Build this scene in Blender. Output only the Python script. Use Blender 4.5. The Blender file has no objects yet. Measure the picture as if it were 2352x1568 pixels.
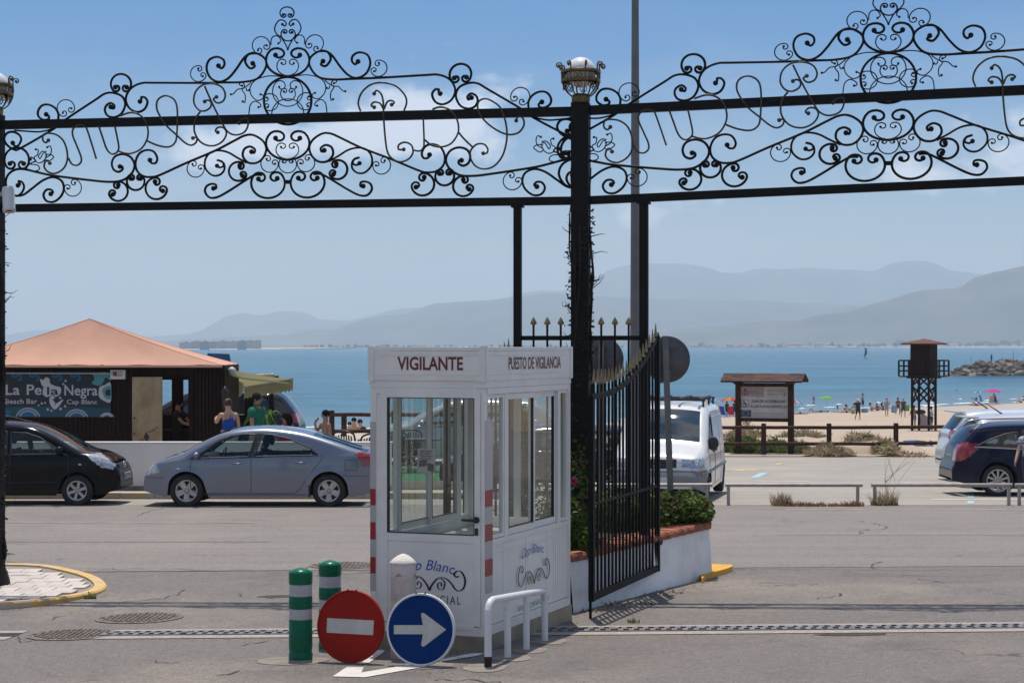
import bpy, bmesh, math, random
from mathutils import Vector, Matrix, noise
R=random.Random(11)
sc=bpy.context.scene; C=sc.collection
V=Vector; PI=math.pi
# ---------------------------------------------------------------- camera
F=4246.6; CX=1176.; HY=793.; CAMZ=2.162
cam_d=bpy.data.cameras.new('camera'); cam=bpy.data.objects.new('camera',cam_d); C.objects.link(cam)
cam.location=(0,0,CAMZ); cam.rotation_euler=(math.radians(90),0,0)
cam_d.sensor_width=36; cam_d.lens=36*F/2352; cam_d.shift_y=(HY-784)/2352.; cam_d.clip_start=.1; cam_d.clip_end=60000
sc.camera=cam
sc.render.engine='CYCLES'
cy=sc.cycles; cy.max_bounces=8; cy.diffuse_bounces=3; cy.glossy_bounces=4; cy.transmission_bounces=6; cy.transparent_max_bounces=24; cy.volume_bounces=4
cy.use_denoising=True; cy.sample_clamp_indirect=6; cy.caustics_reflective=False; cy.caustics_refractive=False
sc.view_settings.view_transform='Standard'; sc.view_settings.look='None'; sc.view_settings.exposure=.07; sc.view_settings.gamma=1
# ---------------------------------------------------------------- sun and sky
SUN_EL=73.; SUN_AZ=-6.
a_,e_=math.radians(SUN_AZ),math.radians(SUN_EL)
SV=V((math.cos(e_)*math.sin(a_),math.cos(e_)*math.cos(a_),math.sin(e_)))
sl=bpy.data.lights.new('sun','SUN'); sl.energy=4.0; sl.angle=math.radians(.53); sl.color=(1,.925,.83)
so=bpy.data.objects.new('sun',sl); C.objects.link(so); so.rotation_euler=SV.to_track_quat('Z','Y').to_euler(); so.location=(0,30,40)
w=bpy.data.worlds.new('World'); sc.world=w; w.use_nodes=True
nt=w.node_tree; N=nt.nodes; L=nt.links
def MT(op,a,b=None,c=None,tree=None):
    n=(tree or nt).nodes.new('ShaderNodeMath'); n.operation=op
    for i,x in enumerate((a,b,c)):
        if x is None: continue
        if isinstance(x,(int,float)): n.inputs[i].default_value=x
        else: (tree or nt).links.new(x,n.inputs[i])
    return n.outputs[0]
bg=N['Background']; bg.inputs[1].default_value=.085
sky=N.new('ShaderNodeTexSky'); sky.sky_type='NISHITA'; sky.sun_disc=False
sky.sun_elevation=e_; sky.sun_rotation=a_; sky.air_density=1.0; sky.dust_density=.6; sky.ozone_density=3.5; sky.altitude=0
tc=N.new('ShaderNodeTexCoord'); sx=N.new('ShaderNodeSeparateXYZ'); L.new(tc.outputs['Generated'],sx.inputs[0])
az=MT('ARCTAN2',sx.outputs[0],sx.outputs[1]); el=sx.outputs[2]
def wnoise(su,sv,det,off=0):
    cb=N.new('ShaderNodeCombineXYZ'); L.new(MT('MULTIPLY',az,su),cb.inputs[0]); L.new(MT('MULTIPLY',el,sv),cb.inputs[1]); cb.inputs[2].default_value=off
    nn=N.new('ShaderNodeTexNoise'); nn.inputs['Scale'].default_value=1; nn.inputs['Detail'].default_value=det; nn.inputs['Roughness'].default_value=.55
    L.new(cb.outputs[0],nn.inputs[0]); return nn.outputs[0]
def bump_(a0,e0,sa,se):
    p=MT('POWER',MT('ABSOLUTE',MT('DIVIDE',MT('SUBTRACT',az,a0),sa)),2.); q=MT('POWER',MT('ABSOLUTE',MT('DIVIDE',MT('SUBTRACT',el,e0),se)),2.)
    return MT('POWER',2.718,MT('MULTIPLY',MT('ADD',p,q),-1.))
bumps=None
for b in ((-.030,.126,.042,.026),(-.078,.113,.05,.018),(-.15,.105,.06,.016),(.275,.108,.04,.020),(.22,.09,.05,.012),(.08,.075,.05,.012),(-.45,.13,.12,.02),(.6,.12,.15,.025)):
    o=bump_(*b); bumps=o if bumps is None else MT('ADD',bumps,o)
den=MT('ADD',MT('MULTIPLY',MT('SUBTRACT',wnoise(30,46,10,3.3),.5),1.9),MT('SUBTRACT',MT('MULTIPLY',bumps,.8),.42))
def mr(x,a,b,c,d):
    n=N.new('ShaderNodeMapRange'); n.interpolation_type='SMOOTHSTEP'; L.new(x,n.inputs[0])
    for i,v in enumerate((a,b,c,d)): n.inputs[i+1].default_value=v
    return n.outputs[0]
cum=MT('MULTIPLY',mr(den,-.05,.5,0,1),.72)
veil=MT('MULTIPLY',mr(wnoise(9,26,6,7.7),.45,.75,0,.5),mr(el,.22,.05,0,1))
hz=mr(el,.11,.0,0,.6)
mx0=N.new('ShaderNodeMix'); mx0.data_type='RGBA'; tn=N.new('ShaderNodeMix'); tn.data_type='RGBA'; tn.blend_type='MULTIPLY'; tn.inputs[0].default_value=1; L.new(sky.outputs[0],tn.inputs[6]); tn.inputs[7].default_value=(.45,.78,1.0,1)
tg=N.new('ShaderNodeMix'); tg.data_type='RGBA'; L.new(mr(el,.0,.19,0,1),tg.inputs[0]); tg.inputs[6].default_value=(1.0,1.0,1.0,1); tg.inputs[7].default_value=(.16,.60,1.0,1); L.new(tg.outputs[2],tn.inputs[7])
L.new(hz,mx0.inputs[0]); L.new(tn.outputs[2],mx0.inputs[6]); mx0.inputs[7].default_value=(6.6,6.8,7.0,1)
mx1=N.new('ShaderNodeMix'); mx1.data_type='RGBA'; L.new(veil,mx1.inputs[0]); L.new(mx0.outputs[2],mx1.inputs[6]); mx1.inputs[7].default_value=(6.9,7.2,7.9,1)
mx2=N.new('ShaderNodeMix'); mx2.data_type='RGBA'; L.new(cum,mx2.inputs[0]); L.new(mx1.outputs[2],mx2.inputs[6]); mx2.inputs[7].default_value=(11.8,11.8,12.4,1)
# unseen broken white cloud, added above the view to brighten and neutralise the shade
n3=N.new('ShaderNodeTexNoise'); n3.inputs['Scale'].default_value=3.2; n3.inputs['Detail'].default_value=8; L.new(tc.outputs['Generated'],n3.inputs[0])
hc=MT('MULTIPLY',mr(n3.outputs[0],.42,.60,0,.8),mr(el,.20,.42,0,1))
mx3=N.new('ShaderNodeMix'); mx3.data_type='RGBA'; L.new(hc,mx3.inputs[0]); L.new(mx2.outputs[2],mx3.inputs[6]); mx3.inputs[7].default_value=(9.8,9.7,9.8,1)
L.new(mx3.outputs[2],bg.inputs[0])
# ---------------------------------------------------------------- helpers
def sst(a,b,x):
    t=min(1,max(0,(x-a)/(b-a))); return t*t*(3-2*t)
def shore(x): return max(80.,151+1.1*x)
SEA=-4.54
def gz(x,y):
    z=-.025*y+.018*max(-9,min(9,x))*(1-sst(19.5,24.5,y))
    if y>40:
        s=shore(x); k=s-65
        if y>k: z=-.025*k+(SEA+.025*k)*(y-k)/65 if y<s else SEA-.035*(y-s)
    return z
def P(u,v,d): return V(((u-CX)/F*d,d,CAMZ-(v-HY)/F*d))
def gp(u,v,dz=0,lo=8.,hi=None):
    d=lo; st=.25
    while d<900:
        p=P(u,v,d)
        if p.z<gz(p.x,d)+dz: break
        d+=st
    a,b=d-st,d
    for _ in range(30):
        m=(a+b)/2; p=P(u,v,m)
        if p.z<gz(p.x,m)+dz: b=m
        else: a=m
    return P(u,v,b)
def onplane(u,v,O,n):       # pixel ray against a vertical plane through O with normal n
    d0=V(((u-CX)/F,1,-(v-HY)/F)); o=V((0,0,CAMZ)); t=(O-o).dot(n)/d0.dot(n); return o+d0*t
def G(x,y,dz=0): return V((x,y,gz(x,y)+dz))
OFF={}
def thing(name,label,cat,loc=(0,0,0),group=None,rz=0,kind=None):
    o=bpy.data.objects.new(name,None); C.objects.link(o); o.empty_display_size=.2
    o.location=loc; o.rotation_euler=(0,0,rz); tag(o,label,cat,group,kind)
    OFF[o.name]=V(loc) if rz==0 else V((0,0,0)); return o
def tag(o,label=None,cat=None,group=None,kind=None):
    if label:o['label']=label
    if cat:o['category']=cat
    if group:o['group']=group
    if kind:o['kind']=kind
    return o
def root_off(p):
    while p is not None:
        if p.name in OFF: return OFF[p.name]
        p=p.parent
    return V((0,0,0))
def copy_tree(o,parent=None):
    c=o.copy(); C.objects.link(c); c.parent=parent
    if o.name in OFF: OFF[c.name]=OFF[o.name]
    for ch in o.children: copy_tree(ch,c)
    return c
class MB:
    def __init__(s): s.v=[];s.f=[];s.m=[];s.sm=[]
    def add(s,vs,fs,m=0,smooth=False):
        b=len(s.v); s.v+=[tuple(x) for x in vs]
        for f in fs: s.f.append(tuple(b+i for i in f)); s.m.append(m); s.sm.append(smooth)
        return s
    def box(s,c,sz,rz=0,m=0):
        hx,hy,hz=sz[0]/2,sz[1]/2,sz[2]/2; co,si=math.cos(rz),math.sin(rz)
        vs=[(c[0]+x*co-y*si,c[1]+x*si+y*co,c[2]+z) for z in(-hz,hz) for x,y in((-hx,-hy),(hx,-hy),(hx,hy),(-hx,hy))]
        return s.add(vs,[(3,2,1,0),(4,5,6,7),(0,1,5,4),(1,2,6,5),(2,3,7,6),(3,0,4,7)],m)
    def bar(s,a,b,w,h,up=(0,0,1),m=0):
        a,b=V(a),V(b); d=(b-a).normalized(); u=V(up); r=d.cross(u)
        if r.length<1e-4: r=d.cross(V((0,1,0)))
        r.normalize(); u=r.cross(d); r=r*w/2; u=u*h/2
        vs=[p+x for p in(a,b) for x in(-r-u,r-u,r+u,-r+u)]
        return s.add(vs,[(3,2,1,0),(4,5,6,7),(0,1,5,4),(1,2,6,5),(2,3,7,6),(3,0,4,7)],m)
    def tube(s,pts,r,n=6,m=0,closed=False,sm=True):
        pts=[V(p) for p in pts]; k=len(pts); rs=r if isinstance(r,(list,tuple)) else [r]*k
        t0=(pts[1]-pts[0]).normalized(); u=t0.orthogonal().normalized(); vs=[]
        for i,p in enumerate(pts):
            if closed: t=(pts[(i+1)%k]-pts[i-1])
            else: t=pts[min(i+1,k-1)]-pts[max(i-1,0)]
            if t.length<1e-9: t=t0
            t.normalize(); u=(u-t*u.dot(t)); 
            if u.length<1e-6: u=t.orthogonal()
            u.normalize(); w_=t.cross(u)
            for j in range(n):
                a=2*PI*j/n+PI/n; vs.append(p+(u*math.cos(a)+w_*math.sin(a))*rs[i])
        fs=[]
        for i in range(k if closed else k-1):
            a=i*n; b=((i+1)%k)*n
            for j in range(n): fs.append((a+j,a+(j+1)%n,b+(j+1)%n,b+j))
        s.add(vs,fs,m,sm)
        if not closed: s.add([vs[j] for j in range(n)],[tuple(range(n-1,-1,-1))],m); s.add([vs[(k-1)*n+j] for j in range(n)],[tuple(range(n))],m)
        return s
    def lathe(s,prof,c=(0,0,0),n=16,m=0,M=None,sm=True,cap=True):
        vs=[]; c=V(c)
        for r,z in prof:
            for j in range(n):
                a=2*PI*j/n; p=V((r*math.cos(a),r*math.sin(a),z)); p=(M@p if M else p)+c; vs.append(p)
        fs=[(i*n+j,i*n+(j+1)%n,(i+1)*n+(j+1)%n,(i+1)*n+j) for i in range(len(prof)-1) for j in range(n)]
        s.add(vs,fs,m,sm)
        if cap and prof[0][0]>1e-5: s.add(vs[:n],[tuple(range(n-1,-1,-1))],m)
        if cap and prof[-1][0]>1e-5: s.add(vs[-n:],[tuple(range(n))],m)
        return s
    def ball(s,c,r,n=10,m=0,sq=(1,1,1)):
        k=max(4,n//2); return s.lathe([(r*math.sin(PI*i/k)+1e-6,-r*math.cos(PI*i/k)) for i in range(k+1)],c,n,m,Matrix.Diagonal(V(sq)))
    def prism(s,poly,O,U,W,dep,m=0,sm=False):
        O,U,W=V(O),V(U),V(W); Nn=U.cross(W).normalized()*dep; k=len(poly)
        a=[O+U*x+W*y for x,y in poly]; b=[p+Nn for p in a]
        s.add(a+b,[tuple(range(k-1,-1,-1)),tuple(range(k,2*k))],m)
        s.add(a+b,[(i,(i+1)%k,k+(i+1)%k,k+i) for i in range(k)],m,sm); return s
    def quad(s,a,b,c,d,m=0): return s.add([a,b,c,d],[(0,1,2,3)],m)
    def build(s,name,mats,parent=None,local=False,kind=None,label=None):
        me=bpy.data.meshes.new(name); off=V((0,0,0)) if local else root_off(parent)
        me.from_pydata([(x-off.x,y-off.y,z-off.z) for x,y,z in s.v] if off.length else s.v,[],s.f)
        for m in (mats if isinstance(mats,(list,tuple)) else [mats]): me.materials.append(m)
        me.polygons.foreach_set('material_index',s.m); me.polygons.foreach_set('use_smooth',s.sm); me.update()
        o=bpy.data.objects.new(name,me); C.objects.link(o)
        if parent is not None: o.parent=parent
        if kind:o['kind']=kind
        if label:o['label']=label
        return o
def cr(pts,k=6,closed=False):       # Catmull-Rom through points
    pts=[V(p) for p in pts]; n=len(pts); out=[]
    for i in range(n if closed else n-1):
        if closed: p0,p1,p2,p3=pts[i-1],pts[i],pts[(i+1)%n],pts[(i+2)%n]
        else: p0,p1,p2,p3=pts[max(i-1,0)],pts[i],pts[i+1],pts[min(i+2,n-1)]
        for j in range(k):
            t=j/k; out.append(.5*((2*p1)+(p2-p0)*t+(2*p0-5*p1+4*p2-p3)*t*t+(3*p1-p0-3*p2+p3)*t**3))
    if not closed: out.append(pts[-1])
    return out
# ---------------------------------------------------------------- materials
def mat(name,col,rough=.6,metal=0,var=0,scale=6,bump=0,bscale=60,coat=0,spec=.5,col2=None,det=6,stretch=(1,1,1),lo=.4,hi=.65,emit=0,trans=0,sss=0):
    m=bpy.data.materials.new(name); m.use_nodes=True; t=m.node_tree; b=t.nodes['Principled BSDF']
    col=tuple(col)+(1,); b.inputs['Base Color'].default_value=col; b.inputs['Roughness'].default_value=rough; b.inputs['Metallic'].default_value=metal
    b.inputs['Coat Weight'].default_value=coat; b.inputs['Coat Roughness'].default_value=.04; b.inputs['Specular IOR Level'].default_value=spec
    if trans: b.inputs['Transmission Weight'].default_value=trans
    if var or col2 or bump:
        tc=t.nodes.new('ShaderNodeTexCoord'); mp=t.nodes.new('ShaderNodeMapping'); mp.inputs['Scale'].default_value=stretch; t.links.new(tc.outputs['Object'],mp.inputs[0])
    if var or col2:
        n=t.nodes.new('ShaderNodeTexNoise'); n.inputs['Scale'].default_value=scale; n.inputs['Detail'].default_value=det; n.inputs['Roughness'].default_value=.6; t.links.new(mp.outputs[0],n.inputs[0])
        r=t.nodes.new('ShaderNodeValToRGB'); r.color_ramp.elements[0].position=lo; r.color_ramp.elements[1].position=hi
        c2=tuple(col2)+(1,) if col2 else tuple(x*(1-var) for x in col[:3])+(1,)
        c1=col if col2 else tuple(min(1,x*(1+var*.6)) for x in col[:3])+(1,)
        r.color_ramp.elements[0].color=c2; r.color_ramp.elements[1].color=c1; t.links.new(n.outputs[0],r.inputs[0]); t.links.new(r.outputs[0],b.inputs['Base Color'])
    if bump:
        n=t.nodes.new('ShaderNodeTexNoise'); n.inputs['Scale'].default_value=bscale; n.inputs['Detail'].default_value=4; t.links.new(mp.outputs[0],n.inputs[0])
        k=t.nodes.new('ShaderNodeBump'); k.inputs['Strength'].default_value=bump; k.inputs['Distance'].default_value=.02; t.links.new(n.outputs[0],k.inputs['Height']); t.links.new(k.outputs[0],b.inputs['Normal'])
    return m
def leafmat(name,col,tl=.45,**k):
    m=mat(name,col,.55,**k); t=m.node_tree; b=t.nodes['Principled BSDF']; T=t.nodes.new('ShaderNodeBsdfTranslucent'); mx=t.nodes.new('ShaderNodeMixShader'); mx.inputs[0].default_value=tl
    l=b.inputs['Base Color'].links
    if l: t.links.new(l[0].from_socket,T.inputs[0])
    else: T.inputs[0].default_value=tuple(col)+(1,)
    t.links.new(b.outputs[0],mx.inputs[1]); t.links.new(T.outputs[0],mx.inputs[2]); t.links.new(mx.outputs[0],t.nodes['Material Output'].inputs[0]); return m
def glass(name,tint=(.8,.86,.84),refl=.9,rough=.02,ior=1.5,f0=.05):
    m=bpy.data.materials.new(name); m.use_nodes=True; t=m.node_tree; t.nodes.clear()
    o=t.nodes.new('ShaderNodeOutputMaterial'); mx=t.nodes.new('ShaderNodeMixShader'); tr=t.nodes.new('ShaderNodeBsdfTransparent'); gl=t.nodes.new('ShaderNodeBsdfGlossy'); fr=t.nodes.new('ShaderNodeFresnel')
    tr.inputs[0].default_value=tuple(tint)+(1,); gl.inputs['Roughness'].default_value=rough; fr.inputs[0].default_value=ior
    gl.inputs[0].default_value=(refl,refl,refl,1)
    # facing-independent Fresnel for one-sided sheets
    ge=t.nodes.new('ShaderNodeNewGeometry'); lw=t.nodes.new('ShaderNodeLayerWeight'); lw.inputs[0].default_value=.5
    p=MT('ADD',MT('MULTIPLY',MT('POWER',lw.outputs['Facing'],5.,tree=t),.9,tree=t),f0,tree=t)
    t.links.new(p,mx.inputs[0]); t.links.new(tr.outputs[0],mx.inputs[1]); t.links.new(gl.outputs[0],mx.inputs[2]); t.links.new(mx.outputs[0],o.inputs[0]); return m
IRON=mat('black_iron',(.008,.008,.008),.6,spec=.18,var=.3,scale=20)
IRONB=mat('bronze_iron',(.055,.046,.028),.5,metal=.2,var=.35,scale=14)
GOLD=mat('gold_paint',(.30,.235,.125),.5,metal=.15,var=.3,scale=30)
WHITE=mat('white_lacquer',(.72,.72,.74),.35,var=.07,scale=5)
WPLAST=mat("white_plaster",(.80,.785,.765),.85,var=.10,scale=3.5,bump=.25,bscale=30,det=9,lo=.35,hi=.6)
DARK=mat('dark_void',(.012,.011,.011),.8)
RUBBER=mat('tyre_rubber',(.018,.018,.019),.75,var=.3,scale=9)
BLKPL=mat('black_plastic',(.02,.02,.022),.5)
CHROME=mat('chrome',(.75,.75,.76),.15,metal=1)
ALU=mat('alloy_rim',(.50,.48,.46),.35,metal=.15,var=.15,scale=12)
GLASS=glass('window_glass',f0=.085); VGLASS=glass('van_glass',(.62,.70,.69),f0=.16); CGLASS=glass('car_glass',(.62,.70,.69)); DGLASS=glass('dark_car_glass',(.22,.25,.27))
WOODD=mat('dark_stained_wood',(.020,.0075,.0055),.65,spec=.15,col2=(.010,.0045,.0038),scale=7,stretch=(6,6,.5),bump=.2,bscale=18)
WOODP=mat('post_wood',(.075,.034,.018),.75,spec=.2,col2=(.035,.016,.010),scale=5,stretch=(5,5,.7),bump=.4,bscale=25)
# ================================================================ ground
def ground_mat(name,base,dust,dark,cracks=.0,streak=0,rough=.85,grain=.35,dscale=.5,dlo=.5,dhi=.75):
    m=bpy.data.materials.new(name); m.use_nodes=True; t=m.node_tree; b=t.nodes['Principled BSDF']; b.inputs['Roughness'].default_value=rough; b.inputs['Specular IOR Level'].default_value=.25
    tc=t.nodes.new('ShaderNodeTexCoord'); oc=tc.outputs['Object']
    def nz(scale,det=5,st=None,rg=.6,off=(0,0,0)):
        n=t.nodes.new('ShaderNodeTexNoise'); n.inputs['Scale'].default_value=scale; n.inputs['Detail'].default_value=det; n.inputs['Roughness'].default_value=rg
        mp=t.nodes.new('ShaderNodeMapping'); t.links.new(oc,mp.inputs[0]); mp.inputs['Location'].default_value=off
        if st: mp.inputs['Scale'].default_value=st
        t.links.new(mp.outputs[0],n.inputs[0]); return n.outputs[0]
    def rng(x,a,b_,c=0,d=1):
        n=t.nodes.new('ShaderNodeMapRange'); t.links.new(x,n.inputs[0])
        for i,v in enumerate((a,b_,c,d)): n.inputs[i+1].default_value=v
        return n.outputs[0]
    def mix(f,c1,c2,mode='MIX'):
        n=t.nodes.new('ShaderNodeMix'); n.data_type='RGBA'; n.blend_type=mode
        for i,x in ((0,f),(6,c1),(7,c2)):
            if isinstance(x,tuple): n.inputs[i].default_value=x+(1,)
            elif isinstance(x,(int,float)): n.inputs[i].default_value=x
            else: t.links.new(x,n.inputs[i])
        return n.outputs[2]
    c=mix(rng(nz(dscale,7),dlo,dhi),base,dust)
    c=mix(rng(nz(.9,6,off=(7,3,1)),.52,.72,0,.75),c,dark)
    c=mix(rng(nz(3.5,8,off=(1,9,4)),.62,.8,0,.6),c,dark)
    if streak: c=mix(rng(nz(1.,6,(.06,2.6,1),off=(2,5,0)),.35,.75,-.0,streak),c,dust)
    c=mix(1,c,rng(nz(55,3,rg=.8),.25,.75,1-grain,1+grain),'MULTIPLY')
    c=mix(1,c,rng(nz(16,5,rg=.8,off=(4,4,4)),.3,.7,1-grain*.5,1+grain*.5),'MULTIPLY')
    if cracks:
        vo=t.nodes.new('ShaderNodeTexVoronoi'); vo.feature='DISTANCE_TO_EDGE'; vo.inputs['Scale'].default_value=.33
        mp=t.nodes.new('ShaderNodeVectorMath'); mp.operation='ADD'; t.links.new(oc,mp.inputs[0])
        nn=t.nodes.new('ShaderNodeTexNoise'); nn.inputs['Scale'].default_value=1.4; nn.inputs['Detail'].default_value=7; t.links.new(oc,nn.inputs[0])
        sc_=t.nodes.new('ShaderNodeVectorMath'); sc_.operation='SCALE'; sc_.inputs['Scale'].default_value=1.6; t.links.new(nn.outputs['Color'],sc_.inputs[0]); t.links.new(sc_.outputs[0],mp.inputs[1]); t.links.new(mp.outputs[0],vo.inputs['Vector'])
        k=MT('MULTIPLY',rng(vo.outputs['Distance'],.0,.008,1,0),rng(nz(.35,3,off=(9,1,6)),.5,.62),tree=t)
        c=mix(MT('MULTIPLY',k,cracks,tree=t),c,(.035,.032,.03))
    t.links.new(c,b.inputs['Base Color'])
    bp=t.nodes.new('ShaderNodeBump'); bp.inputs['Strength'].default_value=.35; bp.inputs['Distance'].default_value=.012
    t.links.new(nz(70,4,rg=.75),bp.inputs['Height']); t.links.new(bp.outputs[0],b.inputs['Normal'])
    return m
M_FORE=ground_mat('forecourt_asphalt',(.172,.154,.144),(.28,.240,.198),(.122,.112,.107),cracks=.75,grain=.5,dscale=.28)
M_ROAD=ground_mat('road_asphalt',(.206,.186,.173),(.256,.229,.206),(.160,.147,.139),cracks=.6,streak=.75,grain=.45,dscale=.3)
M_PARK=ground_mat('carpark_concrete',(.315,.29,.262),(.40,.36,.31),(.25,.235,.22),cracks=.35,streak=.4,grain=.22)
M_SAND=ground_mat('beach_sand',(.43,.345,.265),(.49,.40,.31),(.36,.285,.215),grain=.25,dscale=.12)
M_CONC=ground_mat('pale_concrete',(.46,.40,.345),(.52,.46,.40),(.33,.29,.25),cracks=.4,grain=.25)
def sheet(name,mt,ys,x0,x1,dx,kind='structure',dz=0):
    b=MB(); nx=int((x1-x0)/dx)+1; k=len(ys)
    vs=[(x0+(x1-x0)*i/(nx-1),y,gz(x0+(x1-x0)*i/(nx-1),y)+dz) for y in ys for i in range(nx)]
    b.add(vs,[(j*nx+i,j*nx+i+1,(j+1)*nx+i+1,(j+1)*nx+i) for j in range(k-1) for i in range(nx-1)],0,True)
    return b.build(name,mt,kind=kind)
def fr(a,b,n): return [a+(b-a)*i/n for i in range(n+1)]
RD0,RD1,PK1=22.55,35.35,61.6
sheet('forecourt',M_FORE,fr(-30,16,8)+fr(17,RD0,10),-60,60,1.5)
sheet('road',M_ROAD,fr(RD0,RD1,12),-60,60,2)
sheet('carpark',M_PARK,fr(RD1,PK1,10),-60,60,4)
sheet('beach',M_SAND,fr(PK1,160,28)+fr(165,330,33)+[400,520,700],-260,420,4)
# sea
def sea_mat():
    m=bpy.data.materials.new('sea_water'); m.use_nodes=True; t=m.node_tree; b=t.nodes['Principled BSDF']
    b.inputs['Roughness'].default_value=.22; b.inputs['IOR'].default_value=1.33; b.inputs['Specular IOR Level'].default_value=.13
    tc=t.nodes.new('ShaderNodeTexCoord')
    def nz(sc_,det,st,rg=.55):
        n=t.nodes.new('ShaderNodeTexNoise'); n.inputs['Scale'].default_value=sc_; n.inputs['Detail'].default_value=det; n.inputs['Roughness'].default_value=rg; mp=t.nodes.new('ShaderNodeMapping'); mp.inputs['Scale'].default_value=st; mp.inputs['Rotation'].default_value=(0,0,.25); t.links.new(tc.outputs['Object'],mp.inputs[0]); t.links.new(mp.outputs[0],n.inputs[0]); return n.outputs[0]
    r=t.nodes.new('ShaderNodeValToRGB'); e=r.color_ramp.elements; e[0].position=.36; e[1].position=.66
    e[0].color=(.008,.062,.118,1); e[1].color=(.042,.185,.25,1)
    h1=nz(.16,6,(.35,1,1)); h2=nz(.012,6,(.3,1.6,1)); mxx=MT('ADD',MT('MULTIPLY',h1,.55,tree=t),MT('MULTIPLY',h2,.45,tree=t),tree=t)
    t.links.new(mxx,r.inputs[0])
    # shallow tint toward the beach, from the distance to the shoreline
    sp=t.nodes.new('ShaderNodeSeparateXYZ'); t.links.new(tc.outputs['Object'],sp.inputs[0])
    dd=MT('SUBTRACT',sp.outputs[1],MT('ADD',MT('MULTIPLY',sp.outputs[0],1.1,tree=t),151.,tree=t),tree=t)
    rg=t.nodes.new('ShaderNodeMapRange'); t.links.new(dd,rg.inputs[0]); rg.inputs[1].default_value=0; rg.inputs[2].default_value=70; rg.inputs[3].default_value=.75; rg.inputs[4].default_value=0
    mx=t.nodes.new('ShaderNodeMix'); mx.data_type='RGBA'; t.links.new(rg.outputs[0],mx.inputs[0]); t.links.new(r.outputs[0],mx.inputs[6]); mx.inputs[7].default_value=(.16,.235,.26,1)
    t.links.new(mx.outputs[2],b.inputs['Base Color'])
    bp=t.nodes.new('ShaderNodeBump'); bp.inputs['Strength'].default_value=1; bp.inputs['Distance'].default_value=.35
    hh=MT('ADD',nz(.35,8,(.4,1,1),.65),MT('MULTIPLY',nz(.05,4,(.4,1,1)),2.,tree=t),tree=t)
    t.links.new(hh,bp.inputs['Height']); t.links.new(bp.outputs[0],b.inputs['Normal']); return m
b=MB(); xs=[-9000,-2000,-600,-260,-120,0,120,300,600,2000,9000]; ys=[60,150,300,600,1200,2500,5000,7500]
b.add([(x,y,SEA) for y in ys for x in xs],[(j*11+i,j*11+i+1,(j+1)*11+i+1,(j+1)*11+i) for j in range(len(ys)-1) for i in range(10)])
b.build('sea',sea_mat(),kind='structure')
# breaking foam along the shore
M_FOAM=mat('foam_white',(.82,.84,.85),.6,var=.1,scale=3)
b=MB()
for i in range(95):
    x=R.uniform(-30,110); row=R.choice((1.5,5,5.5,11,18)); y=shore(x)+row+R.uniform(-.7,.7); l=R.uniform(.5,3.0 if row<12 else 1.5); wd=R.uniform(.1,.38)
    k=7; vs=[]
    for j in range(k):
        t=j/(k-1); xx=x+l*(t-.5); yy=y+1.1*l*(t-.5)+.2*math.sin(9*t+i); hw=wd*math.sin(PI*t)+.02
        vs+=[(xx,yy-hw,SEA+.02),(xx,yy,SEA+.03+.055*math.sin(PI*t)*(1+noise.noise(V((i,t*9,0))))),(xx,yy+hw,SEA+.02)]
    b.add(vs,[(3*j+a,3*j+3+a,3*j+4+a,3*j+1+a) for j in range(k-1) for a in(0,1)],0,True)
tag(b.build('foam',M_FOAM,kind='stuff'),'white foam of small waves breaking along the beach','foam')
# ---------------------------------------------------------------- mountains
def ridge(name,pts,D,depth,mt,seed,rough,x0=-900,x1=3300):
    b=MB(); n=190; k=16; vs=[]
    def rv(u):
        for (a,va),(c,vc) in zip(pts,pts[1:]):
            if a<=u<=c: t=(u-a)/(c-a); t=t*t*(3-2*t)*.6+t*.4; return va+(vc-va)*t
        return pts[0][1] if u<pts[0][0] else pts[-1][1]
    for j in range(k+1):
        t=j/k
        for i in range(n+1):
            u=x0+(x1-x0)*i/n; h=max(0,(HY-rv(u))/F*D)+2
            x=(u-CX)/F*D; y=D-depth*.62+depth*t
            pf=math.sin(min(1,t/.62)*PI/2)**1.25 if t<.62 else math.cos((t-.62)/.38*PI/2)
            nn=noise.fractal(V((x/900+seed,y/900,seed)),1.,2.,6)
            hh=h*pf*(1+rough*nn*(1.0 if t<.55 else .12))+h*.02*noise.noise(V((x/150,y/150,seed)))*min(1,t*4)
            vs.append((x,y,CAMZ-4.5+hh if t not in(0,1) else SEA-2))
    b.add(vs,[(j*(n+1)+i,j*(n+1)+i+1,(j+1)*(n+1)+i+1,(j+1)*(n+1)+i) for j in range(k) for i in range(n)],0,True)
    o=b.build(name,mt,kind='structure'); return o
M_MTN=mat('mountain_scrub',(.05,.06,.045),.95,col2=(.12,.115,.085),scale=.004,det=10)
ridge('mountain',[(-900,760),(-200,778),(0,786),(60,772),(110,757),(200,760),(330,774),(400,769),(460,765),(520,744),(545,717),(600,724),(650,714),(705,716),(725,733),(800,736),(930,708),(1100,700),(1240,667),(1300,668),(1362,640),(1412,613),(1440,607),(1500,604),(1560,606),(1600,611),(1645,627),(1700,626),(1740,615),(1790,618),(1870,613),(1930,618),(2000,622),(2060,602),(2105,600),(2165,626),(2235,631),(2400,640),(2700,600),(3300,640)],11600,3000,M_MTN,1.3,.10)
ridge('mountain',[(-900,792),(200,794),(330,786),(480,776),(600,770),(660,768),(720,758),(745,752),(778,758),(800,748),(860,728),(930,721),(1000,696),(1090,689),(1170,684),(1250,672),(1320,676),(1400,684),(1500,688),(1700,689),(1900,697),(2100,706),(2400,716),(3300,730)],8300,2000,M_MTN,5.1,.14)
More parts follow.
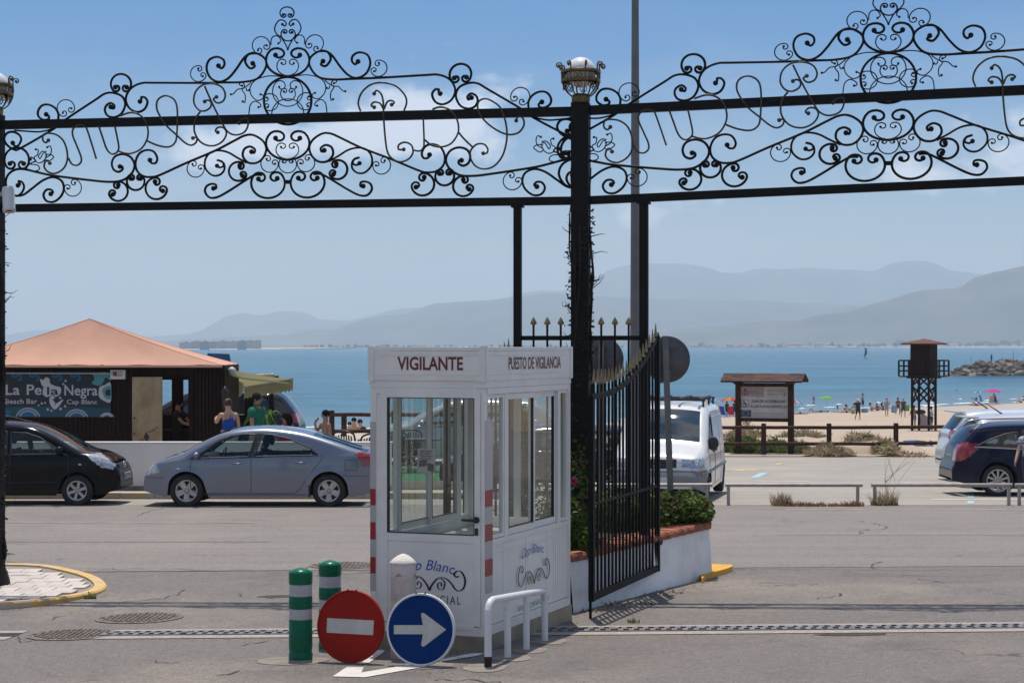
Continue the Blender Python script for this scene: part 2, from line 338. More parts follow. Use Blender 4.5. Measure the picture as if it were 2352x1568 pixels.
ridge('mountain',[(-900,797),(1250,797),(1400,786),(1500,768),(1560,752),(1620,748),(1680,746),(1760,735),(1830,734),(1880,720),(1940,716),(1960,713),(1985,700),(2040,687),(2090,671),(2120,663),(2190,660),(2215,652),(2240,632),(2290,618),(2352,608),(2450,590),(2800,540),(3300,600)],5800,950,M_MTN,8.7,.16)
# far coast
M_FAR=ground_mat('far_land',(.20,.17,.11),(.30,.25,.17),(.10,.12,.07),dscale=.01)
M_FSAND=mat('far_sand',(.55,.47,.36),.9,var=.25,scale=.02)
b=MB()
def strip(b,pu,v0,zt,d_off,m=0):
    vs=[]
    for u,v in pu:
        d=F*(CAMZ-SEA)/(v-HY); x=(u-CX)/F*d; vs+=[(x,d,SEA-1),(x,d+6,SEA+zt),(x*1.0,d+d_off,SEA+zt+.6),(x*1.0,d+d_off,SEA-1)]
    n=len(pu); b.add(vs,[(4*i+a,4*i+4+a,4*i+5+a,4*i+1+a) for i in range(n-1) for a in(0,1,2)],m)
strip(b,[(-700,802.8),(300,802.8),(560,802.6),(640,802.3),(722,801.6)],0,1.3,900,0)
b.build('far_beach',M_FSAND,kind='structure')
b=MB(); strip(b,[(560,799.6),(800,799.5),(1176,799.2),(1560,799.),(1780,799.),(1830,798.9)],0,2.0,700)
b.build('far_shore',M_FAR,kind='structure')
b=MB(); strip(b,[(1780,798.8),(2000,798.7),(2352,798.6),(3000,798.5)],0,4.6,700)
b.build('far_dune',M_FSAND,kind='structure')
M_HAZE=bpy.data.materials.new('haze_air'); M_HAZE.use_nodes=True; t=M_HAZE.node_tree; t.nodes.clear()
o=t.nodes.new('ShaderNodeOutputMaterial'); pv=t.nodes.new('ShaderNodeVolumePrincipled'); pv.inputs['Color'].default_value=(.74,.855,.975,1); pv.inputs['Density'].default_value=1.5e-4; pv.inputs['Anisotropy'].default_value=.2
t.links.new(pv.outputs[0],o.inputs['Volume'])
b=MB(); b.box((0,5800,266),(26000,15600,548)); b.build('haze',M_HAZE,kind='stuff')
# ================================================================ text
_dg=None
def text(body,O,U,W,w,h,mt,name='lettering',parent=None,ext=.0015,shear=0.,bold=0.,warp=None,space=1.,nrm=None):
    cu=bpy.data.curves.new('tmp','FONT'); cu.body=body; cu.size=1; cu.extrude=0; cu.shear=shear; cu.offset=bold; cu.space_character=space; cu.resolution_u=3
    ob=bpy.data.objects.new('tmp',cu); C.objects.link(ob)
    me=bpy.data.meshes.new_from_object(ob.evaluated_get(bpy.context.evaluated_depsgraph_get())); bpy.data.objects.remove(ob); bpy.data.curves.remove(cu)
    xs=[v.co.x for v in me.vertices]; ys=[v.co.y for v in me.vertices]; x0,x1,y0,y1=min(xs),max(xs),min(ys),max(ys)
    O,U,W=V(O),V(U).normalized(),V(W).normalized(); Nn=nrm or U.cross(W); b=MB(); vs=[]
    for v in me.vertices:
        a=(v.co.x-x0)/(x1-x0); c=(v.co.y-y0)/(y1-y0)
        p=O+U*(a*w)+W*((c+(warp(a) if warp else 0))*h)+Nn*ext; vs.append(p)
    b.add(vs,[tuple(p.vertices) for p in me.polygons]); bpy.data.meshes.remove(me)
    return b.build(name,mt,parent)
RED_T=mat('sign_red_print',(.16,.018,.02),.5); BLUE_T=mat('sign_blue_print',(.012,.07,.42),.5); GRN_T=mat('sign_green_print',(.0,.12,.06),.5); BLK_T=mat('sign_black_print',(.015,.012,.012),.5)
# ================================================================ security booth
Cn=gp(1112,1494); Cn=V((Cn.x,Cn.y,0)); Sd=V((.784,1.96,0)).normalized(); Fd=V((-Sd.y,Sd.x,0)); BL,BW=2.11,1.056
SB,FB0,FB1,TOP=-.275,1.865,1.80,2.147
bt=thing('security_booth','white glazed guard booth with red VIGILANTE lettering and red and grey corner strips','booth',(Cn.x,Cn.y,-.39))
BF=mat('booth_white_frame',(.77,.745,.70),.32,var=.06,scale=4,spec=.5); BP=mat('booth_white_panel',(.79,.765,.715),.4,var=.08,scale=1.4,det=8)
def bx(b,s0,s1,f0,f1,z0,z1,m=0):     # a block in booth axes: s along the window side, f along the door side
    q=[Cn+Sd*s+Fd*f for s,f in((s0,f0),(s1,f0),(s1,f1),(s0,f1))]
    vs=[(p.x,p.y,z) for z in(z0,z1) for p in q]; b.add(vs,[(0,1,2,3),(7,6,5,4),(0,4,5,1),(1,5,6,2),(2,6,7,3),(3,7,4,0)],m)
def sU(u): # side coordinate where pixel column u meets the window side
    d=Cn; n=V((Fd.x,Fd.y,0)); return (onplane(u,800,V((Cn.x,Cn.y,0)),n)-d).dot(Sd)
def fU(u): return (onplane(u,800,V((Cn.x,Cn.y,0)),V((Sd.x,Sd.y,0)))-Cn).dot(Fd)
def zS(u,v): return onplane(u,v,V((Cn.x,Cn.y,0)),Fd).z
def zF(u,v): return onplane(u,v,V((Cn.x,Cn.y,0)),Sd).z
PLM=mat('plinth_concrete',(.36,.30,.20),.9,col2=(.22,.19,.15),scale=2.2,bump=.4,bscale=24,det=9)
b=MB(); bx(b,-.012,BL+.012,-.012,BW+.012,-.62,SB-.003); b.build('plinth',PLM,bt)
b=MB(); bx(b,.03,BL-.03,.03,BW-.03,SB+.003,SB+.04); b.build('booth_floor',mat('booth_lino',(.25,.24,.23),.6),bt)
pw=.058
for (s,f) in((0,0),(BL-pw,0),(0,BW-pw),(BL-pw,BW-pw)):
    b=MB(); bx(b,s,s+pw,f,f+pw,SB,FB1); b.build('corner_post',BF,bt)
b=MB()
for z0,z1,o in((SB-.001,SB+.075,.006),(FB1-.05,FB1+.001,.008)):
    for q in((pw,BL-pw,-o,.05,z0,z1),(pw,BL-pw,BW-.05,BW+o,z0,z1),(-o,.05,pw,BW-pw,z0+.001,z1+.001),(BL-.05,BL+o,pw,BW-pw,z0+.001,z1+.001)):
        b=MB(); bx(b,*q); b.build('frame_rail',BF,bt)
# roof fascia
b=MB(); o=.014
bx(b,-o,BL+o,-o,BW+o,TOP-.03,TOP); bx(b,-.004,BL+.004,-.004,BW+.004,FB1+.003,TOP-.032)
b.build('roof',BF,bt)
b=MB()
for s0,s1,f0,f1 in((-o,BL+o,-o,-.006),(-o,BL+o,BW+.006,BW+o),(-o,-.006,-.005,BW+.005),(BL+.006,BL+o,-.005,BW+.005)):
    bx(b,s0,s1,f0,f1,FB0,FB0+.045); bx(b,s0,s1,f0,f1,TOP-.075,TOP-.032)
for s in(-o-.004,BL+o-.055):
    bx(b,s,s+.059,-o-.004,-.008,FB0-.01,TOP+.004); bx(b,s,s+.059,BW+.008,BW+o+.004,FB0-.01,TOP+.004)
for f in(-o-.004,BW+o-.055): bx(b,-o-.0045,-.0085,f,f+.059,FB0-.0105,TOP+.0045)
b.build('fascia_frame',BF,bt)
b=MB(); bx(b,-.012,-.006,.02,BW-.02,FB0+.046,TOP-.076); fp=b.build('sign_panel',BP,bt)
text('VIGILANTE',Cn-Sd*.0135+Fd*fU(914.5)+V((0,0,zF(990,850))),-Fd,(0,0,1),fU(914.5)-fU(1065),zF(990,819)-zF(990,850),RED_T,'lettering',fp,bold=.022,nrm=-Sd)
b=MB(); bx(b,.02,BL-.02,-.012,-.006,FB0+.046,TOP-.076); fp=b.build('sign_panel',BP,bt)
text('PUESTO DE VIGILANCIA',Cn-Fd*.0135+Sd*sU(1165)+V((0,0,zS(1225,847))),Sd,(0,0,1),sU(1285)-sU(1165),zS(1225,819)-zS(1225,847),RED_T,'lettering',fp,bold=.012,nrm=-Fd)
# window side (and the same on the far side): a low panel, side lights and two sliding sashes
ZW0,ZW1=zS(1140,1232),FB1-.05
sa,sb_,sc_,sd_=sU(1134),sU(1161),sU(1283),sU(1309)
def winside(f0,f1,out):
    lo,hi=min(f0,f1),max(f0,f1); mid=(lo+hi)/2
    wf=MB(); z0=ZW0-.06
    bx(wf,pw,BL-pw,lo,hi,z0,z0+.045)
    for s in(sb_-.012,sc_-.012): bx(wf,s,s+.05,lo+.002,hi-.002,z0+.045,ZW1)
    o=wf.build('window_frame',BF,bt)
    zz=z0+.05
    for (s0,s1,dz,df) in((pw+.002,sb_-.014,0,0),(sc_+.04,BL-pw-.002,.0,0)):
        w_=MB(); t=.028
        bx(w_,s0,s0+t,lo+.006,hi-.006,zz,ZW1-.003); bx(w_,s1-t,s1,lo+.006,hi-.006,zz,ZW1-.003); bx(w_,s0+t,s1-t,lo+.006,hi-.006,zz,zz+t); bx(w_,s0+t,s1-t,lo+.006,hi-.006,ZW1-.003-t,ZW1-.003)
        wo=w_.build('window',BF,bt); g=MB(); q=[Cn+Sd*s+Fd*mid+V((0,0,z)) for s,z in((s0+t,zz+t),(s1-t,zz+t),(s1-t,ZW1-t),(s0+t,ZW1-t))]; g.quad(*q); g.build('pane',GLASS,wo)
    mids=(sb_+sc_)/2+.03
    for k,(s0,s1) in enumerate(((sb_+.04,mids+.03),(mids-.03,sc_-.014))):
        fo=lo+.004+k*.022 if out<0 else hi-.026-k*.022; w_=MB(); t=.05
        bx(w_,s0,s0+t,fo,fo+.02,zz,ZW1-.004); bx(w_,s1-t,s1,fo,fo+.02,zz,ZW1-.004); bx(w_,s0+t,s1-t,fo,fo+.02,zz,zz+t+.01); bx(w_,s0+t,s1-t,fo,fo+.02,ZW1-.004-t,ZW1-.004)
        wo=w_.build('sliding_window',BF,bt); g=MB(); q=[Cn+Sd*s+Fd*(fo+.01)+V((0,0,z)) for s,z in((s0+t,zz+t),(s1-t,zz+t),(s1-t,ZW1-t),(s0+t,ZW1-t))]; g.quad(*q); g.build('pane',GLASS,wo)
        g=MB()
        for s in(s0+t-.004,s1-t): bx(g,s,s+.007,fo-.003,fo+.023,zz+t,ZW1-t)
        bx(g,s0+t,s1-t,fo-.003,fo+.023,zz+t+.008,zz+t+.016); g.build('gasket',BLKPL,wo)
    pb=MB(); bx(pb,pw,BL-pw,lo+.01,hi-.01,SB+.08,z0-.003); po=pb.build('wall_panel',BP,bt)
    e=lo+.01 if out<0 else hi-.01
    rib=MB()
    for s in [BL-.10-.055*k for k in range(7)]+[.44,.97,1.50]: bx(rib,s,s+.008,min(e,e+out*.004),max(e,e+out*.004),SB+.09,z0-.01)
    bx(rib,pw,BL-pw,min(e,e+out*.008),max(e,e+out*.008),z0-.075,z0-.06); rib.build('panel_rib',BF,po)
    return po
wp=winside(0,.05,-1); winside(BW-.05,BW,1)
# back side with one wide window
b=MB(); bx(b,BL-.04,BL-.012,pw,BW-pw,SB+.08,ZW0-.07); b.build('wall_panel',BP,bt)
b=MB()
for f0,f1,z0,z1 in((pw,BW-pw,ZW0-.067,ZW0-.01),(pw,BW-pw,ZW1-.05,ZW1-.003),(pw,pw+.05,ZW0-.01,ZW1-.05),(BW-pw-.05,BW-pw,ZW0-.01,ZW1-.05),(BW/2-.03,BW/2+.03,ZW0-.01,ZW1-.05)): bx(b,BL-.045,BL-.008,f0,f1,z0,z1)
wo=b.build('window',BF,bt); g=MB(); q=[Cn+Sd*(BL-.025)+Fd*f+V((0,0,z)) for f,z in((pw+.05,ZW0-.01),(BW-pw-.05,ZW0-.01),(BW-pw-.05,ZW1-.05),(pw+.05,ZW1-.05))]; g.quad(*q); g.build('pane',GLASS,wo)
# door side
f0,f1=fU(1104),fU(874); zd1=zF(990,898); zd0=SB+.085
b=MB(); bx(b,.0,.05,pw+.002,f0-.002,SB+.08,FB1-.052); bx(b,.0,.05,f1+.002,BW-pw-.002,SB+.08,FB1-.052); bx(b,.001,.049,f0-.002,f1+.002,zd1+.004,FB1-.052); b.build('door_frame',BF,bt)
gz0,gz1=zF(990,1225),zF(990,913.6); gf0,gf1=fU(1090),fU(891)
b=MB(); e0,e1=-.012,.03
bx(b,e0,e1,f0,gf0,zd0,zd1); bx(b,e0,e1,gf1,f1,zd0,zd1); bx(b,e0,e1,gf0,gf1,gz1,zd1); bx(b,e0,e1,gf0,gf1,zF(990,1243),gz0); bx(b,e0,e1,gf0,gf1,zd0,zF(990,1440)); bx(b,e0+.008,e1-.008,gf0,gf1,zF(990,1440),zF(990,1243))
do=b.build('door',BF,bt)
g=MB(); q=[Cn+Sd*.01+Fd*f+V((0,0,z)) for f,z in((gf0,gz0),(gf1,gz0),(gf1,gz1),(gf0,gz1))]; g.quad(*q); g.build('pane',GLASS,do)
g=MB()
for a0,a1,z0,z1 in((gf0-.003,gf0+.004,gz0,gz1),(gf1-.004,gf1+.003,gz0,gz1),(gf0,gf1,gz1-.004,gz1+.003),(gf0,gf1,gz0-.003,gz0+.004)): bx(g,-.0135,.031,a0,a1,z0,z1)
g.build('gasket',BLKPL,do)
g=MB(); hz=zF(1090,1193); p=Cn+Fd*fU(1096)+V((0,0,hz))
rot=Sd.to_track_quat('Z','Y').to_matrix()
g.lathe([(.028,-.03),(.028,-.012)],p,12,0,rot); g.tube([p-Sd*.02,p-Sd*.065,p-Sd*.065+Fd*.02,p-Sd*.06+Fd*.115],.011,8); bx(g,-.02,-.012,fU(1096)-.014,fU(1096)+.014,hz-.13,hz-.07)
g.build('handle',BLKPL,do)
# "Cap Blanc" print on both lower panels
def scrollprint(O,U,W,w,h,nrm,par):
    b=MB()
    def stroke(pts,r):
        pp=cr([V((x,y,0)) for x,y in pts],5); l=[]
        for i,p in enumerate(pp):
            t=(pp[min(i+1,len(pp)-1)]-pp[max(i-1,0)]); n=V((-t.y,t.x,0)).normalized(); l.append((p-n*r,p+n*r))
        vs=[V(O)+U*(q.x*w)+W*(q.y*h)+nrm*.002 for a in l for q in a]
        b.add(vs,[(2*i,2*i+1,2*i+3,2*i+2) for i in range(len(l)-1)])
    for sg in(-1,1):
        X=lambda x:.5+sg*x
        stroke([(X(0),.02),(X(.035),.28),(X(.12),.60),(X(.22),.62),(X(.30),.42),(X(.36),.15),(X(.42),.08),(X(.48),.25),(X(.495),.6),(X(.45),.92),(X(.39),.98),(X(.345),.82),(X(.375),.68),(X(.405),.76)],.014)
        stroke([(X(.16),.62),(X(.215),.42),(X(.19),.12),(X(.13),.12),(X(.115),.32),(X(.155),.42),(X(.17),.28),(X(.15),.25)],.010)
    return b.build('scroll_print',BLK_T,par)
arch=lambda a:.25*(1-(2*a-1)**2)
def logo(pu,par,side):
    pl=(lambda u,v:onplane(u,v,Cn-Fd*.006,Fd)) if side else (lambda u,v:onplane(u,v,Cn-Sd*.006,Sd))
    U=Sd if side else -Fd; nr=-Fd if side else -Sd; Z=V((0,0,1))
    (a,b_,c,d,e,f)=pu
    def rect(u0,v0,u1,v1): p=pl(u0,v0); q=pl(u1,v1); return p,(q-p).dot(U),q.z-p.z
    p,w_,h=rect(*a); text('Cap Blanc',p,U,Z,w_,h*.72,BLUE_T,'lettering',par,shear=.32,warp=arch,bold=-.004,nrm=nr)
    p,w_,h=rect(*b_); scrollprint(p,U,Z,w_,h,nr,par)
    p,w_,h=rect(*c); text('RESIDENCIAL',p,U,Z,w_,h,GRN_T,'lettering',par,space=1.35,nrm=nr)
logo(((921,1321,1045,1283),(905,1352,1069,1310),(919,1380,1058,1369),0,0,0),do,0)
logo(((1198,1291,1250,1238),(1190,1353,1262,1279),(1192,1392,1262,1378),0,0,0),wp,1)
# reflective corner strips, each band of its own
M_RR=mat('reflective_red',(.30,.012,.02),.35); M_RG=mat('reflective_grey',(.42,.42,.43),.3,metal=.3)
def tape(u0,vs,fn,pos):
    for k,(v0,v1) in enumerate(zip(vs,vs[1:])):
        g=MB(); pos(g,fn(u0,v1)+.001,fn(u0,v0)-.001); g.build('reflective_band',M_RR if k%2 else M_RG,bt)
vt=(965,1125,1163,1203,1242,1283,1322,1361)
s0,s1=sU(1114),sU(1131)
tape(1122,vt,zS,lambda g,z0,z1:bx(g,s0,s1,-.0032,-.0008,z0,z1))
tape(856,(968,1122,1160,1198,1238,1278,1316,1356),zF,lambda g,z0,z1:bx(g,-.0032,-.0008,BW-.05,BW+.002,z0,z1))
# inside: counter and a lower cupboard
b=MB(); bx(b,1.35,BL-.06,.07,BW-.07,ZW0-.14,ZW0-.11); co=b.build('counter',BF,bt)
b=MB(); bx(b,1.45,BL-.06,.1,BW-.1,SB+.045,ZW0-.143); b.build('cupboard',BP,bt)
pn=thing('notice','printed paper notice with small pictures taped inside the booth glass','notice',(0,0,0))
q=[onplane(u,v,Cn+Sd*.35,Sd) for u,v in((958,1084),(1000,1086),(1001,1031),(960,1029))]; b=MB(); b.quad(*q); b.build('sheet',mat('notice_paper',(.62,.60,.58),.8,col2=(.3,.29,.29),scale=38,det=4,lo=.25,hi=.42),pn)
b=MB()
for (u,v,w_,h,tl) in((962,1072,18,14,-3),(982,1080,14,18,4)):
    p=[onplane(a,c,Cn+Sd*.345,Sd) for a,c in((u,v),(u+w_,v+tl),(u+w_,v-h+tl),(u,v-h))]; b.quad(*p)
for k in range(6):
    p=[onplane(a,c,Cn+Sd*.345,Sd) for a,c in((964,1036+4*k),(994-3*(k%3),1036+4*k),(994-3*(k%3),1034.6+4*k),(964,1034.6+4*k))]; b.quad(*p)
b.build('print',mat('notice_ink',(.12,.11,.11),.8),pn)
# ================================================================ street furniture in front
GRNP=mat('green_plastic',(.0,.125,.062),.3,var=.15,scale=8,spec=.25); REFL=mat('reflective_white_band',(.42,.41,.43),.4,var=.08,scale=30)
def green_bollard(u,v,label):
    p=gp(u,v); t=thing('bollard',label,'bollard',p,'green plastic bollards')
    r=.097; z=p.z; g=MB(); g.lathe([(r,.0),(r*1.02,.01),(r*1.02,.05),(r*.95,.055),(r*.97,.08),(r,.10),(r,.325),(r*.96,.33),(r*.955,.42),(r,.425),(r,.515),(r*.96,.52),(r*.955,.62),(r*1.01,.625),(r*1.01,.71)],(p.x,p.y,z),28); g.build('body',GRNP,t)
    for z0,z1 in((.333,.418),(.523,.617)):
        g=MB(); g.lathe([(r*.963,z0),(r*.968,z0+.004),(r*.968,z1-.004),(r*.963,z1)],(p.x,p.y,z),28); g.build('reflective_band',REFL,t)
    g=MB(); g.lathe([(r*1.012,.708),(r*1.015,.715),(r*.62,.737),(r*.2,.75),(.001,.752)],(p.x,p.y,z),28); g.build('cap',GRNP,t)
green_bollard(690.5,1513,'green bollard with two grey bands standing clear in front'); green_bollard(758,1487,'green bollard half hidden behind the red no entry sign')
p=gp(926,1508.5); t=thing('stone_bollard','white painted stone bollard with pointed cap in front of the booth door','bollard',p)
WST=mat('white_painted_stone',(.60,.56,.52),.85,col2=(.50,.46,.42),scale=6,bump=.35,bscale=30,det=9); RPT=mat('worn_red_paint',(.58,.53,.49),.85,col2=(.42,.20,.18),scale=9,det=10,stretch=(1,1,2.4),lo=.38,hi=.47)
g=MB(); g.lathe([(.104,-.05),(.104,.77),(.108,.775)],p,24); g.build('shaft',WST,t)
for z0,z1 in((.66,.765),(.32,.47)):
    g=MB(); g.lathe([(.1045,z0),(.1052,z0+.002),(.1052,z1-.002),(.1045,z1)],p,24); g.build('painted_band',RPT,t)
g=MB(); g.lathe([(.112,.774),(.113,.78),(.085,.805),(.05,.832),(.015,.848),(.001,.85)],p,24); g.build('cap',mat('cap_plaster',(.72,.68,.62),.9,bump=.5,bscale=80),t)
SRED=mat('sign_red',(.30,.014,.008),.4,var=.12,scale=5,spec=.12); SBLU=mat('sign_blue',(.0,.030,.145),.4,var=.12,scale=4,spec=.12); SWH=mat('sign_white',(.52,.50,.46),.5,var=.12,scale=7); SGRY=mat('sign_grey_back',(.12,.12,.125),.5,metal=.4,var=.15,scale=8)
def disc_sign(name,label,u,v,dia,yaw,tilt,face,rim,art,roll=0):
    p=gp(u,v); r=dia/2; t=thing(name,label,'road sign',p+V((0,0,-.005)))
    nx=Matrix.Rotation(yaw,4,'Z')@Matrix.Rotation(tilt,4,'X')@Matrix.Rotation(roll,4,'Y')
    U=nx.to_3x3()@V((1,0,0)); W=nx.to_3x3()@V((0,0,1)); Nn=nx.to_3x3()@V((0,-1,0)); c=p+(Matrix.Rotation(yaw,4,'Z')@Matrix.Rotation(tilt,4,'X')).to_3x3()@V((0,0,1))*r
    M3=Matrix((U,W,Nn)).transposed()
    g=MB(); g.lathe([(r*.99,-.03),(r,-.024),(r,.004),(r*.985,.008),(r*.945,.008),(r*.94,.002)],c,56,0,M3); g.build('rim',rim,t)
    g=MB(); g.add([c+M3@V((r*.945*math.cos(2*PI*k/56),r*.945*math.sin(2*PI*k/56),.0025)) for k in range(56)],[tuple(range(56))]); g.build('face',face,t)
    g=MB(); g.add([c+M3@V((r*.97*math.cos(2*PI*k/56),r*.97*math.sin(2*PI*k/56),-.026)) for k in range(56)],[tuple(range(55,-1,-1))]); g.build('back',SGRY,t)
    g=MB(); g.prism([(x*r,y*r) for x,y in art],c+Nn*.003,U,W,.002); g.build('symbol',SWH,t)
    for a in(-.06,.07): g=MB(); g.box(c+W*(r*1.0)+U*a*r*2,(.012,.02,.012)); g.build('bracket_clip',BLKPL,t)
    return t
bar=[(-.70,-.20),(.70,-.20),(.70,.20),(-.70,.20)]
disc_sign('no_entry_sign','round red no entry sign with white bar leaning low on the ground','%d'%0 and 801,1522,.585,math.radians(-19),math.radians(-6),SRED,SRED,bar)
arr=[(-.78,-.125),(.075,-.125),(.02,-.40),(.045,-.455),(.10,-.46),(.755,0),(.10,.46),(.045,.455),(.02,.40),(.075,.125),(-.78,.125)]
disc_sign('direction_sign','round blue sign with white arrow pointing right standing on the ground','x' and 963,1529,.575,math.radians(-17),math.radians(-6),SBLU,mat('sign_rim_white',(.62,.62,.64),.35),arr,roll=math.radians(-2.5))
# white arch railing
fe=[gp(1121,1531),gp(1166,1509),gp(1209,1491),gp(1251,1471)]
t=thing('arch_railing','low white tubular railing with rust spots beside the booth','railing',fe[0])
WRL=mat('white_enamel_rust',(.68,.68,.69),.4,col2=(.22,.09,.045),scale=7,det=9,lo=.29,hi=.33)
z0=onplane(1130,1381,fe[0],V((0,1,0))).z; z1=onplane(1246,1353,fe[3],V((0,1,0))).z; A,B=fe[0],fe[3]; dr=(B-A); dr.z=0; dr.normalize()
tp=[A-V((0,0,.05)),V((A.x,A.y,z0-.13)),V((A.x,A.y,z0-.06))+dr*.01,V((A.x,A.y,z0-.015))+dr*.045,V((A.x,A.y,z0))+dr*.12,V((B.x,B.y,z1))-dr*.12,V((B.x,B.y,z1-.015))-dr*.045,V((B.x,B.y,z1-.06))-dr*.01,V((B.x,B.y,z1-.13)),B-V((0,0,.05))]
g=MB(); g.tube(cr(tp[:5],4)[:-1]+cr(tp[4:],4),.029,12); g.build('hoop',WRL,t)
for q,k in((fe[1],.34),(fe[2],.67)):
    k=(q-A).dot(dr)/(B-A).dot(dr); g=MB(); g.tube([q-V((0,0,.05)),V((q.x,q.y,z0+(z1-z0)*k))],.0275,12); g.build('post',WRL,t)
g=MB(); g.tube([A-V((0,0,.04)),A+V((0,0,.085))],.0305,12); g.build('rust_foot',mat('rusty_steel',(.05,.022,.015),.9,var=.4,scale=30),t)
# concrete patches where posts are set
M_PATCH=mat('cement_patch',(.245,.215,.185),.95,var=.2,scale=7,bump=.3)
for u,v,rx,ry in((1113,1533,.17,.12),(1175,1511,.16,.10),(1218,1493,.14,.10),(1262,1472,.15,.11),(672,1517,.30,.12),(985,1528,.2,.09)):
    p=gp(u,v); g=MB(); k=18; g.add([G(p.x+rx*(1+.5*noise.noise(V((i*.7,u,0))))*math.cos(2*PI*i/k),p.y+ry*2*(1+.25*noise.noise(V((i,v,3))))*math.sin(2*PI*i/k),.004) for i in range(k)],[tuple(range(k))]); tag(g.build('cement_patch',M_PATCH),kind='structure')
# ---------------------------------------------------------------- painted marks, drain, manholes, kerbs
PWH=mat('worn_white_paint',(.62,.58,.54),.8,col2=(.33,.29,.26),scale=7,det=10,lo=.30,hi=.42)
def mark(name,px,mt,dz=.006):
    g=MB(); g.add([gp(u,v,dz) for u,v in px],[tuple(range(len(px)))]); return tag(g.build(name,mt),kind='structure')
mark('painted_arrow',[(764,1552),(797,1530),(836,1531),(830,1543),(940,1525),(975,1523),(985,1528),(838,1554)][:],PWH)
mark('painted_arrow',[(826,1523),(846,1522),(884,1494),(878,1491),(868,1492)],PWH,.007); mark('painted_arrow',[(1010,1513),(1085,1499),(1112,1499),(1100,1504),(1010,1519)],PWH,.007)
M_ROADL=mat('faded_road_line',(.46,.43,.40),.85,col2=(.25,.225,.205),scale=3,stretch=(.5,3,1),lo=.44,hi=.6)
for y,wd,x0,x1 in((30.4,.10,-25,-4.2),(33.9,.10,4.5,18)):
    sheet('road_line',M_ROADL,[y,y+wd],x0,x1,1.5,dz=.005)
sheet('road_seam',mat('tar_seam',(.10,.09,.085),.9,col2=(.2,.18,.165),scale=2,stretch=(1,4,1)),[26.6,26.64],-30,-3.5,1,dz=.004)
sheet('road_seam',bpy.data.materials['tar_seam'],[RD0-.03,RD0+.02],-30,30,1,dz=.005)
sheet('road_seam',bpy.data.materials['tar_seam'],[27.9,27.93],4,12,1,dz=.004)
# crack polylines drawn as thin sunken tar lines
M_CRK=mat('crack_dirt',(.085,.076,.07),.95)
def crack(px,wd=.011):
    pts=[gp(u,v,.005) for u,v in px]; f=[]
    for a,c in zip(pts,pts[1:]):
        for k in range(5): q=a.lerp(c,k/5); f.append(q+V((R.uniform(-.05,.05),R.uniform(-.05,.05)*2,0)))
    f.append(pts[-1]); g=MB(); vs=[]
    for i,q in enumerate(f):
        w_=wd*R.uniform(.3,1.2); d=(f[min(i+1,len(f)-1)]-f[max(0,i-1)]).normalized(); n=V((-d.y,d.x,0)); vs+=[G(*(q+n*w_).xy,.0055),G(*(q-n*w_).xy,.0055)]
    g.add(vs,[(2*i,2*i+1,2*i+3,2*i+2) for i in range(len(f)-1)]); tag(g.build('ground_crack',M_CRK),kind='structure')
for c in ([(318,1185),(338,1174),(375,1166)],[(200,1305),(300,1306),(560,1307),(690,1308),(706,1302),(760,1296),(850,1290)],[(720,1322),(760,1318),(850,1314)],[(610,1372),(650,1368),(668,1370)],[(250,1384),(330,1378),(405,1366),(428,1353)],
    [(610,1472),(560,1480)],[(30,1456),(60,1470),(80,1468)],[(150,1412),(110,1424)],[(545,1362),(560,1368)],[(1005,1558),(1060,1562),(1150,1566)],[(1962,1195),(2000,1200),(2032,1206),(2034,1212)],[(1975,1225),(1985,1216),(2045,1214)],[(2020,1305),(1995,1302),(2015,1290),(2030,1290)],[(1880,1374),(1925,1366),(1930,1362)],[(2110,1328),(2170,1337)],[(1700,1306),(1900,1307),(2130,1308),(2352,1307)],[(1740,1338),(1880,1340)],[(2060,1320),(2160,1322),(2300,1319)],[(420,1520),(330,1515)],[(500,1552),(540,1541)]): crack(c)
# drainage channel with separate grates
DA,DB=gp(-70,1459),gp(2440,1438); dd=(DB-DA); dd.z=0; DL=dd.length; dd.normalize(); dn=V((-dd.y,dd.x,0))
def dpt(s,n,dz): q=DA+dd*s+dn*n; return G(q.x,q.y,dz)
def dstrip(s0,s1,n0,n1,dz,mt,name,kind='structure'):
    g=MB(); k=max(1,int((s1-s0)/.5)); vs=[]
    for i in range(k+1): s=s0+(s1-s0)*i/k; vs+=[dpt(s,n0,dz),dpt(s,n1,dz)]
    g.add(vs,[(2*i,2*i+2,2*i+3,2*i+1) for i in range(k)]); return tag(g.build(name,mt),kind=kind)
sg=lambda u:(gp(u,1450)-DA).dot(dd)
M_CONCD=ground_mat('drain_concrete',(.36,.315,.275),(.40,.35,.30),(.25,.22,.195),cracks=.5,grain=.4,dscale=1.2)
breaks=[(0,sg(62)),(sg(252),DL)]
DRN=mat('galvanised_grate',(.22,.21,.22),.55,metal=.5,var=.25,scale=10)
for s0,s1 in breaks:
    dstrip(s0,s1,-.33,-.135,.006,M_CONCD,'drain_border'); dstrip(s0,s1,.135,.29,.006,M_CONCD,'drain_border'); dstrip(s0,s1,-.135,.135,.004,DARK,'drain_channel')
gid=0
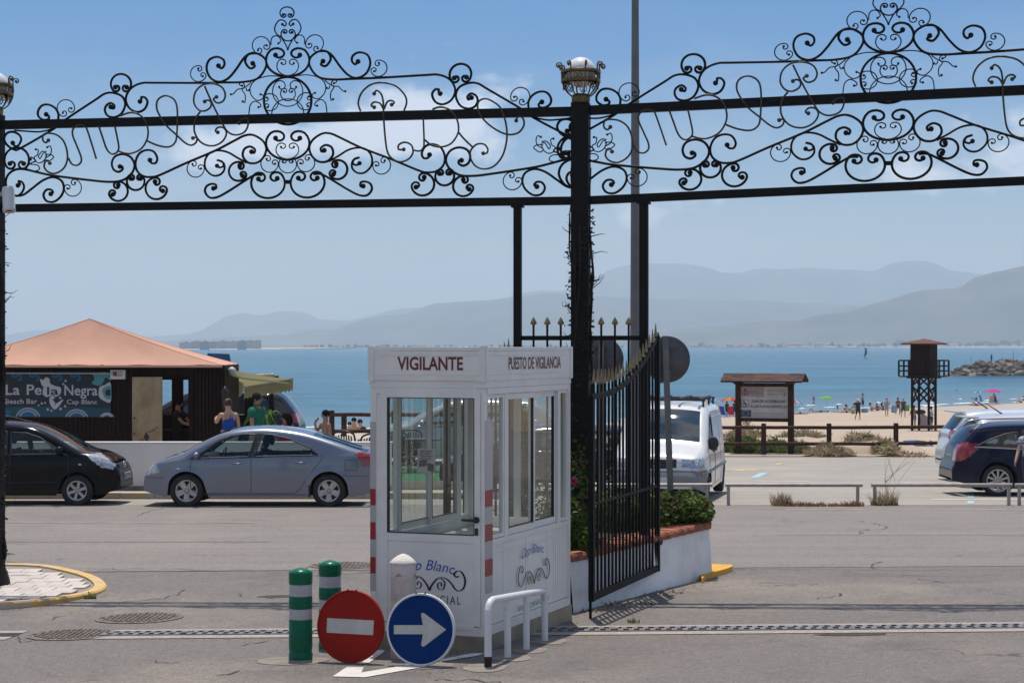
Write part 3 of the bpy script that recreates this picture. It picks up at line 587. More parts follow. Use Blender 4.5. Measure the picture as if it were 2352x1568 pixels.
for s0,s1 in breaks:
    n=int((s1-s0)/.75); 
    for k in range(n):
        a=s0+(s1-s0)*k/n+.008; c=s0+(s1-s0)*(k+1)/n-.008
        if a>sg(850) and c<sg(1255): continue
        g=MB(); nb=8; w_=(c-a)/nb
        def blk(p0,p1,n0,n1):
            vs=[dpt(s,nn,z) for z in(.002,.016) for s,nn in((p0,n0),(p1,n0),(p1,n1),(p0,n1))]; g.add(vs,[(4,5,6,7),(0,1,5,4),(1,2,6,5),(2,3,7,6),(3,0,4,7)])
        sk=.06
        for n0,n1 in((-.132,-.11),(-.012,.012),(.11,.132)): blk(a,c,n0,n1)
        for j in range(nb): blk(a+j*w_,a+j*w_+w_*.48,-.11,-.012); blk(a+j*w_+.03,a+j*w_+.03+w_*.48 if j<nb-1 else c,.012,.11)
        o=g.build('drain_grate',DRN); gid+=1; tag(o,kind='structure')
MH=mat('cast_iron_cover',(.085,.07,.06),.8,col2=(.24,.20,.17),scale=26,det=3,metal=.2,bump=.8,bscale=40)
for u,v,r,lab in((320,1419,.42,'round cast iron manhole cover between the drain and the kerb'),(165,1457,.40,'round worn manhole cover set in the gap of the drain grates'),(790,1298,.42,'round manhole cover in the road behind the green bollards')):
    p=gp(u,v); t=thing('manhole_cover',lab,'manhole cover',p,'round manhole covers'); k=40
    for nm,r0,r1,mt,dz in(('frame',r*.93,r*1.03,MH,.008),):
        g=MB(); g.add([G(p.x+q*math.cos(2*PI*i/k),p.y+q*math.sin(2*PI*i/k),dz) for q in(r0,r1) for i in range(k)],[(i,(i+1)%k,k+(i+1)%k,k+i) for i in range(k)]); g.build(nm,mt,t)
    g=MB(); g.add([G(p.x+r*.92*math.cos(2*PI*i/k),p.y+r*.92*math.sin(2*PI*i/k),.007) for i in range(k)],[tuple(range(k))])
    for i in range(-7,8):
        for j in range(-7,8):
            x,y=i*r/8.2,j*r/8.2
            if x*x+y*y<(r*.86)**2: q=G(p.x+x,p.y+y,.011); g.box(q,(r*.07,r*.07,.008),.785*((i+j)%2))
    g.build('cover',MH,t)
# left pavement island with yellow kerb and paving blocks
YEL=mat('yellow_kerb_paint',(.62,.40,.13),.8,col2=(.50,.42,.33),scale=4,det=10,lo=.36,hi=.48); YEL2=mat('fresh_yellow_paint',(.70,.36,.03),.7,var=.15,scale=6)
kp=[gp(u,v) for u,v in((-150,1291),(0,1296),(60,1297),(110,1300),(165,1310),(205,1320),(232,1331),(245,1343),(243,1353),(225,1364),(190,1374),(120,1388),(60,1395),(0,1400),(-150,1408))]
kp=[V((q.x,q.y,0)) for q in kp]; ks=cr(kp,8); cen=V((-7.2,19.,0))
KH=.10
def inset(q,d): e=(cen-q); e.z=0; return q+e.normalized()*d
acc=0; seg=[0]
for a,c in zip(ks,ks[1:]): acc+=(c-a).length; seg.append(acc)
def kat(s):
    for i in range(len(seg)-1):
        if s<=seg[i+1]: return ks[i].lerp(ks[i+1],(s-seg[i])/(seg[i+1]-seg[i]+1e-9))
    return ks[-1]
n=int(acc/.5); hfun=lambda y:KH*(.25+.75*(1-sst(18.0,21.5,y))); hh=lambda s:hfun(kat(s).y)
for k in range(n):
    a,c=acc*k/n+.006,acc*(k+1)/n-.006; qs=[kat(a),kat((a+c)/2),kat(c)]; g=MB(); vs=[]
    for q,s in zip(qs,(a,(a+c)/2,c)):
        i1,i2=inset(q,.02),inset(q,.16); h=hh(s); vs+=[G(q.x,q.y,-.02),G(q.x,q.y,h-.02),G(i1.x,i1.y,h),G(i2.x,i2.y,h),G(i2.x,i2.y,-.02)]
    g.add(vs,[(5*i+j,5*i+5+j,5*i+6+j,5*i+1+j) for i in(0,1) for j in range(4)]+[(0,1,2,3,4),(14,13,12,11,10)]); tag(g.build('kerb_stone',YEL),kind='structure')
g=MB(); ins=[inset(kat(acc*k/60),.165) for k in range(61)]; vs=[]; mid=V((-6.4,19.6,0))
for q in ins:
    for k in range(6): r_=q.lerp(mid,k/5); vs.append(G(r_.x,r_.y,hfun(r_.y)-.022))
g.add(vs,[(6*i+k,6*i+6+k,6*i+7+k,6*i+1+k) for i in range(60) for k in range(5)]); pv=tag(g.build('pavement',mat('pavement_bed',(.27,.235,.21),.95)),kind='structure')
PAV=mat('paving_block',(.56,.50,.45),.85,var=.12,scale=1.8,det=8,bump=.2,bscale=50); PAV2=mat('paving_block_grey',(.51,.46,.42),.85,var=.12,scale=2,det=8,bump=.2,bscale=50)
def inpoly(x,y,pl):
    r=False; n=len(pl)
    for i in range(n):
        a,c=pl[i],pl[(i+1)%n]
        if (a[1]>y)!=(c[1]>y) and x<(c[0]-a[0])*(y-a[1])/(c[1]-a[1])+a[0]: r=not r
    return r
pl=[(q.x,q.y) for q in ins]
i=0; rows=[]; yy=17.4
while yy<22.6:
    xx=-8.2+(.1 if i%2 else 0)
    while xx<-4.2:
        rows.append((xx,yy)); xx+=.205
    yy+=.30; i+=1
npv=0
for x,y in rows:
    if npv<295 and all(inpoly(x+dx,y+dy,pl) for dx in(-.1,.1) for dy in(-.14,.14)) and -.31<x/y<-.19:
        npv+=1; jz=R.uniform(-.004,.004); h=hfun(y)+jz; g=MB(); q=[(x-.099,y-.145),(x+.099,y-.145),(x+.099,y+.145),(x-.099,y+.145)]
        g.add([G(a,c,h-.02) for a,c in q]+[G(a,c,h) for a,c in q],[(4,5,6,7),(0,1,5,4),(1,2,6,5),(2,3,7,6),(3,0,4,7)]); o=g.build('paver',R.choice((PAV,PAV,PAV2)),pv)
# ================================================================ entrance gate
GO=V((.744,20.,0)); GD=V((1,-.185,0)).normalized(); GN=V((GD.y,-GD.x,0))   # gate line and its normal (towards the camera)
def ga(u,v,off=0): return onplane(u,v,GO+GN*off,GN)
def fp_(x,y): return (x/1.0884,y/1.0884)          # full-size photo pixels
gs=lambda p:(p-GO).dot(GD)
def gateP(s,z,off=0): q=GO+GD*s+GN*off; return V((q.x,q.y,z))
# beams: end points measured at their centre lines
UL0,UL1=ga(*fp_(-12,313.4)),ga(*fp_(1434,279)); UR0,UR1=ga(*fp_(1473,276.5)),ga(*fp_(2700,219))
LL0,LL1=ga(*fp_(-12,521.)),ga(*fp_(1434,502)); LR0,LR1=ga(*fp_(1473,501)),ga(*fp_(2700,446))
def lineZ(a,b,s): k=(s-gs(a))/(gs(b)-gs(a)); return a.z+(b.z-a.z)*k
zU=lambda s:lineZ(UL0,UL1,s) if s<0 else lineZ(UR0,UR1,s)
zL=lambda s:lineZ(LL0,LL1,s) if s<0 else lineZ(LR0,LR1,s)
S1=gs(ga(718/1.0884,250)); S2=gs(ga(2221/1.0884,250)); PITCH=S2-S1
OX=-.02
def arch_panel(a0,a1,b0,b1,dS,label,clip):
    t=thing('gate_arch',label,'gate arch',V((a0+a1)/2)*1.0-V((0,0,1)),'wrought iron arches over the gate')
    g=MB(); g.bar(a0,a1,.075,.098); g.build('upper_beam',IRON,t)
    g=MB(); g.bar(b0,b1,.075,.088); 
    g.build('lower_beam',IRON,t)
    # pattern space: left panel -> (s relative to centre, t between the two beams)
    def mp(u,v,off=OX):
        p=ga(u,v); s=gs(p); tt=(p.z-zL(s))/(zU(s)-zL(s)); s2=S1+(s-S1)*(1.04 if dS else 1)+dS
        z=zL(s2)+tt*(zU(s2)-zL(s2)) if dS else p.z
        return gateP(s2,z,off)
    cxz=718/1.0884
    def mir(u,v):            # mirror about the panel centre, in beam space
        p=ga(u,v); s=gs(p); tt=(p.z-zL(s))/(zU(s)-zL(s)); s2=2*S1-s; p2=gateP(s2,zL(s2)+tt*(zU(s2)-zL(s2)))
        return (CX+F*p2.x/p2.y, HY-F*(p2.z-CAMZ)/p2.y)
    def put(nm,pts,r,mt,ball=(),off=OX,k=6):
        q=[mp(u,v,off) for u,v in cr2(pts,k)]
        if clip and min(x.x/x.y for x in q)>.31: return
        g=MB(); n=len(q); g.tube(q,r,6)
        for e in ball: g.ball(q[e],r*2.1,8)
        g.build(nm,mt,t)
    def cr2(pts,k): return [(p.x,p.y) for p in cr([V((a,b,0)) for a,b in pts],k)]
    z1=lambda pts:[fp_(x*.35714,y*.35714) for x,y in pts]
    z2=lambda pts:[fp_(700+x*.32313,100+y*.32313) for x,y in pts]
    T,M_,t_=.0142,.0105,.0068
    def both(pts,r,ball,k=6):
        p=z1(pts); put('scroll',p,r,IRON,ball,k=k); put('scroll',[mir(*q) for q in p],r,IRON,ball,k=k)
    def omega(cx,cy,rad,ang,r,mirror=True,ry=None):
        ry=ry or rad; a=math.radians(ang); te=math.radians(52); pts=[]; rc=.43
        def spi(sgn):
            o=[]
            for i in range(13):
                q=i/12; th=te*sgn-sgn*math.radians(300)*q; rr=rc*(1-.72*q)
                cc=((1-rc)*math.cos(te),(1-rc)*math.sin(te)*sgn); o.append((cc[0]+rr*math.cos(th),cc[1]+rr*math.sin(th)))
            return o
        main=[(math.cos(te+(2*PI-2*te)*i/20),math.sin(te+(2*PI-2*te)*i/20)) for i in range(21)]
        pts=spi(1)[::-1]+main[1:-1]+spi(-1)
        o=[(cx+(x*math.cos(a)-y*math.sin(a))*rad,cy+(x*math.sin(a)+y*math.cos(a))*ry) for x,y in pts]
        p=z1(o); put('scroll',p,r,IRON,(0,-1),k=1)
        if mirror: put('scroll',[mir(*q) for q in p],r,IRON,(0,-1),k=1)
    E=(0,-1)
    both([(975,710),(985,695),(985,680),(1010,682),(1028,715),(1005,765),(955,783),(900,755),(876,690),(910,620),(985,582),(1080,579),(1370,580),(1560,577),(1700,573),(1800,548),(1857,470),(1850,410),(1790,372),(1735,380),(1712,430),(1745,477),(1780,465),(1765,443)],T,E)
    both([(1525,460),(1545,478),(1566,455),(1560,418),(1515,397),(1460,420),(1442,480),(1470,545),(1530,572),(1590,550),(1645,490),(1700,410),(1740,378),(1788,372)],T,(0,))
    both([(770,748),(790,760),(795,738),(770,720),(738,740),(730,775),(750,810),(795,820),(845,795),(872,730),(850,675),(790,650),(730,655),(660,700),(460,832),(370,902),(140,1036),(95,1046),(45,1015),(24,975),(40,935),(80,922),(125,940),(143,975),(125,1015),(100,1022),(84,1000)],T,E)
    omega(842,588,71,90,T); omega(456,758,61,62,t_)
    both([(318,800),(338,815),(330,835),(300,838),(265,815),(262,775),(290,738),(335,732),(380,755),(403,795),(402,840)],T,(0,))
    both([(95,912),(180,918),(270,922),(340,908),(372,898)],M_,())
    omega(112,1118,86,90,T)
    both([(120,1297),(135,1290),(125,1268),(150,1275),(163,1310),(145,1350),(110,1370),(65,1345),(35,1285),(50,1225),(100,1188),(165,1184),(270,1208),(380,1230),(640,1262),(760,1272),(850,1262),(915,1215),(937,1155),(910,1100),(855,1078),(800,1095),(778,1140),(790,1185),(825,1202),(853,1185),(850,1165),(835,1165)],T,E)
    both([(350,1357),(366,1345),(350,1326),(318,1330),(299,1365),(320,1405),(370,1412),(420,1375),(442,1320),(425,1265),(365,1240),(295,1262),(220,1318),(160,1362),(108,1372)],T,(0,))
    omega(505,1313,60,-128,t_)
    both([(1045,1120),(1055,1140),(1085,1140),(1096,1105),(1070,1060),(1020,1050),(970,1075),(944,1135),(955,1195),(1000,1232),(1060,1238),(1120,1222),(1300,1140),(1500,1055),(1640,982),(1710,948),(1770,945),(1835,985),(1860,1040),(1840,1100),(1795,1138),(1735,1138),(1697,1095),(1705,1045),(1745,1025),(1780,1045),(1775,1070),(1757,1062)],T,E)
    omega(945,1268,62,-90,T); omega(822,1338,68,-150,T); omega(1090,1318,76,-40,T)
    both([(1515,1160),(1535,1172),(1560,1160),(1550,1130),(1515,1120),(1560,1140),(1565,1190),(1530,1225),(1480,1225),(1435,1180),(1432,1120),(1465,1070),(1520,1053),(1590,1065),(1660,1105),(1725,1140)],M_*1.2,(0,))
    omega(1365,1180,60,-62,t_); omega(1664,1199,66,-15,T)
    both([(1490,1318),(1508,1318),(1505,1292),(1475,1287),(1440,1305),(1432,1345),(1465,1382),(1520,1378),(1600,1335),(1720,1258),(1780,1225),(1830,1225)],T,(0,))
    omega(1872,1282,118,-92,T,ry=104)
    # centre column
    for cx,cy,rx,ang,r,ry in((2010,1002,152,-90,T,116),(2008,1048,80,-90,t_,64),(2010,420,152,-90,T,114),(2010,462,76,-90,t_,66),(2010,640,106,-90,t_,104),(2012,655,52,-90,t_,50),(2005,90,49,90,M_*.8,42),(2013,240,50,-90,M_*.8,46),(2010,1150,62,-90,t_,60)): omega(cx,cy,rx,ang,r,False,ry)
    put('ring',z1([(2010+166*math.sin(2*PI*i/28),705-166*math.cos(2*PI*i/28)) for i in range(29)]),T,IRON,k=2)
    both([(2010-112*math.cos(PI*i/12),800-108*math.sin(PI*i/12)) for i in range(7)],t_,())
    omega(1885,715,60,-185,t_); omega(1883,1145,61,-60,t_)
    both([(1820,660),(1838,668),(1835,690),(1795,702),(1755,665),(1748,610),(1785,560),(1860,534),(1930,532),(1985,540)],t_,(0,))
    both([(1805,750),(1822,745),(1815,725),(1780,708),(1748,735),(1738,800)],t_,(0,))
    both([(1973,170),(1990,182),(2000,165),(1985,145),(1955,140),(1930,165),(1918,205),(1935,240),(1965,262),(2000,320),(2010,352)],t_*1.2,(0,))
    both([(1945,303),(1962,285),(1945,255),(1915,252),(1895,275),(1893,315)],t_,(0,))
    omega(1824,318,62,62,t_); omega(1385,515,56,-30,t_)
    both([(1690,600),(1672,592),(1680,572),(1705,590),(1700,618),(1660,625),(1630,655),(1612,660)],t_,(0,-1)); both([(1755,575),(1720,605),(1690,625),(1712,665),(1710,715),(1695,710)],t_,(-1,)); both([(1740,630),(1725,635),(1718,615)],t_,(0,))
    both([(245,1045),(262,1050),(255,1085),(235,1100),(245,1130),(275,1140),(305,1120),(320,1080),(300,1070),(275,1110),(265,1090),(290,1060),(320,1062)],t_,(0,)); both([(325,1030),(345,1022),(355,1050),(345,1085),(310,1110),(330,1130),(370,1100),(345,1080),(310,1085)],t_,(0,)); both([(170,1170),(215,1140),(245,1125),(215,1100),(208,1115)],t_*1.3,(-1,)); both([(210,1150),(255,1155),(272,1180),(250,1198)],t_,(-1,))
    g=MB(); a,c=mp(*fp_(2010*.35714-8,1273*.35714)),mp(*fp_(2010*.35714+8,1273*.35714)); g.bar(a,c,.05,.042); g.build('clamp',IRON,t)
    # bronze script, read from behind
    B_=.0112; o2=.035
    def let(pts,ball,fn=z1): put('letter',fn(pts),B_,IRONB,ball,off=o2)
    let([(348,985),(330,1002),(310,985),(312,950),(340,936),(400,945),(450,985),(476,1050),(480,1120),(455,1180),(400,1215),(350,1208),(320,1175),(325,1135),(345,1125),(358,1145)],E)
    let([(488,1108),(510,1148),(545,1160),(574,1140),(576,1100),(545,1020),(518,950),(522,905),(560,880),(605,890),(625,930),(683,1115)],())
    let([(700,885),(725,960),(755,1045),(790,1080),(825,1070),(840,1035),(828,960),(812,885)],())
    let([(838,1060),(880,1074),(930,1076),(995,1045),(1035,985),(1045,920),(1025,850),(980,805),(920,792),(850,815)],())
    let([(1040,990),(1110,1020),(1185,1032),(1230,1005),(1245,950),(1250,800),(1238,720),(1200,682),(1155,675),(1112,705),(1105,760),(1130,820),(1175,885),(1240,945),(1300,1000),(1345,1020),(1380,1000),(1385,965),(1358,970)],(-1,))
    let([(1440,607),(1490,720),(1570,880),(1610,932),(1660,948),(1715,930),(1742,885),(1740,835),(1700,840),(1680,865)],(-1,))
    let([(1440,715),(1462,705),(1485,720),(1480,755),(1440,780),(1395,770),(1365,720),(1375,650),(1425,600),(1500,590),(1560,615),(1584,665),(1570,710),(1530,725),(1502,700),(1523,682)],E)
    let([(1410,785),(1375,840),(1368,920),(1400,985),(1450,1018),(1510,1022),(1565,992),(1592,940),(1575,900),(1535,895),(1515,920),(1532,930)],(-1,))
    let([(735,420),(755,395),(790,425),(805,490),(808,600),(820,760),(838,870),(880,925),(945,945),(1005,920),(1035,870),(1020,815),(970,795),(925,815),(925,850),(963,850)],E,z2)
    let([(630,555),(612,490),(640,410),(710,350),(800,335),(900,360),(970,430),(985,490),(965,550)],(),z2)
    let([(735,525),(712,510),(735,485),(780,495),(808,545)],(0,),z2); let([(870,505),(890,490),(870,473),(835,485),(812,540)],(0,),z2)
    let([(1038,855),(1085,862),(1112,840),(1120,790),(1114,605)],(),z2)
    let([(1125,775),(1180,818),(1255,830),(1330,803),(1380,730),(1385,660),(1360,590),(1310,540),(1245,523),(1185,540)],(),z2)
    let([(1385,715),(1430,770),(1495,832)],(),z2)
    let([(1577,880),(1605,878),(1612,845),(1580,808),(1525,812),(1480,860),(1480,920),(1520,980),(1590,1000),(1665,975),(1730,890),(1760,760),(1750,640),(1710,530),(1650,480),(1590,458),(1540,485),(1540,550),(1590,630),(1680,700),(1770,735),(1850,720),(1892,660),(1880,605),(1845,600),(1832,628)],E,z2)
    return t
arch_panel(UL0,UL1,LL0,LL1,0,'black wrought iron arch with bronze script between the left pillar and the ivy pillar',False)
arch_panel(UR0,UR1,LR0,LR1,PITCH,'black wrought iron arch with bronze script crossing in front of the tall lamp post',True)
# pillars with creeper, lanterns
BRASS=mat('lantern_brass',(.17,.12,.045),.38,metal=.7,var=.4,scale=16); OPAL=mat('opal_glass',(.78,.78,.80),.22,spec=.6)
BARK=mat('creeper_bark',(.024,.017,.013),.9,var=.4,scale=20,bump=.5); LEAFD=mat('dry_leaf',(.03,.022,.015),.8,var=.4,scale=3)
def leafmesh(name,n,pos,size,mt,parent,kind='stuff',flat=.5):
    b=MB()
    for i in range(n):
        p=pos(i); s=size*R.uniform(.6,1.3); a=V((R.gauss(0,1),R.gauss(0,1),R.gauss(0,flat))).normalized(); c=a.cross(V((R.gauss(0,1),R.gauss(0,1),R.gauss(0,1)))).normalized(); 
        b.add([p-a*s*.5,p+c*s*.3,p+a*s*.5,p-c*s*.3+a*.02],[(0,1,2,3)])
    return b.build(name,mt,parent,kind=kind)
def pillar(u,vtop,zb,label,hw,seed,ns=9,tight=1.):
    b0=ga(u,vtop); x,y=b0.x,b0.y; zt=b0.z; t=thing('gate_pillar',label,'pillar',(x,y,zb),'dark gate pillars')
    g=MB(); g.box((x,y,(zb+zt)/2),(2*hw,2*hw,zt-zb),math.atan2(GD.y,GD.x)); g.build('shaft',IRON,t)
    rr=random.Random(seed)
    for k in range(ns):
        a0=rr.uniform(0,6.28); tw=rr.uniform(-2,2); pts=[]; top=zL(gs(b0))+(rr.uniform(-1.2,.25) if k<7 else .3); ph=rr.uniform(0,6)
        for i in range(34):
            q=i/33; z=zb+.05+(top-zb)*q; a=a0+tw*q+.5*math.sin(7*q+ph); rad=hw*1.17*tight+.014*math.sin(23*q+ph)+rr.uniform(-.010,.014); pts.append(V((x+rad*math.cos(a),y+rad*math.sin(a),z)))
        g=MB(); g.tube(pts,[.022*(1-.6*i/33)*rr.uniform(.7,1.3) for i in range(34)],5); g.build('vine_stem',BARK,t)
    def pos(i):
        z=zb+(zL(gs(b0))-.1-zb)*rr.random(); a=rr.uniform(0,6.28); rad=hw*1.18*tight+abs(rr.gauss(0,.022)); return V((x+rad*math.cos(a),y+rad*math.sin(a),z))
    leafmesh('dry_foliage',int(900*tight),pos,.05,LEAFD,t)
    g=MB()
    for k in range(70):
        z=zb+(zL(gs(b0))-.1-zb)*rr.random(); a=rr.uniform(0,6.28); p=V((x+hw*1.2*math.cos(a),y+hw*1.2*math.sin(a),z)); d=V((math.cos(a),math.sin(a),rr.uniform(-.2,1.2))).normalized()
        l=rr.uniform(.03,.13); g.tube([p,p+d*l,p+d*l*1.4+V((rr.uniform(-.03,.03),0,rr.uniform(-.03,.06)))],[.006,.004,.002],4)
    g.build('twigs',BARK,t,kind='stuff')
    return V((x,y,zt)),t
def lantern(p,label,yaw):
    t=thing('globe_lantern',label,'lantern',p,'globe lanterns on the gate pillars'); R0=.165; x,y,z=p; s=.2185
    g=MB(); g.lathe([(.095,0),(.1,.015),(.1,.07),(.085,.09),(.06,.1)],p,20); g.build('collar',BRASS,t)
    g=MB(); g.ball((x,y,z+.33),R0,28); g.build('globe',OPAL,t)
    prof=[(.085,.07),(.12,.085),(.165,.13),(.2,.2),(.212,.27),(.21,.335)]
    def pt(a,r,zz): return V((x+r*math.cos(a+yaw),y+r*math.sin(a+yaw),z+zz))
    for zz,r in((.335,.211),(.235,.209)):
        g=MB(); g.lathe([(r-.006,zz-.016),(r+.006,zz-.016),(r+.006,zz+.016),(r-.006,zz+.016),(r-.006,zz-.016)],p,28); g.build('band',BRASS,t)
    for k in range(8):
        a=2*PI*k/8; pts=[pt(a,r,zz) for r,zz in prof]+[pt(a,r,zz) for r,zz in((.207,.38),(.21,.41),(.235,.43),(.262,.418),(.268,.392),(.25,.378),(.24,.395))]
        g=MB(); g.tube(cr(pts,4),.0085,6); g.ball(pts[-1],.017,8); g.build('strap',BRASS,t)
        for zz,h in((.285,.04),(.185,.04)):
            g=MB(); am=a+PI/8
            for sgn in(-1,1):
                c=[(sgn*.002,.0),(sgn*.03,.02),(sgn*.04,-.01),(sgn*.02,-.032),(sgn*.004,-.018),(sgn*.014,-.004)]
                g.tube(cr([pt(am+dx/.2,.206 if zz>.2 else .19,zz+dz) for dx,dz in c],3),.005,5)
            g.tube([pt(am+.2*math.cos(q),.207 if zz>.2 else .19,zz+.043*math.sin(q)) for q in [2*PI*i/14 for i in range(14)]],.0045,5,closed=True); g.build('scroll',BRASS,t)
    return t
pt_,_=pillar(1334,237,-.35,'dark square gate pillar wrapped in dry creeper between the two arches',.095,3)
lantern(pt_,'white globe lantern in brass scroll cage on top of the central ivy pillar',.2)
pt_,pl_=pillar(-13,264,-.75,'creeper covered gate pillar cut by the photo edge beside the security camera',.09,9,4,.9)
lantern(pt_,'white globe lantern cut by the photo edge above the other gate pillar',.35)
g=MB(); q=gp(4,1352); g.lathe([(.20,-.05),(.17,.1),(.12,.24),(.10,.32)],V((pt_.x,pt_.y,gz(pt_.x,pt_.y))),14); g.build('flared_base',BARK,pl_)
# security camera on the far pillar
p=ga(20,460,.12); t=thing('security_camera','white bullet security camera pointing down beside the pillar at the photo edge','camera',p)
ax=V((.12,-.25,-1)).normalized(); M3=ax.to_track_quat('Z','Y').to_matrix(); CW=mat('camera_white',(.62,.62,.62),.4)
g=MB(); g.lathe([(.02,-.15),(.066,-.15),(.07,-.12),(.07,.10),(.074,.105),(.074,.135),(.055,.137),(.052,.115),(.001,.113)],p,22,0,M3); g.build('housing',CW,t)
g=MB(); g.lathe([(.001,.116),(.05,.116)],p,20,0,M3); g.build('lens',BLKPL,t)
g=MB(); g.tube([p-ax*.08,p-ax*.1+V((-.06,.04,.02)),p+V((-.13,.1,.06))],.016,8); g.build('bracket',CW,t)
# inner frame: two posts and a spiked rail over the planter
def spear(b,x,y,z0,z1,r,m=0): b.tube([(x,y,z0),(x,y,z1)],r,6,m)
def spearhead(x,y,z,h,w): 
    g=MB(); g.lathe([(.004,0),(.012,.01),(.02,.03),(w,h*.30),(w*.93,h*.48),(w*.5,h*.78),(.003,h)],(x,y,z),8,0,Matrix.Diagonal(V((1,.55,1)))); return g
FO=V((.06,20.12,0)); 
pa=ga(1189,500); pb=ga(1479,500)
t=thing('spiked_fence','black steel frame with two posts and a spiked rail around the ivy pillar','gate frame',G(pa.x,pa.y))
for q,wd in((pa,.082),(pb,.092)):
    g=MB(); zb=gz(q.x,q.y)-.05; zt=zL(gs(q))-.045; g.box((q.x,q.y,(zb+zt)/2),(wd,wd,zt-zb),math.atan2(GD.y,GD.x)); g.build('post',IRON,t)
    g=MB(); g.box((q.x,q.y,zt-.012),(wd+.05,wd+.03,.02),math.atan2(GD.y,GD.x)); g.build('bracket',IRON,t)
zr=ga(1334,776).z
g=MB(); g.bar(gateP(gs(pa)+.042,zr),gateP(gs(pb)-.048,zr),.04,.05); g.build('rail',IRON,t)
for u in(1225.5,1257,1288,1381,1412.5,1444):
    q=ga(u,775); zt=ga(u,750).z; zb=gz(q.x,q.y)+.2
    g=MB(); spear(g,q.x,q.y,zb,zt+.01,.0125); bo=g.build('bar',IRON,t); spearhead(q.x,q.y,zt-.005,ga(u,729).z-zt+.01,.036).build('spearhead',GOLD,bo)
# open gate leaves
def leaf(A,B,label,zbot,ztopA,ztopB,n=19):
    t=thing('gate_leaf',label,'gate leaf',(B.x,B.y,gz(B.x,B.y)),'open spiked gate leaves')
    d=(B-A); d.z=0; Ln=d.length; d.normalize(); at=lambda s,z:V((A.x+d.x*s,A.y+d.y*s,z))
    cv=lambda s:ztopA+(ztopB-ztopA)*((s/Ln)**2.35)
    for s in(.03,Ln-.03):
        g=MB(); g.bar(at(s,zbot),at(s,cv(s)),.05,.06,up=d); g.build('stile',IRON,t)
    for z,h in((zbot+.035,.07),(zbot+.92,.022)):
        g=MB(); g.bar(at(.06,z),at(Ln-.06,z),.032,h); g.build('rail',IRON,t)
    g=MB()
    for i in range(24): s0,s1=Ln*i/24,Ln*(i+1)/24; g.bar(at(s0,cv(s0)),at(s1,cv(s1)),.03,.055)
    g.build('curved_rail',IRON,t)
    for k in range(n):
        s=.10+(Ln-.2)*k/(n-1); zt=cv(s)+.125-.10*s/Ln; p=at(s,0)
        g=MB(); g.bar(at(s,zbot+.06),at(s,zt),.02,.02,up=d); bo=g.build('bar',IRON,t); spearhead(p.x,p.y,zt-.005,.15,.0135).build('spearhead',GOLD,bo)
    g=MB(); g.bar(at(-.012,zbot+.75),at(-.012,gz(A.x,A.y)-.02),.022,.022,up=d); g.bar(at(-.03,zbot+.75),at(.01,zbot+.75),.03,.03,up=d); g.build('drop_bolt',IRON,t)
    g=MB()
    for z in(zbot+.3,ztopB-.5): g.bar(at(Ln-.01,z),at(Ln+.14,z),.04,.05)
    g.build('hinge',IRON,t)
    # ornament circles between the bars
    return t
A=gp(1357,1419); Bq=V((1.575,19.95,0)); zb_=onplane(1358,1381,A,V((0,1,0))).z
leaf(V((A.x,A.y,0)),Bq,'black barred gate leaf with gilt spear tips standing open beside the white planter',zb_,onplane(1366,911,A,V((0,1,0))).z,onplane(1517,768,Bq,V((0,1,0))).z)
leaf(V((-.66,18.35,0)),V((.0,20.0,0)),'black barred gate leaf with gilt tips standing open behind the guard booth',zb_-.02,onplane(1050,880,V((-.66,18.35,0)),V((0,1,0))).z,onplane(1168,806,V((.0,20.0,0)),V((0,1,0))).z,14)
# ---------------------------------------------------------------- planter
PA,PB,PC,PD=V((.56,17.98,0)),V((2.27,21.3,0)),V((1.02,22.25,0)),V((-.62,18.85,0))
t=thing('planter','white rendered planter with red brick coping under the gate','planter',G(*((PA+PC)/2).xy)); ZP=.055
RD=mat('red_brick',(.33,.105,.055),.85,var=.3,scale=11,bump=.3); RD2=mat('red_brick_pale',(.40,.145,.085),.85,var=.3,scale=9,bump=.3); SOIL=mat('soil',(.05,.035,.025),.95,var=.4,scale=9)
cm=(PA+PB+PC+PD)/4
edges=[(PA,PB),(PB,PC),(PC,PD),(PD,PA)]
for a,c in edges:
    d=(c-a).normalized(); n=V((-d.y,d.x,0)); n=n if n.dot(cm-a)>0 else -n; Ln=(c-a).length; g=MB(); N_=12; vs=[]
    for i in range(N_+1):
        q=a.lerp(c,i/N_); bt_=-.04; vs+=[(q.x-n.x*.05,q.y-n.y*.05,gz(q.x,q.y)-.1),(q.x,q.y,ZP-.002),(q.x+n.x*.15,q.y+n.y*.15,ZP-.002)]
    g.add(vs,[(3*i+k,3*i+3+k,3*i+4+k,3*i+1+k) for i in range(N_) for k in(0,1)]); g.build('wall',WPLAST,t)
    nb=int(Ln/.068); prof=[(-.022,0),(-.03,.02),(-.03,.045),(-.018,.07),(.005,.082),(.24,.085),(.24,0)]
    for k in range(nb):
        s0,s1=Ln*k/nb+.003,Ln*(k+1)/nb-.003; jz=R.uniform(-.004,.004); jo=R.uniform(-.004,.004); g=MB(); vs=[]
        for s in(s0,s1):
            q=a+d*s; vs+=[(q.x+n.x*(o+jo),q.y+n.y*(o+jo),ZP+h+jz) for o,h in prof]
        m=len(prof); g.add(vs,[tuple(range(m-1,-1,-1)),tuple(range(m,2*m))]+[(i,(i+1)%m,m+(i+1)%m,m+i) for i in range(m)]); g.build('brick',R.choice((RD,RD,RD2)),t)
g=MB(); g.add([V((q.x,q.y,ZP+.04)) for q in [x+(cm-x).normalized()*.2 for x in(PA,PB,PC,PD)]],[(0,1,2,3)]); g.build('soil',SOIL,t)
g=MB(); pts=[gp(u,v,.02) for u,v in((1612,1336),(1626,1325),(1668,1313),(1683,1307),(1680,1303),(1600,1301))]; ph=[G(p.x,p.y,.06) for p in pts]
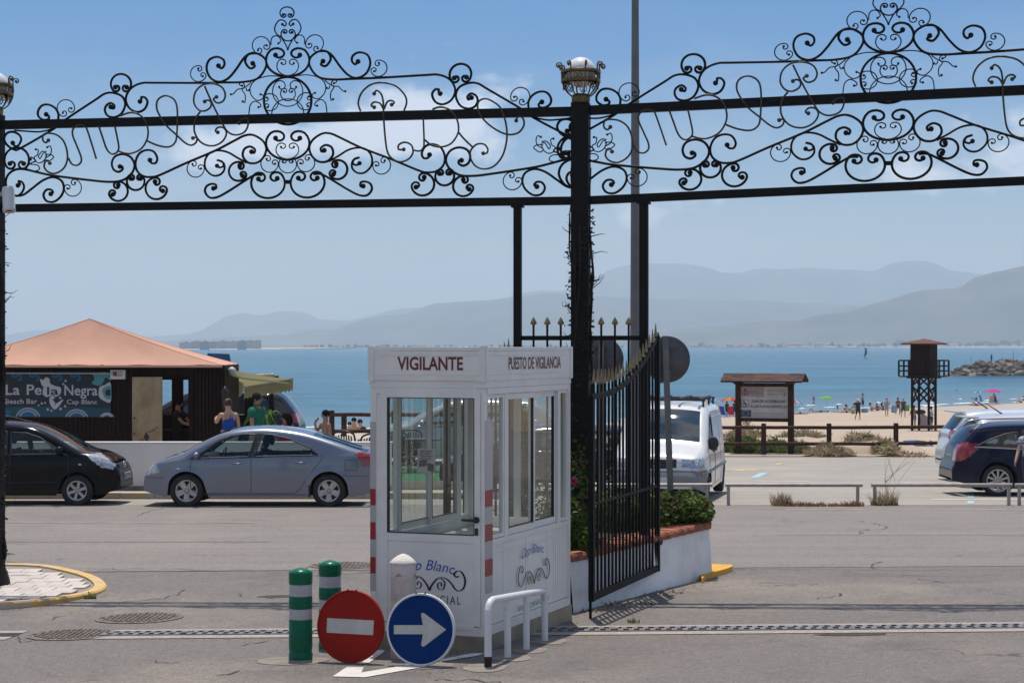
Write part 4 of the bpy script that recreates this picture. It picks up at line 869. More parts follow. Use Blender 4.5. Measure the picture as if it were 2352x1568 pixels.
g.add([G(p.x,p.y,-.05) for p in pts]+ph,[(6,7,8,9,10,11)]+[(i,(i+1)%6,6+(i+1)%6,6+i) for i in range(6)]); tag(g.build('kerb_tip',YEL2),kind='structure')
# shrubs
LF=leafmat('shrub_leaf',(.075,.135,.022),var=.5,scale=2.2,spec=.3); LF2=leafmat('shrub_leaf_pale',(.16,.21,.05),var=.45,scale=3); LFB=leafmat('brown_leaf',(.16,.095,.045),var=.4,scale=3); PINK=mat('pink_petal',(.55,.06,.18),.6)
def shrub(name,label,cat,blobs,n,size,mats,stems=7,seed=1,group=None):
    rr=random.Random(seed); c0=V(blobs[0][0]); t=thing(name,label,cat,c0,group)
    for mt,fr_ in mats:
        def pos(i):
            c,r=blobs[int(rr.random()*len(blobs))]
            while 1:
                q=V((rr.uniform(-1,1),rr.uniform(-1,1),rr.uniform(-1,1)))
                if .45<q.length<1: break
            k=1+.22*noise.noise(V(c)*3+q*2.5); q*=k
            return V((c[0]+q.x*r[0],c[1]+q.y*r[1],c[2]+q.z*r[2]))
        leafmesh('foliage',int(n*fr_),pos,size,mt,t,flat=.8)
    g=MB()
    for k in range(stems):
        c,r=blobs[k%len(blobs)]; b_=V((c[0]+rr.uniform(-.3,.3)*r[0],c[1]+rr.uniform(-.3,.3)*r[1],c[2]-r[2]*1.05)); e=V((c[0]+rr.uniform(-.7,.7)*r[0],c[1]+rr.uniform(-.7,.7)*r[1],c[2]+rr.uniform(.1,.8)*r[2])); g.tube([b_,b_.lerp(e,.5)+V((rr.uniform(-.05,.05),0,0)),e],[.012,.008,.004],5)
    g.build('stems',BARK,t,kind='stuff'); return t
hz_=ZP+.06
shrub('shrub','clipped green shrub with browned tips around the round sign post','shrub',[((1.95,21.25,hz_+.17),(.36,.40,.21)),((1.55,21.0,hz_+.19),(.42,.5,.23)),((1.15,20.9,hz_+.17),(.4,.5,.22)),((2.12,21.4,hz_+.12),(.22,.28,.20))],9500,.062,((LF,.62),(LF2,.28),(LFB,.1)),10,3)
shrub('shrub','low green shrub spilling over bricks between booth and gate leaf','shrub',[((.62,18.6,hz_+.12),(.26,.3,.28)),((.5,18.5,hz_+.34),(.2,.25,.24)),((.66,18.45,hz_+.02),(.16,.2,.2))],3800,.058,((LF,.7),(LF2,.3)),6,5)
shrub('shrub','sparse rose bush with pink flower at the foot of the ivy pillar','shrub',[((.62,19.3,hz_+.5),(.3,.4,.55)),((.25,19.2,hz_+.35),(.4,.4,.4))],1500,.06,((LF,.8),(LFB,.2)),9,8)
p=ga(1318,1106,.8); g=MB()
for k in range(7): g.ball(p+V((.03*math.cos(k),.02,.03*math.sin(k))),.022,6)
tag(g.build('rose','' or PINK),'single pink rose bloom beside the booth corner at the ivy pillar','flower')
shrub('creeper','green ivy growing up the gate post behind the booth windows','creeper',[((pa.x,pa.y,zz),(.13,.13,.42)) for zz in(-.1,.35,.8,1.15)],3600,.07,((LF,.75),(LF2,.25)),6,12)
# round signs seen from the back, posts in the planter
def backsign(u,vc,rd,d,label,yaw,lean,vb):
    c=P(u,vc,d); r=rd; t=thing('round_sign',label,'road sign',(c.x,c.y,ZP),'round road signs seen from behind')
    M3=Matrix.Rotation(yaw,3,'Z')@Matrix.Rotation(PI/2,3,'X')
    g=MB(); g.lathe([(.001,.0),(r*.99,0),(r,-.006),(r,-.03),(r*.97,-.032)],c+V((0,.03,0)),52,0,M3); g.build('disc',SGRY,t)
    dx=lean; g=MB(); g.bar((c.x-dx*.6+.0,c.y-.03,c.z+r*1.0),(c.x+dx,c.y-.03,ZP-.1),.07,.045,up=(0,1,0)); g.build('post',mat('galvanised_post',(.22,.21,.21),.5,metal=.5,var=.2,scale=6),t)
    for dz in(.14,-.14):
        g=MB(); g.box((c.x,c.y-.0,c.z+dz),(.16,.03,.035),yaw); g.build('clamp',SGRY,t)
backsign(1533,825,.273,21.6,'grey back of a round sign standing clear of the gate over the shrub',.1,.05,0)
backsign(1380,825,.273,22.0,'grey back of a round sign half hidden behind the ivy pillar',-.1,.0,0)
# ================================================================ vehicles (front towards +x, built about their own centre, wheels on z=0)
def paint(name,col,metal=.0,rough=.28,coat=1.,var=.0): return mat(name,col,rough,metal,coat=coat,var=var,scale=2)
LAMP=mat('headlamp_clear',(.55,.57,.60),.08,metal=.55,coat=1,spec=.8,var=.35,scale=14); TAIL=mat('tail_lamp_red',(.30,.006,.012),.12,coat=1,var=.4,scale=9); PLATE=mat('plate_white',(.62,.62,.60),.4); SEAT=mat('seat_fabric',(.03,.03,.034),.9)
def interp(pts,x):
    if x<=pts[0][0]: return pts[0][1]
    for (a,va),(c,vc) in zip(pts,pts[1:]):
        if x<=c: return va+(vc-va)*(x-a)/(c-a+1e-9)
    return pts[-1][1]
def pin(x,y,pl):
    r=False; n=len(pl); j=n-1
    for i in range(n):
        xi,yi=pl[i]; xj,yj=pl[j]
        if (yi>y)!=(yj>y) and x<(xj-xi)*(y-yi)/(yj-yi)+xi: r=not r
        j=i
    return r
def wheel(t,c,r,side,style,w_=.2,ns=5,rimr=.66):
    M3=Matrix.Rotation(-side*PI/2,3,'X')            # wheel axis out of the side
    g=MB(); g.lathe([(.001,.0),(r*.5,.0),(r*.5,.02),(.001,.02)],V(c)+V((0,side*.03,0)),20,0,M3); wo=g.build('wheel',mats['disc'],t,True)
    h=w_/2; R1=r*rimr
    g=MB(); g.lathe([(R1,-h),(r*.93,-h),(r,-h*.7),(r,h*.7),(r*.95,h*.96),(r*.86,h*1.02),(R1+.02,h*.94),(R1,h*.86)],c,34,0,M3,True,False); g.build('tyre',RUBBER,wo,True)
    g=MB(); g.lathe([(R1+.005,-h*.9),(R1+.004,h*.84),(R1-.008,h*.88),(R1-.022,h*.8),(R1-.03,h*.2),(R1-.03,-h*.9)],c,34,0,M3,True,False)
    hub=R1*.27; z0=h*.62
    g.lathe([(hub*.0+.001,z0+.012),(hub*.6,z0+.012),(hub,z0),(hub,z0-.03)],c,18,0,M3)
    for k in range(ns):
        a0=2*PI*k/ns+.3
        def pt(rr,off,z): return V(c)+M3@V((rr*math.cos(a0)-off*math.sin(a0),rr*math.sin(a0)+off*math.cos(a0),z))
        if style=='fat': wi,wo_,wm=.040*r/.3,.062*r/.3,.05*r/.3
        elif style=='six': wi,wo_,wm=.026,.034,.024
        else: wi,wo_,wm=.018,.022,.018
        for dz,nm in((0,0),):
            vs=[]
            for rr,ww,zz in((hub*.8,wi,z0),(R1*.62,wm,z0+.004),(R1-.012,wo_,h*.78)):
                vs+=[pt(rr,-ww,zz),pt(rr,ww,zz),pt(rr,ww,zz-.04),pt(rr,-ww,zz-.04)]
            g.add(vs,[(4*i+j,4*i+(j+1)%4,4*i+4+(j+1)%4,4*i+4+j) for i in(0,1) for j in range(4)])
    g.build('rim',ALU if style!='dark' else mats['disc'],wo,True)
    g=MB()
    for k in range(5):
        a=2*PI*k/5; q=V(c)+M3@V((hub*.62*math.cos(a),hub*.62*math.sin(a),z0+.012)); g.lathe([(.011,0),(.011,.004)],q,6,0,M3)
    g.build('lug_nuts',BLKPL,wo,True,kind='stuff')
mats={'disc':mat('brake_disc',(.05,.048,.046),.6,metal=.4)}
def car(name,label,cat,S,loc,rz,group=None):
    t=thing(name,label,cat,loc,group,rz); OFF[t.name]=V((0,0,0))
    out=S['out']; L0,L1=out[0][0],out[-1][0]; Wd=S['w']/2; zb0=S.get('zb',.22); r=S['r']; ra=r+S.get('gap',.055); tum=S.get('tum',.42); rc=S.get('rc',.11)
    belt=lambda x:interp(S['belt'],x); step=S.get('step',.035)
    op=[(p.x,p.y) for p in cr([V((a,b,0)) for a,b in out],8)] if S.get('smooth',True) else out
    for i in range(1,len(op)): op[i]=(max(op[i][0],op[i-1][0]+1e-4),op[i][1])
    top=lambda x:interp(op,x)
    # stations by arc length
    st=[]; 
    for (a,za),(c,zc) in zip(op,op[1:]):
        n=max(1,int(math.hypot(c-a,zc-za)/step)); st+=[(a+(c-a)*k/n,za+(zc-za)*k/n) for k in range(n)]
    st.append(op[-1])
    nf,nb=S.get('nf',.26),S.get('nbk',.16)
    def plan(x):
        e=(x-L0)/(L1-L0)*2-1; k=nf if e>0 else nb; return 1-k*max(0,(abs(e)-.55)/.45)**2.6
    def zb(x):
        z=zb0+S.get('lift',.10)*max(0,abs((x-L0)/(L1-L0)*2-1)-.8)/.2
        for xw in S['wx']:
            d=abs(x-xw)
            if d<ra: z=max(z,r+math.sqrt(ra*ra-d*d))
        return z
    def yw(x,z,zt=None):
        zt=top(x) if zt is None else zt; w_=Wd*plan(x); zm=belt(x)
        if z<zm: q=(z-.62)/.5; y=w_-.035*q*q
        else: q=(zm-.62)/.5; y=w_-.035*q*q-tum*(z-zm)-.0
        d=zt-z
        if d<rc: q=rc-d; y-=rc-math.sqrt(max(0,rc*rc-q*q))
        # flared arches
        for xw in S['wx']:
            dd=math.hypot(x-xw,z-r)
            if ra-.01<dd<ra+.10: y+=S.get('flare',.018)*(1-abs(dd-ra-.02)/.1 if dd<ra+.1 else 0)
        return max(.05,y)
    NR=S.get('rows',30); NT=S.get('trow',14)
    cut=S.get('cut',[])       # (name, material, 'side'/'top'/'both', predicate(x,y,z,top), label)
    parts={}
    def bucket(nm,mt,key): 
        if key not in parts: parts[key]=(nm,mt,MB(),{})
        return parts[key]
    body=('body',S['paint'],MB(),{})
    def emit(B,grid,idx):
        mb,mp=B[2],B[3]; f=[]
        for k in idx:
            if k not in mp: mp[k]=len(mb.v); mb.v.append(tuple(grid[k]))
            f.append(mp[k])
        mb.f.append(tuple(f)); mb.m.append(0); mb.sm.append(True)
    grid={}; ns=len(st)
    for i,(x,zt) in enumerate(st):
        b0=min(zb(x),zt-.03); 
        zs=[]
        n1=NR-6; hi=max(b0+.4*(zt-b0),zt-rc)
        zs=[b0+(hi-b0)*k/n1 for k in range(n1+1)]+[zt-(zt-hi)*(1-math.sin(PI/2*k/6)) for k in range(1,7)]
        for k,z in enumerate(zs):
            y=yw(x,z,zt)
            for sd in(-1,1): grid[('s',i,k,sd)]=(x,sd*y,z)
        ye=yw(x,zs[-1],zt)
        for k in range(NT+1):
            q=k/NT*2-1; grid[('t',i,k)]=(x,ye*q,zt+S.get('crown',.035)*(1-q*q)*min(1,max(.25,(zt-.5)/.5)))
    K=NR
    sidec=[c for c in cut if c[2]!='top']; topc=[c for c in cut if c[2]!='side']
    for i in range(ns-1):
        xm=(st[i][0]+st[i+1][0])/2
        for k in range(K):
            for sd in(-1,1):
                idx=[('s',i,k,sd),('s',i+1,k,sd),('s',i+1,k+1,sd),('s',i,k+1,sd)]
                if sd>0: idx=idx[::-1]
                p=[sum(grid[q][c] for q in idx)/4 for c in range(3)]; B=body
                for c in sidec:
                    if c[3](p[0],p[1],p[2],False): B=bucket(c[0],c[1],(c[0],c[4],sd)); break
                emit(B,grid,idx)
        for k in range(NT):
            idx=[('t',i,k),('t',i+1,k),('t',i+1,k+1),('t',i,k+1)]
            p=[sum(grid[q][c] for q in idx)/4 for c in range(3)]; B=body
            for c in topc:
                if c[3](p[0],p[1],p[2],True): B=bucket(c[0],c[1],(c[0],c[4],(1 if p[1]>0 else -1) if c[0] in('headlight','taillight','fog_lamp') else 0)); break
            emit(B,grid,idx)
    # end caps
    for i in(0,ns-1):
        ring=[('s',i,k,-1) for k in range(K+1)]+[('s',i,k,1) for k in range(K,-1,-1)]
        emit(body,grid,ring if i else ring[::-1])
    doors={}
    for key,(nm,mt,mb,_) in list(parts.items()):
        pass
    bo=body[2].build('body',S['paint'],t,True)
    dd={}
    for key in sorted(parts,key=lambda k:0 if k[0]=='door' else 1):
        nm,mt,mb,_=parts[key]; o=mb.build(nm,mt,t,True); dd[key]=o
    def sidept(x,z,sd,off=.003): return V((x,sd*(yw(x,z)+off),z))
    def outline(poly,sd,rad,mt,nm,par,off=.0,k=5,closed=True,n=5):
        pts=[]; m=len(poly)
        for a in range(m if closed else m-1):
            p,q=poly[a],poly[(a+1)%m]; nn=max(2,int(math.hypot(p[0]-q[0],p[1]-q[1])/.05))
            pts+=[sidept(p[0]+(q[0]-p[0])*j/nn,p[1]+(q[1]-p[1])*j/nn,sd,off) for j in range(nn)]
        if not closed: pts.append(sidept(*poly[-1],sd,off))
        g=MB(); g.tube(pts,rad,n,closed=closed); return g.build(nm,mt,par,True)
    for sd in(-1,1):
        for w_ in S.get('win',[]): outline(w_,sd,S.get('wtrim',.016),S.get('trim',BLKPL),'window_trim',t,-.004)
        for j,w_ in enumerate(S.get('doors',[])): outline(w_,sd,.0065,BLKPL,'door_seam',t,-.002)
        for x,z in S.get('handles',[]):
            g=MB(); g.tube([sidept(x-.1,z,sd,.0),sidept(x-.09,z,sd,.025),sidept(x,z+.004,sd,.03),sidept(x+.09,z,sd,.025),sidept(x+.1,z,sd,0)],.014,6); g.build('handle',S.get('hmat',S['paint']),t,True)
        if 'mirror' in S:
            x,z=S['mirror']; p=sidept(x,z,sd,.09); g=MB(); g.ball(p,.095,14,0,S.get('msq',(.62,1.15,.72))); g.bar(sidept(x,z-.04,sd,-.02),p-V((0,0,.03)),.05,.035); g.build('wing_mirror',S.get('mmat',S['paint']),t,True)
        for poly,rad,mt,nm in S.get('lines',[]): outline(poly,sd,rad,mt,nm,t,.0,closed=False)
    # wells, floor, seats
    g=MB(); g.box(((L0+L1)/2,0,zb0+.07),((L1-L0)*.86,S['w']*.80,.10)); 
    for xw in S['wx']:
        for sd in(-1,1):
            n=14; vs=[]
            for j in range(n+1):
                a=PI*j/n; 
                for yy in(Wd*plan(xw)-.05,Wd*plan(xw)-.42): vs.append((xw+(ra+.004)*math.cos(a),sd*yy,r+(ra+.004)*math.sin(a)))
            g.add(vs,[(2*j,2*j+1,2*j+3,2*j+2) for j in range(n)]); g.add([vs[2*j+1] for j in range(n+1)],[tuple(range(n+1))])
    g.build('underbody',DARK,t,True)
    for xw in S['wx']:
        for sd in(-1,1): wheel(t,(xw,sd*(Wd*plan(xw)-.115+S.get('wout',0)),r),r,sd,S.get('wst','fat'),.2,S.get('ns',5),S.get('rimr',.66))
    for x,z in S.get('seats',[]):
        for sd in(-1,1):
            g=MB(); y=sd*.37; g.tube(cr([V((x+.45,y,z-.16)),V((x+.05,y,z-.18)),V((x-.08,y,z+.1)),V((x-.2,y,z+.42))],4),.10,8); g.build('seat',SEAT,t,True)
            g=MB(); g.ball((x-.235,y,z+.60),.12,10,0,(.45,1,.8)); g.build('headrest',SEAT,t,True)
    if 'dash' in S:
        x,z=S['dash']; g=MB(); g.tube([(x,-Wd*.72,z),(x+.05,0,z+.02),(x,Wd*.72,z)],.12,8); g.build('dashboard',SEAT,t,True)
        g=MB(); q=[V((x-.3-.05*math.sin(a),S.get('drv',.37)+.18*math.cos(a),z+.08+.17*math.sin(a))) for a in [2*PI*j/18 for j in range(18)]]; g.tube(q,.014,5,closed=True); g.tube([q[0],q[9]],.012,5); g.build('steering_wheel',BLKPL,t,True)
    S['_side']=sidept; S['_top']=top; S['_yw']=yw
    return t
def poly_cut(nm,mt,pl,lab=''): return (nm,mt,'side',lambda x,y,z,tp:pin(x,z,pl),lab)
def side_glass(S,g):
    return [poly_cut('side_window',g,w_,str(i)) for i,w_ in enumerate(S['win'])]+([poly_cut('pillar_trim',BLKPL,[(.17,.945),(.03,.945),(-.10,1.38),(.04,1.38)],'b')] if 'pil' in S else [])+[poly_cut('door',S['paint'],d,str(i)) for i,d in enumerate(S.get('doors',[]))]
def topglass(nm,g,x0,x1,margin,S): 
    Wd=S['w']/2
    return (nm,g,'top',lambda x,y,z,tp:x0<x<x1 and abs(y)<(Wd-S.get('tum',.42)*max(0,z-interp(S['belt'],x))-margin),nm)
# ---- silver hatchback saloon (faces left in the street)
SIL=paint('silver_blue_paint',(.175,.20,.255),.55,.28)
S=dict(w=1.76,r=.315,wx=(-1.36,1.32),zb=.20,rc=.10,tum=.40,paint=SIL,
 out=[(-2.28,.45),(-2.275,.62),(-2.26,.90),(-2.20,1.0),(-1.9,1.075),(-1.35,1.26),(-.85,1.40),(-.3,1.475),(.15,1.475),(.6,1.415),(1.0,1.25),(1.38,1.035),(1.58,.965),(1.88,.86),(2.06,.74),(2.14,.60),(2.165,.48),(2.17,.40)],
 belt=[(-2.3,.98),(-1.3,.97),(0,.935),(1.3,.885),(2.3,.80)],
 win=[[(1.17,.925),(.15,.955),(.02,1.365),(.25,1.375),(.5,1.335),(.8,1.205)],[(.05,.96),(-1.16,.985),(-1.0,1.12),(-.6,1.29),(-.25,1.365),(-.09,1.367)]],
 pil=1,doors=[[(1.24,.86),(1.24,.36),(1.12,.27),(.10,.27),(.10,.95),(1.17,.925)],[(.10,.95),(.10,.27),(-.72,.27),(-.82,.35),(-.98,.60),(-1.22,.90),(-1.24,.985)]],
 handles=[(.36,.83),(-.83,.845)],mirror=(1.12,.985),hmat=SIL,seats=[(.1,.60),(-.85,.62)],dash=(1.0,.86),drv=.37,wst='fat',ns=5,flare=.02,
 lines=[([(-1.62,.60),(-2.2,.58)],.004,BLKPL,'panel_seam'),([(1.72,.56),(2.2,.56)],.004,BLKPL,'panel_seam'),([(1.0,.245),(-.95,.245)],.006,BLKPL,'sill_seam')])
S['cut']=side_glass(S,CGLASS)+[poly_cut('pillar_trim',BLKPL,[(.17,.93),(.03,.93),(-.10,1.38),(.04,1.38)]),poly_cut('pillar_trim',BLKPL,[(1.3,.90),(1.1,.92),(.6,1.30),(.7,1.28)],'a'),topglass('windscreen',CGLASS,.52,1.36,.10,S),topglass('rear_window',CGLASS,-2.08,-1.05,.13,S),
 ('headlight',LAMP,'both',lambda x,y,z,tp:pin(x,z,[(1.84,.66),(2.1,.60),(2.3,.60),(2.3,.76),(2.02,.81),(1.90,.79)]) and abs(y)>.42,'h'),
 ('taillight',TAIL,'both',lambda x,y,z,tp:pin(x,z,[(-1.86,1.01),(-2.02,.78),(-2.4,.66),(-2.4,1.1),(-2.1,1.1)]) and abs(y)>.45,'t')]
cx_=P(428,1124,34.8).x+1.32
tcar=car('silver_car','silver blue five door saloon parked facing the black car, half behind the booth','car',S,(cx_,35.66,gz(cx_,35.6)),PI)
sp=S['_side']
for sd in(1,):
    g=MB(); q=[(-1.66,.71),(-1.9,.71),(-1.9,.90),(-1.66,.90)]
    for a,c in zip(q,q[1:]+q[:1]): g.tube([sp(a[0]+(c[0]-a[0])*j/4,a[1]+(c[1]-a[1])*j/4,sd,0) for j in range(5)],.004,4)
    g.build('fuel_flap',BLKPL,tcar,True)
    g=MB(); g.ball(sp(1.47,.735,sd,0),.035,8,0,(1,.3,.5)); g.build('indicator',PLATE,tcar,True)
    g=MB(); g.tube([sp(-1.0,.43,sd,.0),sp(-1.0,.20,sd,.0)],.02,6); g.build('mud_flap',BLKPL,tcar,True)
g=MB(); g.tube([V((-1.2,.28,1.37)),V((-1.65,.32,1.215)),V((-1.95,.3,1.12))],.014,5); g.build('wiper',BLKPL,tcar,True)
# ---- black compact people carrier (front half in view)
BLK=paint('black_paint',(.004,.004,.006),0,.12,0); BLK.node_tree.nodes['Principled BSDF'].inputs['Specular IOR Level'].default_value=.22
S=dict(w=1.70,r=.30,wx=(-1.33,1.27),zb=.21,rc=.12,tum=.34,paint=BLK,nf=.30,
 out=[(-2.02,.45),(-2.015,.65),(-2.0,.95),(-1.92,1.25),(-1.78,1.45),(-1.4,1.535),(-.6,1.575),(0,1.555),(.4,1.49),(.8,1.32),(1.1,1.15),(1.32,1.04),(1.6,.98),(1.85,.865),(1.98,.74),(2.04,.60),(2.055,.45)],
 belt=[(-2.1,1.03),(-1.0,1.0),(.4,.95),(1.2,.93),(2.1,.85)],
 win=[[(1.02,1.0),(.02,.985),(-.02,1.40),(.28,1.39),(.55,1.30)],[(-.06,.99),(-1.0,1.02),(-.98,1.42),(-.1,1.42)],[(-1.05,1.03),(-1.6,1.06),(-1.5,1.36),(-1.03,1.42)]],
 doors=[[(1.1,.95),(1.12,.5),(.95,.29),(.0,.29),(.0,.98),(1.05,.99)],[(.0,.98),(.0,.29),(-.75,.29),(-.98,.6),(-1.02,1.02)]],
 handles=[(.2,.87)],mirror=(.95,1.06),msq=(.8,1.0,.9),seats=[(0,.62),(-.85,.64)],dash=(.85,.93),drv=.37,wst='six',ns=6,rimr=.64,
 lines=[([(1.0,.46),(-.9,.45)],.008,BLKPL,'side_moulding')])
S['cut']=side_glass(S,CGLASS)+[topglass('windscreen',CGLASS,.42,1.30,.09,S),topglass('rear_window',DGLASS,-2.0,-1.8,.15,S),
 ('headlight',LAMP,'both',lambda x,y,z,tp:pin(x,z,[(1.42,.99),(1.52,.90),(1.72,.74),(1.93,.70),(1.96,.78),(1.80,.90),(1.62,1.0)]) and abs(y)>.40,'h'),
 ('grille',BLKPL,'top',lambda x,y,z,tp:x>1.7 and .67<z<.80 and abs(y)<.38,'g'),('air_intake',BLKPL,'both',lambda x,y,z,tp:x>1.85 and .30<z<.46 and abs(y)<.62,'a')]
S['cut']=S['cut'][:-2]+[S['cut'][-2],S['cut'][-1]]
cx_=P(177,1120,35.2).x-1.27
tblk=car('black_car','glossy black compact people carrier with number plate parked by the white wall','car',S,(cx_,36.0,gz(cx_,36)),0)
sp=S['_side']; tp_=S['_top']
g=MB()
for z in(.70,.745,.79):
    x=next(x/500 for x in range(1100,600,-1) if tp_(x/500)>z); g.tube([(x-.05,-.36,z),(x+.01,0,z),(x-.05,.36,z)],.012,5)
g.build('grille_bar',CHROME,tblk,True,kind='stuff')
x=next(x/500 for x in range(1100,600,-1) if tp_(x/500)>.76); g=MB(); g.tube([V((x+.035,.075*math.cos(a),.755+.06*math.sin(a))) for a in [2*PI*i/18 for i in range(18)]],.012,5,closed=True); g.bar((x+.04,-.1,.755),(x+.04,.1,.755),.02,.026); g.build('emblem',CHROME,tblk,True)
g=MB(); g.box((2.062,0,.545),(.016,.52,.115)); po=g.build('licence_plate',PLATE,tblk,True)
g=MB(); g.box((2.0715,-.236,.545),(.003,.045,.112)); g.build('plate_band',BLUE_T,po,True)
tx=text('3677 FW',(2.0722,-.20,.505),(0,1,0),(0,0,1),.43,.08,BLK_T,'lettering',None); tx.parent=po
# the right door-side lamp, foglamp
for sd in(-1,1):
    g=MB(); q=V((1.90,sd*.60,.40)); g.lathe([(.075,-.04),(.075,.0),(.06,.008),(.001,.0)],q,14,0,Matrix.Rotation(sd*-.5,3,'Z')@Matrix.Rotation(PI/2,3,'Y')); g.build('fog_lamp',BLKPL,tblk,True)
    g=MB(); g.ball(sp(1.33,.80,sd,0),.035,8,0,(1,.3,.5)); g.build('indicator',PLATE,tblk,True)
g=MB(); g.tube([V((.15,.3,1.56)),V((-.45,.3,1.70))],.006,4); g.build('antenna',BLKPL,tblk,True)
g=MB(); g.tube([V((1.28,-.35,1.075)),V((1.1,.15,1.17))],.012,5); g.build('wiper',BLKPL,tblk,True)
# ---- white delivery van, seen from its front
VW=paint('van_white',(.66,.67,.68),0,.35,.6,.05); VG=mat('van_grey_bumper',(.20,.21,.22),.6,var=.1)
S=dict(w=1.88,r=.31,wx=(-1.62,1.40),zb=.24,rc=.15,tum=.12,paint=VW,nf=.16,nbk=.06,crown=.05,
 out=[(-2.33,.5),(-2.325,.7),(-2.31,1.1),(-2.27,1.6),(-2.2,1.80),(-2.0,1.86),(-1.0,1.88),(.2,1.87),(.55,1.80),(.9,1.58),(1.25,1.28),(1.45,1.14),(1.75,1.05),(2.02,.97),(2.16,.88),(2.20,.72),(2.27,.58),(2.30,.45),(2.30,.38)],
 belt=[(-2.4,1.10),(0,1.10),(2.4,.95)],
 win=[[(1.22,1.08),(.32,1.08),(.24,1.66),(.50,1.66)]],doors=[[(1.28,1.0),(1.02,.42),(.88,.32),(.24,.32),(.2,1.72),(.5,1.70)],[(.17,1.75),(.17,.32),(-1.0,.32),(-1.0,1.75)]],
 handles=[(.42,.98),(.0,.98)],hmat=BLKPL,mirror=(1.16,1.17),msq=(.5,1.25,1.5),mmat=BLKPL,seats=[(.1,.85)],dash=(1.15,1.05),drv=.42,wst='dark',ns=7,wtrim=.02,
 lines=[([(2.1,.62),(-2.2,.62)],.03,VG,'side_moulding'),([(.1,1.66),(-.95,1.66),(-.95,1.14),(.1,1.14),(.1,1.66)],.008,VW,'pressed_panel'),([(-1.1,1.66),(-2.15,1.66),(-2.15,1.14),(-1.1,1.14),(-1.1,1.66)],.008,VW,'pressed_panel'),([(1.25,1.06),(-2.2,1.06)],.01,VW,'crease')])
S['cut']=side_glass(S,CGLASS)+[topglass('windscreen',VGLASS,.60,1.36,.10,S),
 ('headlight',LAMP,'both',lambda x,y,z,tp:x>1.85 and .72<z<.915 and abs(y)>.44,'h'),('grille',BLKPL,'top',lambda x,y,z,tp:x>2.0 and .73<z<.90 and abs(y)<.43,'g'),
 ('bumper',VG,'both',lambda x,y,z,tp:x>1.72 and z<.69,'b'),('taillight',TAIL,'side',lambda x,y,z,tp:x<-2.2 and .8<z<1.3,'t')]
vy=39.6; vc=P(1507,1138,38.2)
tv=car('white_van','white panel van with black roof bars parked nose first behind the gate','van',S,(3.27,38.1,gz(3.27,38.1)),-PI/2-math.radians(12))
g=MB()
for yy in(.62,.22,-.22,-.62): g.bar((-1.8,yy,2.03),(.45,yy,2.03),.05,.035)
rk=g
for xx in(.25,-.8,-1.7): rk.bar((xx,-.74,2.0),(xx,.74,2.0),.05,.03)
rk.build('roof_bar',BLKPL,tv,True,kind='stuff')
for xx in(.25,-.8,-1.7):
    for yy in(-.7,.7): g=MB(); g.bar((xx,yy,1.84),(xx,yy,2.0),.04,.04); g.build('rack_foot',BLKPL,tv,True)
g=MB(); g.tube([V((1.36,.5,1.20)),V((1.12,-.1,1.42))],.013,5); g.build('wiper',BLKPL,tv,True)
g=MB(); g.box((1.12,.30,1.21),(.16,.26,.012)); g.build('paper',PLATE,tv,True)
g=MB(); g.box((2.31,0,.50),(.02,.54,.12)); g.build('licence_plate',PLATE,tv,True)
g=MB(); g.tube([V((2.215,.07*math.cos(a),.81+.07*math.sin(a))) for a in [2*PI*i/18 for i in range(18)]],.01,5,closed=True)
for a in(PI/2,PI*7/6,PI*11/6): g.tube([V((2.215,0,.81)),V((2.215,.07*math.cos(a),.81+.07*math.sin(a)))],.009,4)
g.build('emblem',CHROME,tv,True)
# ---- dark blue estate at the beach car park
NAV=paint('navy_paint',(.006,.008,.026),.0,.12,0); NAV.node_tree.nodes['Principled BSDF'].inputs['Specular IOR Level'].default_value=.25
S=dict(w=1.80,r=.33,wx=(-1.33,1.42),zb=.22,rc=.12,tum=.42,paint=NAV,nbk=.24,
 out=[(-2.24,.36),(-2.235,.54),(-2.20,.66),(-2.14,.95),(-2.04,1.08),(-1.85,1.30),(-1.66,1.41),(-1.2,1.465),(-.4,1.48),(.2,1.46),(.6,1.38),(1.0,1.2),(1.35,1.02),(1.7,.95),(2.1,.82),(2.3,.66),(2.36,.45)],
 belt=[(-2.5,1.02),(-1.2,.98),(1.3,.93),(2.4,.85)],
 win=[[(-.92,.99),(-1.78,1.03),(-1.50,1.17),(-1.15,1.29),(-.90,1.33)],[(-.82,.985),(.12,.965),(.12,1.37),(-.80,1.35)],[(.2,.965),(1.05,.94),(.7,1.2),(.45,1.33),(.2,1.37)]],
 doors=[[(.16,.96),(.16,.3),(-.6,.3),(-.86,.7),(-.87,.98)],[(1.12,.92),(1.14,.4),(1.0,.3),(.16,.3),(.16,.96)]],
 handles=[(-.60,.86),(.38,.84)],hmat=CHROME,mirror=(1.0,1.0),seats=[(.1,.6),(-.85,.62)],dash=(1.0,.88),wst='thin',ns=10,rimr=.72,trim=BLKPL,
 lines=[([(-1.8,1.025),(-.9,.985),(.2,.96),(1.1,.93)],.009,CHROME,'chrome_strip')])
S['cut']=side_glass(S,CGLASS)+[topglass('windscreen',CGLASS,.5,1.34,.1,S),topglass('rear_window',CGLASS,-2.06,-1.72,.12,S),
 ('taillight',TAIL,'both',lambda x,y,z,tp:pin(x,z,[(-2.5,.74),(-2.08,.72),(-1.98,.77),(-1.62,1.07),(-1.9,1.11),(-2.5,1.08)]) and abs(y)>.44,'t')]
S['step']=.02; S['rows']=44
q=P(2300,1107,38.1)
tn_=car('blue_car','dark blue estate car with chrome roof rails and red tail lamp seen from the side','car',S,(q.x+1.33,39.1,gz(q.x,38.6)),math.radians(-1.5))
